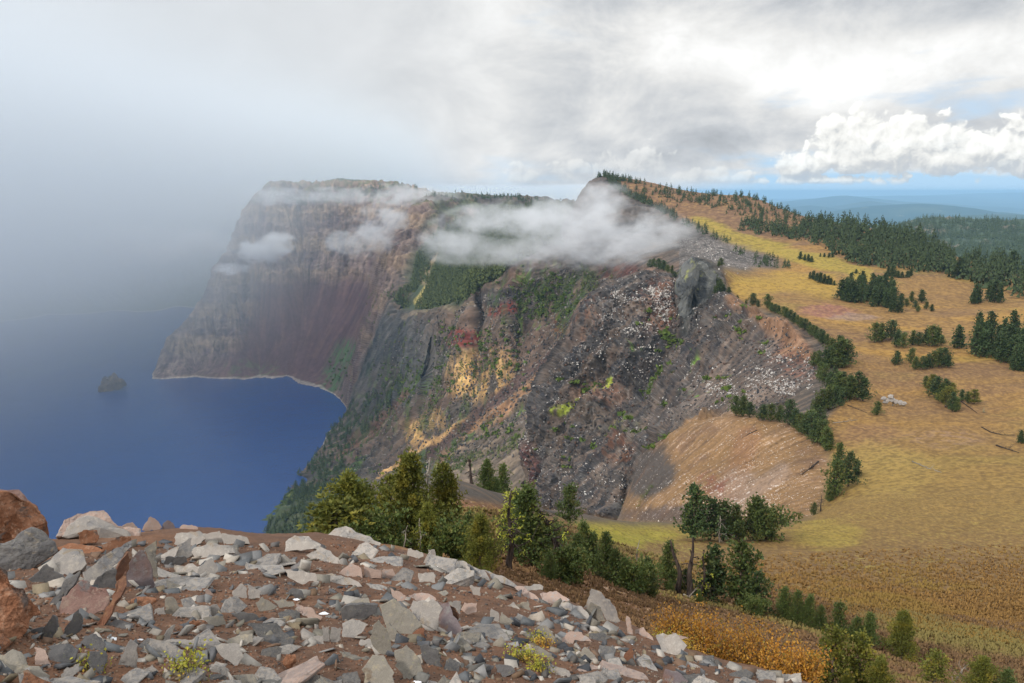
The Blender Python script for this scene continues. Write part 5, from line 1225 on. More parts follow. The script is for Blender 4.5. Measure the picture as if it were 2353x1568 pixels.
# ------------------------------------------------------------------ stones
import bmesh
from mathutils import Vector as V3
MAJ = []
def dirv(u, v):
    xc = (u-1176)/FPX; yc = -(v-784)/FPX
    return np.array([xc, math.cos(PITCH)+yc*math.sin(PITCH), -math.sin(PITCH)+yc*math.cos(PITCH)])
def stone_from(name, uv, mat, phi=45, yaw=0, thick=.12, r=None, rough=.012, apex=0.0, sub=2, base_v=None, taper=.82, sink=0.0, rmin=2.2, smooth=False, rmax=13.0, cell=7.0):
    """a broken block: the traced outline is its visible face, laid in a leaning plane that stands on the ground and given real thickness behind"""
    uv = np.array(uv, float); cu, cv = uv.mean(0); bv = uv[:, 1].max() if base_v is None else base_v
    bu = uv[np.argmax(uv[:, 1]), 0]
    if r is None or r < 13:
        B, rr = pt(bu, bv-0.10*(bv-uv[:, 1].min()), rmin, rmax); phi = min(phi, 52)
        if r is not None and r < rr: B = B*(r/rr)
        B = B-B/np.linalg.norm(B)*0.03
        MAJ.append((cu, cv, np.ptp(uv[:, 0])/2, np.ptp(uv[:, 1])/2))
    else: a, t = ray(bu, bv); B = np.array([r*math.sin(a), r*math.cos(a), r*t]); rr = r
    a0 = math.atan2(B[0], B[1])+R(yaw); f = R(phi)
    n = np.array([-math.sin(a0)*math.cos(f), -math.cos(a0)*math.cos(f), math.sin(f)])
    D = np.array([dirv(*q) for q in uv]); k = (B@n)/(D@n); k = np.where((k <= 0) | (k > 6*rr), rr, k)
    P = D*k[:, None]
    rad = np.hypot(P[:, 0], P[:, 1]); lim = (rr*1.5)/np.maximum(rad, rr*1.5); P = P*lim[:, None]
    C = P.mean(0); size = np.linalg.norm(P-C, axis=1).mean()
    # even out the outline
    Q = []
    for i in range(len(P)):
        a, b = P[i], P[(i+1) % len(P)]; m = max(1, int(round(np.linalg.norm(b-a)/(size*.30))))
        for j in range(m): Q.append(a+(b-a)*j/m)
    Q = np.array(Q); N = len(Q); jg = np.random.default_rng(int(cu*7+cv)); Q0 = Q; jj = jg.normal(0, .05*size, (N, 3)); jj -= (jj@n)[:, None]*n; Q = Q+jj;  T = thick*size*2
    rings = [Q*taper+C*(1-taper)-n*T, Q*(taper*.4+.6)+C*(1-taper)*.4-n*T*.45, Q-n*T*.06, Q*.965+C*.035, (Q0*.4+Q*.4)*.97+C*.224+n*apex*size*.22, Q0*.5+C*.5+n*apex*size*.5, Q0*.22+C*.78+n*apex*size*.8]
    bm = bmesh.new(); vs = [[bm.verts.new(p-B) for p in ring] for ring in rings]
    for a, b in zip(vs[:-1], vs[1:]):
        for i in range(N): bm.faces.new((a[i], a[(i+1) % N], b[(i+1) % N], b[i]))
    top = bm.verts.new(C+n*apex*size-B); bot = bm.verts.new(C-n*T*1.05-B)
    for i in range(N):
        bm.faces.new((vs[-1][i], vs[-1][(i+1) % N], top)); bm.faces.new((vs[0][(i+1) % N], vs[0][i], bot))
    bmesh.ops.recalc_face_normals(bm, faces=bm.faces)
    bmesh.ops.triangulate(bm, faces=bm.faces)
    for _ in range(sub if sub > 3 else sub-1 if N > 16 else sub): bmesh.ops.subdivide_edges(bm, edges=bm.edges, cuts=1, use_grid_fill=True)
    bm.verts.ensure_lookup_table(); co = np.array([v.co for v in bm.verts])+B
    s = size; w = co/s
    d = fbm3(w[:, 0]*2.2, w[:, 1]*2.2, w[:, 2]*2.2, 4, .55)
    e = np.round(fbm3(w[:, 0]*1.4+9, w[:, 1]*1.4, w[:, 2]*1.4, 2)*cell)/cell
    bm.normal_update(); nn = np.array([v.normal for v in bm.verts])
    co = co+nn*((d*rough*2.8+e*rough*(3.6 if sub < 4 else 1.6))*s)[:, None]-np.array([0, 0, sink*s])-B
    me = bpy.data.meshes.new(name); bm.to_mesh(me); bm.free(); me.vertices.foreach_set('co', co.astype(np.float32).ravel())
    me.materials.append(M[mat]); 
    if smooth: me.polygons.foreach_set('use_smooth', np.ones(len(me.polygons), bool))
    me.update(); o = bpy.data.objects.new(name, me); COL.objects.link(o); o.location = B
    return o
Z1 = lambda q: [(x/2.89, 1085.5+y/2.89) for x, y in q]
Z2 = lambda q: [(678+x/2.668, 1018+y/2.668) for x, y in q]
Z3 = lambda q: [(1424.7+x/2.537, 1017.6+y/2.537) for x, y in q]
def rk(pts, z, mat, label, **kw):
    nm = kw.pop('name', 'rock'); o = stone_from(nm, z(pts), mat, **kw)
    return tag(o, label, 'boulder' if nm == 'boulder' else 'rock', kw.get('group'))
rk([(-160, 150), (0, 115), (120, 122), (180, 160), (232, 235), (292, 322), (328, 390), (352, 440), (385, 500), (368, 560), (250, 600), (60, 640), (-160, 660)], Z1, 'orange', 'big layered boulder with rusty lower half at the far left edge', name='boulder', phi=18, yaw=-22, thick=.5, apex=.12, rough=.055, sub=4, cell=4)
rk([(-160, 120), (0, 112), (118, 120), (180, 165), (236, 240), (300, 330), (325, 392), (250, 360), (150, 250), (60, 220), (-160, 250)], Z1, 'red', 'purplish banded cap on top of the big layered boulder', name='boulder', phi=40, yaw=-20, thick=.35, r=7.3, apex=.08, rough=.03)
rk([(-60, 480), (20, 470), (90, 425), (150, 400), (222, 366), (290, 392), (352, 470), (382, 520), (350, 565), (300, 580), (212, 640), (100, 668), (-60, 650)], Z1, 'dark', 'black faceted block in front of the big layered boulder', name='boulder', phi=22, yaw=12, thick=.4, apex=.22, rough=.03, sub=3)
rk([(-120, 640), (0, 645), (44, 652), (72, 722), (150, 760), (212, 812), (262, 872), (268, 925), (208, 965), (150, 1055), (60, 1155), (-120, 1180)], Z1, 'orange', 'pitted rust-orange boulder at the lower left edge', name='boulder', phi=24, yaw=-15, thick=.5, apex=.25, rough=.07, sub=4, r=5.0)
rk([(310, 600), (420, 495), (550, 515), (577, 600), (540, 640), (442, 700), (360, 652)], Z1, 'grey', 'box-shaped light grey block with a glossy top near the black block', phi=52, yaw=15, thick=.35)
rk([(190, 716), (308, 602), (360, 655), (442, 702), (372, 742), (250, 742)], Z1, 'dark', 'underside of the box-shaped grey block with its shade put in the colour', phi=15, yaw=10, thick=.3)  # shade under the grey block, painted as a piece of dark stone
rk([(372, 420), (400, 360), (430, 302), (505, 270), (560, 252), (612, 237), (682, 250), (742, 292), (786, 342), (862, 362), (932, 382), (942, 422), (900, 446), (680, 440), (500, 412), (440, 420)], Z1, 'pink', 'domed rock with pinkish cap on the skyline against the lake', name='boulder', phi=48, thick=.4, apex=.1, r=9.3, sub=4, rough=.04)
rk([(400, 430), (470, 330), (560, 285), (640, 290), (720, 330), (780, 360), (860, 385), (880, 430), (690, 446), (520, 410)], Z1, 'grey', 'smooth grey hump on the front of the domed skyline rock', phi=35, thick=.3, apex=.2, r=9.0)
rk([(522, 400), (560, 384), (640, 380), (656, 420), (642, 460), (530, 476)], Z1, 'orange', 'small squarish orange block below the skyline dome', phi=25, thick=.4, rough=.03)
rk([(380, 500), (450, 470), (620, 485), (700, 520), (560, 555), (430, 540)], Z1, 'orange', 'flat orange rock below the small squarish orange block', phi=62, thick=.2, rough=.03)
rk([(668, 482), (742, 450), (802, 418), (872, 432), (862, 472), (762, 512), (680, 522)], Z1, 'orange', 'low salmon-orange rock right of the squarish orange block', phi=55, thick=.25, rough=.03)
rk([(940, 385), (965, 330), (1000, 288), (1040, 310), (1070, 360), (1062, 390)], Z1, 'pink', 'pointed pink tooth on the skyline against the lake', phi=20, r=9.6, thick=.3)
rk([(1070, 385), (1075, 345), (1110, 314), (1150, 335), (1165, 370), (1140, 388)], Z1, 'purple', 'small purple rock right of the pointed pink tooth', phi=20, r=9.5, thick=.3)
rk([(1190, 378), (1200, 346), (1260, 348), (1312, 362), (1310, 386)], Z1, 'pink', 'flat tan rock on the skyline right of the purple rock', phi=30, r=9.6, thick=.3)
rk([(810, 350), (850, 335), (880, 328), (925, 372), (860, 376)], Z1, 'pink', 'little pink wedge on the skyline between dome and tooth', phi=20, r=9.8, thick=.3)
rk([(552, 668), (640, 590), (762, 500), (884, 446), (878, 484), (742, 650), (600, 760), (560, 730)], Z1, 'grey', 'long diagonal slab with a split grey-purple upper face', phi=42, yaw=-25, thick=.12, r=5.9)
rk([(378, 972), (392, 860), (470, 770), (542, 708), (612, 742), (692, 782), (722, 862), (690, 905), (562, 972), (450, 952)], Z1, 'red', 'cracked brick-red slab face under the long diagonal slab', phi=38, yaw=-12, thick=.15, r=4.9)
rk([(600, 770), (650, 690), (720, 640), (770, 640), (780, 770), (720, 800)], Z1, 'dark', 'black hollow-looking block between the red and diagonal slabs', phi=10, thick=.3, r=5.2)
rk([(303, 922), (350, 830), (442, 720), (532, 648), (552, 662), (462, 782), (382, 882), (362, 935)], Z1, 'dark', 'dark rib along the left edge of the red slab', phi=30, yaw=25, thick=.2, r=5.0)
rk([(772, 640), (850, 520), (862, 560), (860, 700), (800, 760), (775, 720)], Z1, 'rust', 'tapering rust-stained blade left of the upright purple slab', phi=12, yaw=-30, thick=.2, r=5.35)
rk([(850, 640), (872, 580), (930, 500), (968, 520), (1000, 600), (1024, 740), (1000, 790), (900, 806), (800, 790)], Z1, 'purple', 'upright purple-and-rust slab with a peaked top', phi=20, yaw=8, thick=.14, r=5.2, sub=3)
rk([(958, 500), (1000, 470), (1035, 440), (1036, 600), (1046, 710), (1024, 700), (990, 590)], Z1, 'olive', 'thin grey fin standing behind the upright purple slab', phi=12, yaw=20, thick=.1, r=5.4)
rk([(598, 1072), (662, 980), (742, 842), (802, 690), (852, 640), (832, 742), (752, 902), (692, 1012), (650, 1075)], Z1, 'rust', 'narrow rust-brown splinter leaning up to the purple slab', phi=35, yaw=10, thick=.25, r=4.5)
rk([(402, 1112), (442, 1010), (512, 908), (546, 960), (540, 1042), (470, 1092)], Z1, 'dark', 'upright dark wedge in front of the red slab', phi=14, yaw=20, thick=.25)
rk([(250, 1132), (290, 1030), (342, 940), (376, 950), (370, 1062), (330, 1132)], Z1, 'dark', 'taller black wedge left of the upright dark wedge', phi=10, yaw=28, thick=.25)
rk([(210, 960), (262, 875), (262, 925), (200, 1020), (180, 1010)], Z1, 'grey', 'bluish sliver on the right side of the orange boulder', phi=20, yaw=30, thick=.2, r=4.8)
rk([(-60, 1240), (100, 1178), (162, 1220), (200, 1262), (330, 1342), (344, 1430), (-60, 1430)], Z1, 'olive', 'mossy grey block filling the lower left corner', phi=45, thick=.4, apex=.15, r=3.4)
rk([(236, 1150), (300, 1180), (342, 1282), (312, 1332), (230, 1302)], Z1, 'pink', 'small pinkish slab on the lower left corner block', phi=48, thick=.15, r=3.6)
rk([(320, 1150), (460, 1130), (520, 1180), (490, 1240), (400, 1300), (330, 1250)], Z1, 'dark', 'dark slab lying between the corner block and the yellow tuft', phi=60, thick=.2)
rk([(372, 1420), (440, 1300), (530, 1265), (520, 1320), (430, 1420)], Z1, 'grey', 'slanting grey slab below the yellow tuft', phi=35, yaw=-20, thick=.15)
rk([(780, 1282), (812, 1190), (870, 1108), (916, 1150), (906, 1302), (850, 1322), (790, 1312)], Z1, 'grey', 'upright blue-grey slab standing right of the small yellow tuft', phi=18, yaw=10, thick=.15)
rk([(578, 1262), (602, 1190), (700, 1178), (718, 1240), (652, 1370), (618, 1345)], Z1, 'dark', 'upright dark grey rock with a brown right edge', phi=24, yaw=-18, thick=.2)
rk([(530, 1130), (560, 1080), (640, 1070), (700, 1130), (690, 1180), (600, 1190)], Z1, 'dark', 'blunt dark stone under the rust-brown splinter', phi=45, thick=.25)
rk([(690, 1020), (760, 975), (880, 1000), (885, 1030), (820, 1050), (800, 1040), (700, 1040)], Z1, 'dark', 'overhanging dark slab roofing a small hollow with snow', phi=66, thick=.12)
rk([(1088, 952), (1098, 830), (1150, 818), (1200, 900), (1212, 962)], Z1, 'olive', 'upright olive plate in the middle of the brown soil', phi=22, thick=.12)
rk([(1020, 950), (1030, 905), (1092, 890), (1095, 952)], Z1, 'grey', 'low grey plate leaning on the upright olive plate', phi=30, thick=.12)
rk([(1038, 592), (1112, 520), (1200, 468), (1272, 424), (1266, 520), (1302, 540), (1240, 562), (1120, 572)], Z1, 'grey', 'pointed grey slab rising like a sail above the dark split block', phi=30, yaw=-15, thick=.1)
rk([(1080, 602), (1098, 562), (1240, 556), (1242, 592), (1180, 622), (1090, 622)], Z1, 'dark', 'dark split block with a rusty underside', phi=10, thick=.3)
rk([(1160, 640), (1280, 598), (1332, 650), (1330, 690), (1200, 690)], Z1, 'pale', 'pale-topped slab in front of the dark split block', phi=62, thick=.25)
rk([(1190, 692), (1330, 680), (1332, 712), (1250, 744), (1200, 722)], Z1, 'dark', 'face below the pale-topped slab with its shadow put in the colour', phi=5, thick=.2)  # front of the pale slab; dark stone colour stands in for its shadow
rk([(1312, 700), (1310, 640), (1402, 558), (1450, 620), (1442, 662), (1360, 712)], Z1, 'grey', 'broad grey plate on the left of the slab field', phi=40, thick=.1)
rk([(1040, 560), (1150, 500), (1200, 480), (1150, 590), (1060, 592)], Z1, 'pale', 'pale sheet beneath the pointed sail slab', phi=64, thick=.1)
rk([(1270, 500), (1400, 470), (1520, 480), (1560, 530), (1400, 560), (1300, 580)], Z1, 'pale', 'wide pale slab at the upper left of the slab field', phi=64, thick=.15)
rk([(1160, 480), (1170, 400), (1330, 385), (1372, 440), (1340, 470), (1200, 500)], Z1, 'pale', 'chunky pale block on the left crest', phi=48, thick=.25)
rk([(1360, 470), (1350, 405), (1460, 388), (1486, 440), (1470, 474)], Z1, 'pale', 'tan block with a flat left face on the crest', phi=30, thick=.3)
rk([(1480, 470), (1470, 400), (1640, 420), (1660, 470), (1560, 490)], Z1, 'pale', 'long tan block at the right of the crest pair', phi=40, thick=.3)
rk([(1360, 782), (1376, 764), (1422, 812), (1380, 828)], Z1, 'pink', 'small pinkish triangle in the brown soil', phi=22, thick=.15)
rk([(1548, 782), (1600, 738), (1640, 760), (1640, 836), (1550, 822)], Z1, 'grey', 'left half of a square slab split down the middle', phi=28, thick=.12)
rk([(1646, 740), (1730, 782), (1726, 832), (1650, 838)], Z1, 'grey', 'right half of a square slab split down the middle', phi=28, thick=.12)
rk([(1898, 640), (2090, 662), (2102, 722), (2000, 738), (1910, 692)], Z1, 'pale', 'long white wedge pointing left in the slab field', phi=34, yaw=8, thick=.12)
rk([(2090, 680), (2200, 668), (2352, 700), (2400, 752), (2240, 740), (2105, 722)], Z1, 'pale', 'white slab continuing right of the long white wedge', phi=50, thick=.12)
rk([(1700, 862), (1742, 824), (1842, 890), (1810, 908), (1720, 922)], Z1, 'olive', 'left greenish plate of a broken pair', phi=34, thick=.1)
rk([(1810, 842), (1950, 850), (1962, 882), (1850, 892)], Z1, 'olive', 'right greenish plate of a broken pair', phi=44, thick=.1)
rk([(1958, 870), (2060, 900), (2142, 960), (2110, 992), (1990, 932)], Z1, 'pink', 'pinkish rib lying diagonally above the white snow patch', phi=36, yaw=25, thick=.2)
rk([(1418, 1142), (1580, 1128), (1617, 1222), (1572, 1292), (1470, 1222)], Z1, 'grey', 'flat grey slab with a worn corner in the lower middle', phi=42, thick=.1)
rk([(1500, 1120), (1560, 1080), (1672, 1068), (1678, 1122), (1592, 1158)], Z1, 'olive', 'dark-edged slab overlapping the flat worn slab', phi=54, thick=.16)
rk([(1098, 1112), (1300, 1104), (1282, 1152), (1240, 1172)], Z1, 'grey', 'thin grey triangle pressed flat into the soil', phi=50, thick=.05)
rk([(1088, 1128), (1100, 1060), (1150, 1008), (1167, 1010), (1122, 1112)], Z1, 'grey', 'narrow upright shard beside the thin grey triangle', phi=15, yaw=-35, thick=.15)
rk([(1898, 802), (1940, 764), (2000, 782), (2032, 832), (1992, 842)], Z1, 'dark', 'rounded dark stone above a fleck of snow', phi=30, thick=.35, apex=.15)
rk([(1530, 932), (1700, 934), (1712, 972), (1620, 992)], Z1, 'dark', 'dark brown slab with a lit top edge in mid slope', phi=18, thick=.3)
rk([(1340, 960), (1480, 950), (1500, 1010), (1400, 1020)], Z1, 'olive', 'low olive plate right of the orange pebble', phi=40, thick=.1)
rk([(1370, 930), (1400, 880), (1440, 870), (1470, 915), (1440, 960)], Z1, 'grey', 'pointed grey stone in the open soil', phi=18, thick=.2)
rk([(1880, 1240), (1900, 1215), (1970, 1222), (1972, 1260), (1930, 1300), (1885, 1290)], Z1, 'orange', 'round rust-orange cobble in the lower middle', phi=10, thick=.45, apex=.3, rough=.04)
rk([(1255, 1000), (1280, 982), (1330, 990), (1330, 1020), (1270, 1030)], Z1, 'orange', 'small orange cobble left of the flat worn slab', phi=10, thick=.45, apex=.3, rough=.04)
rk([(910, 1350), (1010, 1270), (1055, 1320), (1000, 1350)], Z1, 'grey', 'grey prism at the bottom left of the yellow plant', phi=30, thick=.3)
# centre
rk([(188, 562), (240, 530), (310, 510), (402, 545), (492, 590), (522, 612), (516, 642), (430, 642), (330, 602)], Z2, 'pale', 'big pale humped rock on the crest under the bushy pines', name='boulder', phi=52, yaw=10, thick=.3, apex=.1, sub=3)
rk([(-60, 600), (0, 560), (80, 568), (162, 622), (142, 644), (40, 652), (-60, 660)], Z2, 'pale', 'broad white slab on the crest left of the humped rock', phi=62, thick=.15)
rk([(60, 682), (150, 640), (202, 650), (266, 702), (278, 752), (200, 752), (130, 730)], Z2, 'pale', 'large pale arched slab sheltering brown soil', phi=56, yaw=12, thick=.1)
rk([(680, 692), (690, 644), (782, 666), (792, 692), (740, 714)], Z2, 'pale', 'blocky pale stone on the crest left of the split upright one', phi=30, thick=.3)
rk([(780, 742), (812, 680), (830, 664), (850, 742), (812, 752)], Z2, 'pale', 'left half of the split upright stone on the crest', phi=18, thick=.25)
rk([(815, 656), (857, 652), (882, 752), (850, 746), (832, 700)], Z2, 'pale', 'right half of the split upright stone on the crest', phi=16, thick=.25)
rk([(256, 802), (350, 730), (402, 762), (412, 824), (280, 822)], Z2, 'pink', 'pinkish triangular slab in the middle of the slab field', phi=32, thick=.15)
rk([(425, 822), (424, 754), (530, 776), (526, 832)], Z2, 'pink', 'left tan block of a touching pair', phi=22, thick=.2)
rk([(532, 776), (600, 770), (617, 832), (530, 832)], Z2, 'pink', 'right tan block of a touching pair', phi=24, yaw=15, thick=.2)
rk([(748, 802), (852, 788), (862, 852), (762, 854)], Z2, 'pale', 'oblong pale stone below the split upright stone', phi=40, thick=.15)
rk([(970, 720), (1040, 720), (1085, 790), (1075, 812), (1010, 760)], Z2, 'pale', 'slanting pale slab at the head of the dark ridge rocks', phi=38, yaw=25, thick=.2)
rk([(975, 800), (1010, 795), (1080, 850), (1050, 862), (985, 845)], Z2, 'pale', 'rounded pale slab above the soil gully', phi=46, thick=.15)
rk([(1040, 742), (1162, 776), (1202, 852), (1140, 852), (1082, 802)], Z2, 'grey', 'smooth blue-grey slab where the crest begins to fall right', phi=50, yaw=20, thick=.2)
rk([(1160, 768), (1300, 832), (1480, 940), (1492, 962), (1370, 902), (1240, 842)], Z2, 'grey', 'long smooth blue-grey ledge running down the right crest', phi=46, yaw=25, thick=.15)
rk([(1340, 880), (1400, 872), (1490, 950), (1500, 985), (1420, 950)], Z2, 'pink', 'curved lilac slab below the long smooth ledge', phi=48, yaw=22, thick=.1)
rk([(1380, 882), (1480, 858), (1522, 872), (1520, 897), (1430, 902)], Z2, 'grey', 'flat grey slab against the brown slope', phi=44, thick=.15)
rk([(1500, 920), (1600, 905), (1690, 960), (1590, 990), (1520, 970)], Z2, 'pink', 'faded pink slab left of the hollow fin', phi=56, yaw=12, thick=.12)
rk([(1770, 1012), (1800, 930), (1815, 888), (1872, 910), (1942, 980), (1988, 1092), (1912, 1102), (1882, 1030), (1830, 990)], Z2, 'grey', 'tall curved fin standing alone on the right crest', name='boulder', phi=16, yaw=22, thick=.12, r=8.2)
rk([(1768, 1040), (1812, 972), (1872, 1000), (1902, 1090), (1850, 1100), (1800, 1075)], Z2, 'olive', 'dark hollow rock wall inside the curved fin', phi=10, yaw=10, thick=.2, r=8.3)
rk([(1588, 1002), (1640, 970), (1762, 1000), (1802, 1060), (1790, 1084), (1700, 1032)], Z2, 'grey', 'smooth domed slab at the left foot of the curved fin', phi=46, yaw=12, thick=.15)
rk([(508, 990), (600, 953), (692, 1020), (772, 1110), (692, 1212), (640, 1172), (540, 1080)], Z2, 'olive', 'large brown-grey diamond slab in the centre foreground', name='boulder', phi=34, yaw=-10, thick=.12, sub=3, r=4.7)
rk([(700, 1002), (722, 962), (872, 970), (900, 1010), (880, 1090), (900, 1180), (820, 1180), (760, 1100)], Z2, 'grey', 'blue-grey slab leaning right beside the diamond slab', name='boulder', phi=30, yaw=12, thick=.14, sub=3, r=4.8)
rk([(872, 972), (940, 980), (972, 1050), (1024, 1140), (1000, 1204), (920, 1204), (880, 1120)], Z2, 'purple', 'purple-stained slab at the right of the centre group', phi=38, yaw=12, thick=.08, rough=.006, r=4.7)
rk([(945, 990), (975, 1005), (1000, 1060), (985, 1110), (940, 1160), (955, 1070)], Z2, 'rust', 'thin rust-brown sliver on the purple-stained slab', phi=10, yaw=40, thick=.15, r=4.55)
rk([(458, 1202), (480, 1110), (512, 1075), (562, 1140), (592, 1252), (576, 1332), (500, 1292)], Z2, 'olive', 'pointed brown-grey blade left of the diamond slab', phi=18, yaw=14, thick=.15, r=4.1)
rk([(560, 1085), (640, 1180), (640, 1250), (595, 1260), (560, 1150)], Z2, 'olive', 'narrow blade squeezed between the pointed blade and the diamond slab', phi=16, yaw=28, thick=.15, r=4.25)
rk([(600, 1272), (682, 1240), (772, 1320), (782, 1402), (682, 1462), (620, 1372)], Z2, 'olive', 'broad olive slab at the bottom below the diamond slab', phi=34, thick=.12, r=3.7)
rk([(414, 1392), (480, 1288), (542, 1312), (602, 1402), (612, 1500), (420, 1500)], Z2, 'olive', 'broad olive slab at the very bottom left of its twin', phi=38, thick=.12, r=3.5)
rk([(280, 1032), (302, 1000), (432, 988), (507, 984), (502, 1042), (440, 1062), (290, 1092)], Z2, 'dark', 'thick dark block with a striped front behind the pointed blade', phi=14, thick=.35)
rk([(288, 1102), (350, 1074), (452, 1110), (372, 1192), (290, 1202)], Z2, 'grey', 'grey plate below the thick dark block', phi=44, thick=.1)
rk([(300, 1010), (360, 960), (450, 945), (470, 985), (300, 1000)], Z2, 'olive', 'olive cap slab resting over the thick dark block', phi=64, thick=.15)
rk([(104, 1232), (110, 1180), (170, 1178), (176, 1232)], Z2, 'grey', 'first grey tile of three in a row', phi=30, thick=.1)
rk([(165, 1222), (170, 1130), (205, 1128), (217, 1222)], Z2, 'grey', 'second taller grey tile of three in a row', phi=22, thick=.1)
rk([(217, 1224), (220, 1130), (275, 1128), (282, 1200), (240, 1232)], Z2, 'grey', 'third wide grey tile of three in a row', phi=22, thick=.1)
rk([(390, 1250), (395, 1205), (500, 1195), (510, 1240), (440, 1260)], Z2, 'grey', 'grey slab left of the pointed blade', phi=46, thick=.15)
rk([(950, 1012), (968, 970), (1017, 964), (1012, 1045), (980, 1047)], Z2, 'grey', 'upright grey chunk right of the purple-stained slab', phi=20, thick=.2)
rk([(1015, 1022), (1040, 980), (1112, 980), (1112, 1032), (1050, 1047)], Z2, 'pink', 'tan plate right of the upright grey chunk', phi=32, thick=.12)
rk([(1636, 1192), (1680, 1150), (1752, 1160), (1824, 1216), (1710, 1204), (1700, 1232), (1640, 1232)], Z2, 'pink', 'salmon-pink slab on the right of the rubble', phi=42, thick=.12)
rk([(1458, 1132), (1530, 1110), (1572, 1150), (1602, 1212), (1612, 1232), (1560, 1200)], Z2, 'olive', 'tan ribbed slab left of the salmon-pink slab', phi=30, yaw=20, thick=.15)
rk([(1190, 1082), (1200, 1010), (1252, 1040), (1250, 1092)], Z2, 'grey', 'grey upright tile in the middle right rubble', phi=22, thick=.12)
rk([(1250, 1100), (1260, 1035), (1340, 1090), (1300, 1120)], Z2, 'olive', 'tan triangular tile beside the grey upright tile', phi=28, thick=.12)
rk([(690, 1202), (740, 1140), (790, 1128), (797, 1192), (780, 1232), (700, 1212)], Z2, 'rust', 'brown wedge between diamond slab and purple slab', phi=20, yaw=18, thick=.2, r=4.3)
rk([(758, 1242), (812, 1228), (872, 1280), (897, 1372), (830, 1382), (790, 1332)], Z2, 'dark', 'dark grey blade leaning right of the broad olive slab', phi=22, yaw=15, thick=.15)
rk([(690, 932), (790, 908), (872, 955), (830, 977), (740, 967)], Z2, 'pink', 'flat oval tan slab strewn with pebbles', phi=62, thick=.12)
rk([(583, 886), (640, 910), (692, 950), (640, 972), (600, 940)], Z2, 'pink', 'slanting tan slab left of the flat oval slab', phi=38, thick=.12)
rk([(1066, 870), (1135, 880), (1138, 952), (1095, 940)], Z2, 'pale', 'upright pale tile at the right of the slab field', phi=26, thick=.1)
rk([(1285, 1000), (1340, 975), (1400, 1040), (1340, 1030)], Z2, 'pale', 'pale tilted slab of the upper right stone cluster', phi=34, yaw=15, thick=.2)
rk([(1350, 990), (1430, 965), (1450, 1045), (1400, 1045)], Z2, 'olive', 'ribbed tan block of the upper right stone cluster', phi=26, thick=.25)
rk([(2025, 1060), (2050, 1065), (2060, 1120), (2075, 1195), (2040, 1180), (2030, 1110)], Z2, 'pink', 'narrow mauve slab standing right of the curved fin', phi=20, yaw=20, thick=.15)
rk([(2080, 1145), (2130, 1132), (2190, 1190), (2195, 1225), (2110, 1210)], Z2, 'pink', 'lilac slab at the right end of the crest', phi=34, yaw=18, thick=.15)
rk([(1078, 1382), (1130, 1350), (1222, 1360), (1202, 1392), (1110, 1404)], Z2, 'dark', 'long dark stone at the left of the lower rubble heap', phi=30, thick=.3)
rk([(1222, 1350), (1320, 1360), (1352, 1402), (1280, 1440), (1240, 1400)], Z2, 'dark', 'angular dark stone in the lower rubble heap', phi=28, thick=.3)
rk([(1390, 1402), (1440, 1380), (1492, 1432), (1460, 1450), (1400, 1444)], Z2, 'dark', 'dark cube-like stone right of the plant in the rubble', phi=24, thick=.35)
rk([(1400, 1292), (1480, 1238), (1572, 1290), (1562, 1332), (1440, 1312)], Z2, 'olive', 'wide olive slab at the top of the lower rubble heap', phi=44, thick=.15)
rk([(1500, 1400), (1560, 1350), (1680, 1390), (1700, 1440), (1560, 1440)], Z2, 'grey', 'wide grey slab at the lower right of the rubble heap', phi=46, thick=.2)
rk([(1740, 1290), (1780, 1245), (1840, 1300), (1800, 1330)], Z2, 'olive', 'tilted olive slab below the salmon-pink slab', phi=30, yaw=15, thick=.2)
rk([(1990, 1330), (2060, 1240), (2075, 1300), (2040, 1340)], Z2, 'rust', 'brown spike at the right of the rubble', phi=14, yaw=20, thick=.2)
rk([(200, 1120), (330, 1110), (390, 1180), (330, 1250), (240, 1210)], Z3, 'pale', 'pale slab beside the yellow heather at the right', phi=44, thick=.2, rmin=4)
rk([(235, 1390), (260, 1320), (330, 1330), (400, 1390), (380, 1430), (240, 1430)], Z3, 'purple', 'wine-red stone at the bottom right of the rubble', phi=40, thick=.3, r=5.2)
rk([(930, 1345), (1050, 1342), (1057, 1390), (960, 1400)], Z3, 'grey', 'grey slab under the right end of the autumn bush', phi=50, thick=.2, r=7.4)
rk([(300, 1105), (345, 1118), (400, 1135), (360, 1142)], Z3, 'pink', 'thin tan slab at the left foot of the autumn bush', phi=44, thick=.15, r=8.0)
# boulders on the slope
rk([(1930, 1055), (1930, 1030), (1950, 1010), (1985, 1018), (2000, 1040), (1998, 1070), (1960, 1064)], Z3, 'grey', 'grey boulder with a whitish base on the open brown slope', name='boulder', phi=20, thick=.4, r=92, apex=.3)
rk([(2135, 1150), (2140, 1112), (2165, 1096), (2200, 1108), (2228, 1135), (2232, 1155), (2180, 1160)], Z3, 'dark', 'dark boulder lower right of the grey boulder on the slope', name='boulder', phi=20, thick=.4, r=84, apex=.3)
rk([(2300, 1310), (2325, 1288), (2360, 1300), (2370, 1322), (2330, 1326)], Z3, 'grey', 'grey stone near the right edge above the corner pines', name='boulder', phi=20, thick=.4, r=74, apex=.2)
heap = [(2030, 918), (2040, 922), (2050, 922), (2058, 926), (2068, 928), (2046, 914), (2034, 926), (2076, 930)]
for i, (u, v) in enumerate(heap):
    q = [(u+7*math.cos(t)*(1+.2*math.sin(3*t+i)), v-4+5*math.sin(t)*(1+.2*math.cos(2*t+i))) for t in np.linspace(0, 6.28, 8)[:-1]]
    tag(stone_from('boulder', q, 'pale' if i % 2 else 'grey', phi=35, thick=.5, r=358, apex=.3, rough=.03), 'pale weathered boulder in the heap on the upper right slope', 'boulder', 'boulders of the slope heap')
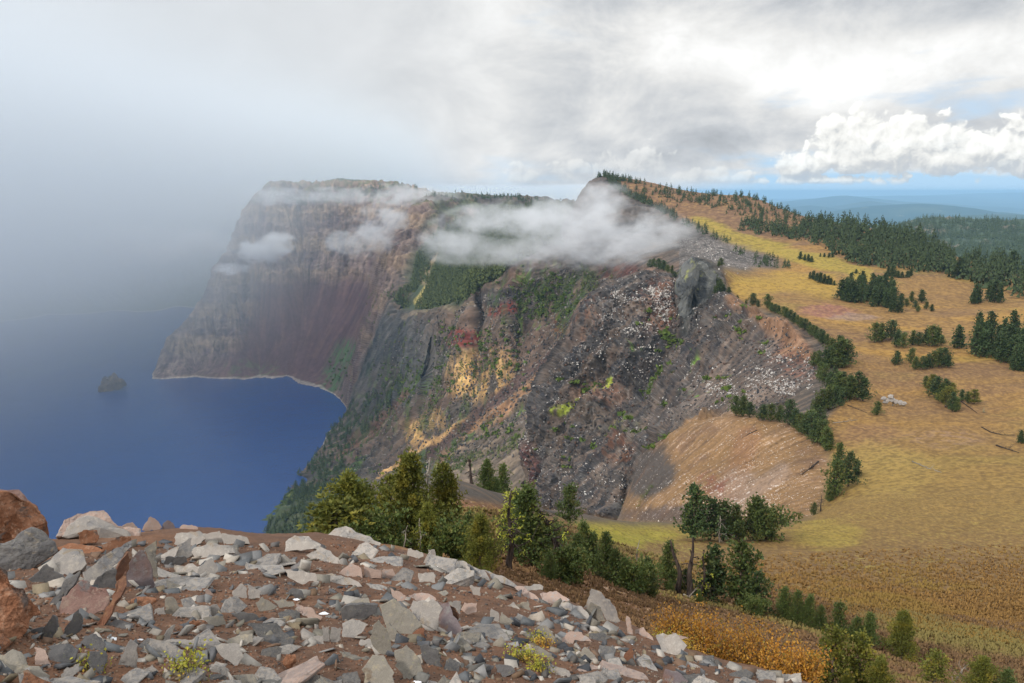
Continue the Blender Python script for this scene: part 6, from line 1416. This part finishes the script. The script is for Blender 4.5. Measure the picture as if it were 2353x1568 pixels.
# rock pillar and the small island
pil = stone_from('rock_pillar', [(1594, 740), (1599, 690), (1598, 640), (1600, 612), (1612, 601), (1626, 604), (1634, 618), (1646, 626), (1650, 655), (1662, 690), (1650, 716), (1622, 730)], 'dark', phi=10, yaw=-24, thick=.5, r=588, apex=.16, rough=.03, sub=3, cell=4)
fin = stone_from('fin', [(1562, 790), (1557, 735), (1560, 690), (1557, 650), (1563, 612), (1574, 598), (1590, 593), (1598, 608), (1600, 650), (1595, 700), (1596, 745), (1586, 800), (1572, 806)], 'dark', phi=4, yaw=-8, thick=.5, r=580, apex=.2, rough=.028, sub=3, cell=4)
fin.parent = pil; fin.location = fin.location-pil.location
tag(pil, 'tall grey rock pillar streaked with yellow lichen above the dark crag', 'rock pillar')
M['pillar'] = mat_rock('pillar_stone', [(96, 97, 95), (70, 72, 74), (114, 114, 106), (136, 138, 84)], 0.12, bd=.8); pil.data.materials[0] = M['pillar']; fin.data.materials[0] = M['pillar']
M['island'] = mat_rock('island_stone', [(92, 82, 72), (64, 60, 56), (118, 106, 88)], 0.06, bd=1.0)
Z6 = lambda q: [(x/2.433, 373+y/2.433) for x, y in q]
isr = LAKE/float(ray(255, 897)[1])
isl = stone_from('island', Z6([(545, 1288), (555, 1240), (566, 1196), (580, 1190), (594, 1206), (608, 1196), (618, 1188), (628, 1168), (642, 1180), (656, 1197), (668, 1207), (680, 1203), (692, 1216), (704, 1230), (709, 1244), (660, 1266), (600, 1282)]), 'island', phi=5, yaw=12, thick=.3, r=isr, apex=.2, rough=.03, sub=3, cell=5, sink=.06)
tag(isl, 'small craggy island like a ship standing in the misty lake', 'island')
P0 = np.array(isl.location); g = np.random.default_rng(4)
for i in range(26):
    x = 566+g.uniform(0, 135); y = 1206+abs(x-630)*.25+g.uniform(0, 20); u, v = x/2.433, 373+y/2.433
    d = dirv(u, v); k = (isr+g.uniform(6, 16))/math.hypot(d[0], d[1]); tree(('dark', i % 4), d*k-np.array([0, 0, 6]), g.uniform(12, 18), 'tiny pine growing on the crest of the ship-like island', 'pines on the island', seed=i)

# ---- loose slabs filled in between, the 170 largest one by one
SLM = []
g = np.random.default_rng(5)
def loose_mesh(seed, flat=.25):
    g = np.random.default_rng(seed); n = g.integers(4, 7); th = np.sort(g.uniform(0, 6.28, n)+np.arange(n)*.0); th = np.linspace(0, 6.28, n, endpoint=False)+g.normal(0, .3, n)
    rr = g.uniform(.6, 1.25, n); a = np.stack([rr*np.cos(th), rr*np.sin(th)*g.uniform(.5, .95), np.zeros(n)], -1)
    bm = bmesh.new(); lo = [bm.verts.new(q*[.93, .93, 1]+[g.normal(0, .06), g.normal(0, .06), -flat]) for q in a]; m = [bm.verts.new(q*1.03-[0, 0, flat*.4]) for q in a]; up = [bm.verts.new(q*.95+[0, 0, g.normal(0, .05)*flat*3]) for q in a]
    for A_, B_ in ((lo, m), (m, up)):
        for i in range(n): bm.faces.new((A_[i], A_[(i+1) % n], B_[(i+1) % n], B_[i]))
    bm.faces.new(up); bm.faces.new(lo[::-1]); bmesh.ops.triangulate(bm, faces=bm.faces)
    for _ in range(2): bmesh.ops.subdivide_edges(bm, edges=bm.edges, cuts=1, use_grid_fill=True)
    bm.normal_update(); co = np.array([v.co for v in bm.verts]); nn = np.array([v.normal for v in bm.verts])
    d = fbm3(co[:, 0]*2+seed*3, co[:, 1]*2, co[:, 2]*3, 4, .6)*.09+np.round(fbm3(co[:, 0]+seed, co[:, 1], co[:, 2]*2, 2)*5)/5*.07
    co = co+nn*d[:, None]; me = bpy.data.meshes.new('rock_slab'); bm.to_mesh(me); bm.free(); me.vertices.foreach_set('co', co.astype(np.float32).ravel()); me.update(); return me
base = {}
for mt in ('grey', 'pale', 'dark', 'olive', 'orange', 'pink'):
    base[mt] = []
    for k in range(7):
        me = loose_mesh(100+k*7+len(mt), flat=(.08, .12, .25, .10, .40, .12, .16)[k]); me.materials.append(M[mt]); base[mt].append(me)
def slab_mat(u, v, g):
    if v < 1340: p = (('pale', .62), ('grey', .32), ('pink', .06))
    elif u < 380: p = (('orange', .25), ('dark', .4), ('grey', .35))
    elif u > 1350: p = (('grey', .35), ('dark', .25), ('pale', .17), ('pink', .05), ('olive', .18))
    else: p = (('grey', .35), ('dark', .2), ('olive', .25), ('pale', .17), ('pink', .03))
    x = g.uniform(); s = 0
    for k, w in p:
        s += w
        if x < s: return k
    return 'grey'
LOOSE = {'pale': ('loose pale angular slab among the stones of the summit slope', 'loose pale slabs'), 'grey': ('loose grey angular slab among the stones of the summit slope', 'loose grey slabs'), 'dark': ('loose dark angular stone among the slabs of the summit slope', 'loose dark stones'),
         'olive': ('loose olive-brown slab among the stones of the summit slope', 'loose olive slabs'), 'orange': ('loose rusty orange stone among the slabs of the summit slope', 'loose orange stones'), 'pink': ('loose pinkish slab among the stones of the summit slope', 'loose pink slabs')}
edge_u = [0, 130, 330, 570, 640, 780, 1000, 1200, 1440, 1600, 1850]; edge_v = [1262, 1254, 1242, 1250, 1246, 1236, 1284, 1352, 1440, 1506, 1576]
cand = []
while len(cand) < 900:
    u = g.uniform(-60, 1900); v = g.uniform(1236, 1640); ev = float(np.interp(u, edge_u, edge_v))
    if v < ev+3: continue
    if u > 1500 and v < ev+8: continue
    cand.append((u, v))
cand = [c for c in cand if not any(abs(c[0]-m_[0]) < m_[2]*.95+6 and -m_[3]-4 < c[1]-m_[1] < m_[3]+16 for m_ in MAJ)]
P_, r_, ok = pts_many(cand, 2.2, 12.5); cand = [c for c, k in zip(cand, ok) if k]
sizes = np.exp(g.normal(-2.55, .40, len(cand)))*np.clip(r_/5.5, .7, 1.5)
order = np.argsort(-sizes/r_)[:165]
slabs_xy = []
for i in order:
    (u, v), p, r = cand[i], P_[i], r_[i]; mt = slab_mat(u, v, g); me = base[mt][g.integers(0, 7)]
    o = bpy.data.objects.new('rock', me); COL.objects.link(o); s = sizes[i]*(1.35 if v < 1345 else 1.0)
    a = math.atan2(p[0], p[1])
    tilt = R(g.uniform(5, 60)) if g.uniform() < .62 else R(g.uniform(-12, 12))
    # lean the face toward the viewer side of the slope, with scatter in heading
    from mathutils import Euler, Matrix
    Mx = Matrix.Rotation(-a+g.normal(0, .7), 3, 'Z') @ Matrix.Rotation(tilt-R(14), 3, 'X') @ Matrix.Rotation(g.uniform(0, 6.28), 3, 'Z')
    o.rotation_euler = Mx.to_euler(); o.location = p+np.array([0, 0, s*(.25*math.sin(abs(tilt))+.02)]); o.scale = (s, s, s)
    tag(o, LOOSE[mt][0], 'rock', LOOSE[mt][1])
# ---- rubble and gravel
def rubble(name, label, n, s0, s1, seed, cols, lo=2.2, hi=13, dark_band=False, cat='gravel', flat=.5, wt=None):
    g = np.random.default_rng(seed); uv = []
    u = g.uniform(-150, 2100, n*2); v = g.uniform(1232, 1700, n*2); ev = np.interp(u, edge_u, edge_v); k = v > ev+1
    if wt: k &= g.uniform(size=len(u)) < wt(u, v)
    uv = list(zip(u[k][:n], v[k][:n])); P_, r_, ok = pts_many(uv, lo, hi); N = len(P_)
    s = np.exp(g.uniform(math.log(s0), math.log(s1), N))*np.clip(r_/5, .6, 1.7)
    # eight-cornered broken pieces
    c = np.array([(x, y, z) for x in (-1, 1) for y in (-1, 1) for z in (-1, 1)], float)*.5
    Vv = c[None]*(1+g.normal(0, .22, (N, 8, 3))); Vv *= np.stack([np.ones(N), g.uniform(.5, 1, N), g.uniform(flat*.4, flat, N)], -1)[:, None]
    Rm_ = g.normal(size=(N, 4)); Rm_[:, 1:3] *= .35; Rm_ /= np.linalg.norm(Rm_, axis=1, keepdims=True); w, x, y, z = Rm_.T
    RR = np.stack([np.stack([1-2*(y*y+z*z), 2*(x*y-z*w), 2*(x*z+y*w)], -1), np.stack([2*(x*y+z*w), 1-2*(x*x+z*z), 2*(y*z-x*w)], -1), np.stack([2*(x*z-y*w), 2*(y*z+x*w), 1-2*(x*x+y*y)], -1)], 1)
    Vv = np.einsum('nij,nkj->nki', RR, Vv)*s[:, None, None]+P_[:, None]+np.array([0, 0, 1])*(s*.08)[:, None, None]
    F0 = np.array([(0, 1, 3, 2), (4, 6, 7, 5), (0, 4, 5, 1), (2, 3, 7, 6), (0, 2, 6, 4), (1, 5, 7, 3)])
    F = (F0[None]+(np.arange(N)*8)[:, None, None]).reshape(-1, 4)
    m, nt, b = new_mat(name+'_stone', .85, .3); rnd = nt.node('ShaderNodeNewGeometry').outputs['Random Per Island']
    cr = nt.node('ShaderNodeValToRGB', {0: rnd}); cr.color_ramp.interpolation = 'CONSTANT'
    els = cr.color_ramp.elements
    while len(els) < len(cols): els.new(.5)
    for i, cc in enumerate(cols): els[i].position = i/len(cols); els[i].color = (*lin(cc), 1)
    nz = nt.noise(objco(nt), 60, 3, .6); kk = nt.m('ADD', .7, nt.m('MULTIPLY', nz, .6)); nt.l.new(nt.mix(1.0, cr.outputs[0], nt.comb(kk, kk, kk), 'MULTIPLY'), b.inputs['Base Color'])
    o = bpy.data.objects.new(name, tri_mesh(name, Vv.reshape(-1, 3), F, m)); COL.objects.link(o); return tag(o, label, cat, kind='stuff')
rubble('rubble', 'broken stone chips lying between the slabs of the summit slope', 1400, .03, .11, 31, [(138, 131, 124), (108, 104, 102), (76, 78, 82), (160, 150, 138), (128, 116, 96), (120, 118, 116), (128, 122, 112), (92, 92, 94), (176, 168, 158), (112, 90, 74)], flat=.28, wt=lambda u, v: .12+.88*(fbm2(u/120, v/40, 3, 88) > .05))
rubble('gravel', 'fine reddish-brown gravel over the soil of the summit slope', 18000, .006, .020, 32, [(112, 82, 64), (98, 72, 58), (128, 94, 74), (90, 70, 60), (112, 100, 90), (130, 108, 90), (82, 74, 70), (122, 84, 62), (140, 128, 116)], flat=.7)
rubble('slab_debris', 'flat broken plates strewn over the summit slope', 480, .05, .13, 34, [(132, 130, 128), (112, 112, 112), (150, 144, 136), (92, 94, 96), (124, 118, 106), (160, 154, 146), (104, 102, 98)], flat=.2, wt=lambda u, v: .15+.85*(fbm2(u/150, v/30, 3, 91) > .05))
# dark angular heap bands
rubble('dark_rubble', 'darker fresh rubble in bands across the summit slope', 1400, .035, .10, 33, [(72, 74, 78), (90, 92, 94), (60, 62, 66), (112, 106, 96), (130, 122, 110), (84, 80, 76), (104, 84, 66)], flat=.6,
       wt=lambda u, v: np.maximum.reduce([np.exp(-((u-820)/150)**2-((v-1362)/14)**2), np.exp(-((u-1060)/90)**2-((v-1500)/30)**2), np.exp(-((u-1180)/160)**2-((v-1545)/26)**2), np.exp(-((u-1330)/200)**2-((v-1450)/40)**2), np.exp(-((u-640)/110)**2-((v-1430)/18)**2)*.7, np.exp(-((u-1500)/180)**2-((v-1530)/26)**2)]))
# old snow in the hollows
for (x, y, w, h, z, lab) in ((815, 870, 30, 9, Z1, 'thin streak of snow below the red stone at left'), (735, 1103, 48, 14, Z1, 'snow patch in the hollow under the overhanging dark slab'), (935, 1108, 22, 7, Z1, 'small fleck of snow right of the overhanging slab'), (1968, 842, 24, 8, Z1, 'fleck of snow under the rounded dark stone'), (2150, 934, 36, 12, Z1, 'bright snow patch at the end of the pinkish rib'),
                          (50, 1175, 22, 9, Z1, 'snow scrap beside the orange boulder at the left edge'), (980, 1245, 70, 15, Z2, 'largest snow patch below the purple-stained slab'), (745, 1462, 40, 8, Z2, 'snow scrap at the bottom centre'), (2065, 1236, 16, 6, Z2, 'tiny snow fleck near the brown spike')):
    g_ = np.random.default_rng(int(x)); q = [(x+w*math.cos(t)*g_.uniform(.6, 1.1), y+h*math.sin(t)*g_.uniform(.6, 1.1)) for t in np.linspace(0, 6.28, 10)[:-1]]
    o = stone_from('snow_patch', z(q), 'snow', phi=55, thick=.12, rough=.01, sub=1, smooth=True); tag(o, lab, 'snow')
# ------------------------------------------------------------------ bushes, tufts, fallen wood, grass
def leafy(name, seed, n_stem, h, w, leaf, mat, label, cat, spine, per=26, stem_mat='bark', upright=.8):
    """many thin stems with small leaves along them; spine = ground points the stems rise from"""
    g = np.random.default_rng(seed); mb = MB(); L = []; base_ = np.array(spine[0])
    for i in range(n_stem):
        k = g.uniform(0, len(spine)-1); a = np.array(spine[int(k)]); b = np.array(spine[min(int(k)+1, len(spine)-1)]); p = a+(b-a)*(k-int(k))+g.normal(0, w*.45, 3)*[1, 1, .05]
        p[2] = on_ground(p[0], p[1])[0][2] if False else p[2]
        d = np.array([g.normal(0, .35), g.normal(0, .35), upright]); d /= np.linalg.norm(d); l = h*g.uniform(.5, 1.1)
        q = [p-[0, 0, .05]-base_, p+d*l*.5+g.normal(0, .03, 3)*l-base_, p+d*l+g.normal(0, .08, 3)*l-base_]; mb.tube(q, [leaf*.16, leaf*.11, leaf*.05], 3)
        s = g.uniform(.12, 1.05, per)[:, None]; c = (np.array(q[0])*(1-s)+np.array(q[2])*s)+g.normal(0, leaf*1.6, (per, 3)); L.append(c)
    c = np.concatenate(L); N = len(c); d = g.normal(0, 1, (N, 3))+[0, 0, .5]; d /= np.linalg.norm(d, axis=1, keepdims=True); s = np.cross(d, g.normal(0, 1, (N, 3))); s /= np.linalg.norm(s, axis=1, keepdims=True); l = leaf*g.uniform(.6, 1.3, (N, 1))
    v = np.stack([c, c+d*l*.5-s*l*.33, c+d*l, c+d*l*.5+s*l*.33], 1)
    o = empty(name, base_, 0); tag(o, label, cat); part('stems', mb.mesh('stems', M[stem_mat]), o)['kind'] = 'stuff'
    part('foliage', tri_mesh('foliage', v.reshape(-1, 3), np.arange(N*4).reshape(-1, 4), M[mat]), o); return o
def gp(*uv, r=None):
    out = []
    for q in uv:
        u, v = q[0], q[1]; rr = q[2] if len(q) > 2 else r
        a, _ = ray(u, v); out.append(surface(np.array([float(a)]), np.array([math.log(rr)]))[0])
    return out
for k_, (u_, v_, r_2, h_, lab_) in enumerate(((1548, 1492, 11.6, .42, 'amber autumn bush at the upper left end of the orange hedge'), (1592, 1505, 11.6, .50, 'second orange autumn bush of the hedge from its upper end'), (1640, 1522, 11.4, .50, 'rounded orange autumn bush left of the middle of the hedge'),
        (1692, 1538, 11.2, .62, 'tallest golden autumn bush in the middle of the orange hedge'), (1740, 1556, 10.9, .58, 'golden-green autumn bush right of the tallest one in the hedge'), (1792, 1580, 10.6, .48, 'orange autumn bush near the lower end of the hedge'), (1838, 1606, 10.2, .36, 'last thin autumn bush where the hedge meets the frame bottom'))):
    leafy('autumn_bush', 20+k_, 54, h_*1.4, .17, .040, 'autumn', lab_, 'bush', gp((u_-6, v_, r_2), (u_+6, v_+3, r_2)), per=58, upright=.75)
leafy('heather', 4, 120, .10, .16, .018, 'yellowplant', 'low yellow-green heather mat left of the orange bushes', 'plant', gp((1515, 1492, 8.5), (1545, 1500, 8.3), (1590, 1515, 8.1)), per=14)
leafy('heather', 5, 34, .09, .05, .014, 'yellowplant', 'leafy yellow-green tuft at the bottom left of centre', 'plant', [pt(428, 1560)[0]], per=18)
leafy('heather', 6, 30, .05, .05, .012, 'yellowplant', 'small golden tuft among the dark slabs at lower left', 'plant', [pt(203, 1548)[0]], per=14)
leafy('heather', 7, 50, .06, .05, .014, 'yellowplant', 'yellow-green tuft beside the tan ribbed slab', 'plant', [pt(1222, 1470)[0], pt(1262, 1484)[0]], per=14)
leafy('heather', 8, 50, .06, .05, .014, 'yellowplant', 'green-tipped tuft above the angular dark stone', 'plant', [pt(1178, 1518)[0], pt(1210, 1524)[0]], per=14)
leafy('heather', 9, 40, .06, .04, .014, 'yellowplant', 'bright green tuft left of the cube-like dark stone', 'plant', [pt(1236, 1545)[0]], per=14)
leafy('shrub', 10, 60, 1.1, 1.6, .22, 'shrub', 'bright green bush at the mouth of the scree bay', 'bush', gp((1462, 1168, 325), (1482, 1160, 330), (1495, 1150, 333)), per=26)
leafy('shrub', 11, 60, 1.2, 1.8, .22, 'shrub', 'mid-green bushes under the dark crag beside the bay mouth', 'bush', gp((1400, 1178, 400), (1425, 1172, 395), (1440, 1165, 380)), per=26)
# fallen logs
def log(uv, rad, label, mat='char', twigs=6, seed=1):
    g = np.random.default_rng(seed); P = np.array([pt(u, v, 60)[0]+[0, 0, rad*.8] for u, v in uv]); b0 = P[0].copy(); mb = MB(); mb.tube(P-b0, np.linspace(rad, rad*.4, len(P)), 6)
    for i in range(twigs):
        k = g.uniform(.3, len(P)-1.01); a = P[int(k)]+(P[int(k)+1]-P[int(k)])*(k % 1)-b0; e = g.normal(0, 1, 3); e[2] = abs(e[2])*.6; e /= np.linalg.norm(e); mb.tube([a, a+e*rad*9], [rad*.3, rad*.1], 4)
    o = bpy.data.objects.new('fallen_log', mb.mesh('fallen_log', M[mat])); COL.objects.link(o); o.location = b0; return tag(o, label, 'log')
log([(2200, 912), (2222, 928), (2244, 944)], .22, 'thin fallen log running down from the tangled pines')
log([(2255, 984), (2275, 992), (2300, 998), (2330, 998)], .22, 'long fallen log right of the lone lichen-grey snag')
log([(2288, 1024), (2310, 1030), (2340, 1038)], .26, 'dark fallen log pointing left from the right-edge pine')
log([(2095, 1062), (2130, 1074), (2162, 1086)], .2, 'grey fallen log with twigs on the open golden slope', 'deadwood', 10)
log([(1945, 938), (1965, 945), (1990, 954)], .2, 'fallen log beside the upper rim pines')
log([(1914, 978), (1940, 975), (1970, 970)], .2, 'weathered branch lying in the brown hollow', 'deadwood', 10)
log([(1880, 1062), (1860, 1080), (1842, 1092)], .3, 'broken trunk lying on the scree left of the steep pine column', 'char', 12)
log([(1740, 990), (1720, 1000), (1704, 1008)], .22, 'dark log on the ochre scree below the pine row', 'char', 2)
log([(1695, 1210), (1715, 1214), (1735, 1218)], .14, 'bare roots spread before the separate irregular saddle pine', 'char', 14)
log([(1568, 1378), (1578, 1390), (1590, 1400)], .12, 'bleached broken log below the blackened trunks', 'deadwood', 3)
# grass tufts on the nearer slopes
def tufts(name, label, n, poly, rmin, rmax, h, seed, cols, fade=None):
    uv = fill(poly, n, seed); g = np.random.default_rng(seed)
    if fade: uv = [q for q in uv if g.uniform() < min(1, max(0, (q[1]-fade[0])/(fade[1]-fade[0])))**1.5]
    P_, r_, ok = pts_many(uv, rmin, rmax); N = len(P_); K = 5
    s = h*g.uniform(.5, 1.4, N)*np.clip(r_/45, .6, 2.2)
    C = np.repeat(P_, K, 0); S_ = np.repeat(s, K)[:, None]; M_ = N*K
    th = g.uniform(0, 6.28, M_); o_ = np.stack([np.cos(th), np.sin(th), np.zeros(M_)], -1); p = C+o_*S_*.5*g.uniform(0, 1, (M_, 1)); t = np.stack([-np.sin(th), np.cos(th), np.zeros(M_)], -1)
    top = p+o_*S_*.45+np.array([0, 0, 1])*S_*g.uniform(.5, 1, (M_, 1))
    v = np.stack([p-t*S_*.32-[0, 0, .04], p+t*S_*.32-[0, 0, .04], top+t*S_*.12, top-t*S_*.12], 1)
    m, nt, b = new_mat(name+'_blades', .9, .1); rnd = nt.node('ShaderNodeNewGeometry').outputs['Random Per Island']; n_ = nt.noise(objco(nt), .05, 3, .6)
    c = nt.mix(rnd, lin(cols[0]), lin(cols[1])); c = nt.mix(nt.ss(.45, .62, n_), c, lin(cols[2])); nt.l.new(c, b.inputs['Base Color'])
    o = bpy.data.objects.new(name, tri_mesh(name, v.reshape(-1, 3), np.arange(M_*4).reshape(-1, 4), m)); COL.objects.link(o); tag(o, label, 'grass', kind='stuff')
tufts('grass', 'reddish-brown autumn grass tufts on the slope behind the summit rocks', 24000, [(950, 1150), (1240, 1190), (1600, 1310), (2000, 1400), (2450, 1440), (2450, 1640), (1750, 1640), (1450, 1450), (1150, 1340), (1000, 1290)], 15, 110, .17, 41, [(94, 74, 56), (128, 102, 72), (124, 112, 68)])
tufts('grass', 'golden-brown grass tufts on the wide open slope', 26000, [(1560, 1290), (1900, 1270), (2200, 1250), (2450, 1250), (2450, 1500), (2000, 1430), (1600, 1330), (1400, 1290)], 75, 200, .13, 42, [(112, 86, 54), (146, 114, 66), (134, 110, 60)], (1225, 1420))

# broken stone on the crags and screes
def talus(name, label, n, polys, rmin, rmax, s0, s1, cols, seed, nz=None, flat=.45):
    g = np.random.default_rng(seed); uv = []
    for poly, k in polys: uv += fill(poly, int(n*k), seed+int(poly[0][0]))
    if nz: uv = [q for q, w in zip(uv, nz(np.array(uv))) if g.uniform() < w]
    P_, r_, ok = pts_many(uv, rmin, rmax); N = len(P_)
    s = np.exp(g.uniform(math.log(s0), math.log(s1), N))*np.clip(r_/450, .6, 1.6)
    c = np.array([(x, y, z) for x in (-1, 1) for y in (-1, 1) for z in (-1, 1)], float)*.5
    V = c[None]*(1+g.normal(0, .28, (N, 8, 3)))*np.stack([np.ones(N), g.uniform(.4, .9, N), g.uniform(flat*.5, flat*1.3, N)], -1)[:, None]
    q = g.normal(size=(N, 4)); q /= np.linalg.norm(q, axis=1, keepdims=True); w, x, y, z = q.T
    RR = np.stack([np.stack([1-2*(y*y+z*z), 2*(x*y-z*w), 2*(x*z+y*w)], -1), np.stack([2*(x*y+z*w), 1-2*(x*x+z*z), 2*(y*z-x*w)], -1), np.stack([2*(x*z-y*w), 2*(y*z+x*w), 1-2*(x*x+y*y)], -1)], 1)
    V = np.einsum('nij,nkj->nki', RR, V)*s[:, None, None]+P_[:, None]
    F0 = np.array([(0, 1, 3, 2), (4, 6, 7, 5), (0, 4, 5, 1), (2, 3, 7, 6), (0, 2, 6, 4), (1, 5, 7, 3)]); F = (F0[None]+(np.arange(N)*8)[:, None, None]).reshape(-1, 4)
    m, nt, b = new_mat(name+'_stone', .8, .35); cr = nt.node('ShaderNodeValToRGB', {0: nt.node('ShaderNodeNewGeometry').outputs['Random Per Island']}); cr.color_ramp.interpolation = 'CONSTANT'; els = cr.color_ramp.elements
    while len(els) < len(cols): els.new(.5)
    for i, cc in enumerate(cols): els[i].position = i/len(cols); els[i].color = (*lin(cc), 1)
    nt.l.new(cr.outputs[0], b.inputs['Base Color'])
    o = bpy.data.objects.new(name, tri_mesh(name, V.reshape(-1, 3), F, m)); COL.objects.link(o); return tag(o, label, 'talus', kind='stuff')
SP = [(1402, 648), (1470, 622), (1560, 640), (1600, 700), (1700, 700), (1760, 740), (1850, 790), (1880, 860), (1800, 930), (1690, 950), (1589, 966), (1542, 993), (1470, 1048), (1440, 1130), (1440, 1210), (1240, 1210), (1235, 1100), (1230, 1030), (1255, 920), (1310, 812), (1342, 775), (1342, 705)]
BY = [(1890, 1015), (1790, 970), (1690, 952), (1589, 968), (1542, 995), (1470, 1060), (1440, 1130), (1440, 1205), (1780, 1208), (1870, 1185)]
clus = lambda uv: .07+.93*sstep(.0, .38, fbm2((uv[:, 0]+uv[:, 1]*.6)/46, (uv[:, 1]-uv[:, 0]*.5)/24, 4, 301))
talus('pale_talus', 'pale broken stones scattered over the dark crag and its talus', 8000, [(SP, 1.0), ([(1560, 560), (1600, 540), (1740, 610), (1660, 640)], .06), ([(1380, 700), (1540, 650), (1540, 760), (1400, 800)], .25), ([(1600, 860), (1860, 800), (1870, 900), (1640, 940)], .22)], 370, 1000, .4, 1.25, [(196, 192, 186), (166, 161, 156), (150, 144, 140), (192, 184, 176), (128, 124, 122)], 51, clus)
talus('dark_talus', 'dark broken blocks covering the crag between the pale stones', 5000, [(SP, 1.0)], 370, 1000, .6, 1.6, [(58, 56, 56), (76, 72, 70), (48, 48, 52), (92, 84, 78), (84, 64, 54)], 52, flat=.6)
stre = lambda uv: .10+.90*sstep(.0, .4, fbm2((uv[:, 0]+uv[:, 1]*1.6)/30, (uv[:, 1]*.6-uv[:, 0]*.35)/110, 4, 302))*np.clip(.25+np.exp(-((uv[:, 0]-1690)/120)**2-((uv[:, 1]-1120)/70)**2), 0, 1)
talus('scree_stones', 'small pale stones lying in trails down the ochre scree', 7000, [(BY, 1.0)], 215, 420, .28, .75, [(212, 202, 190), (176, 160, 146), (104, 84, 70), (190, 176, 162), (128, 104, 86)], 53, stre)
talus('wall_talus', 'coarse broken rock on the gullied caldera wall', 5000, [([(1100, 680), (1300, 620), (1400, 640), (1330, 700), (1330, 780), (1250, 900), (1230, 1050), (1100, 1060), (900, 1120), (760, 1080), (840, 940), (920, 760), (1010, 730)], 1.0)], 640, 2000, .9, 2.6, [(132, 124, 116), (66, 62, 60), (104, 94, 84), (84, 80, 78), (52, 50, 52)], 54)
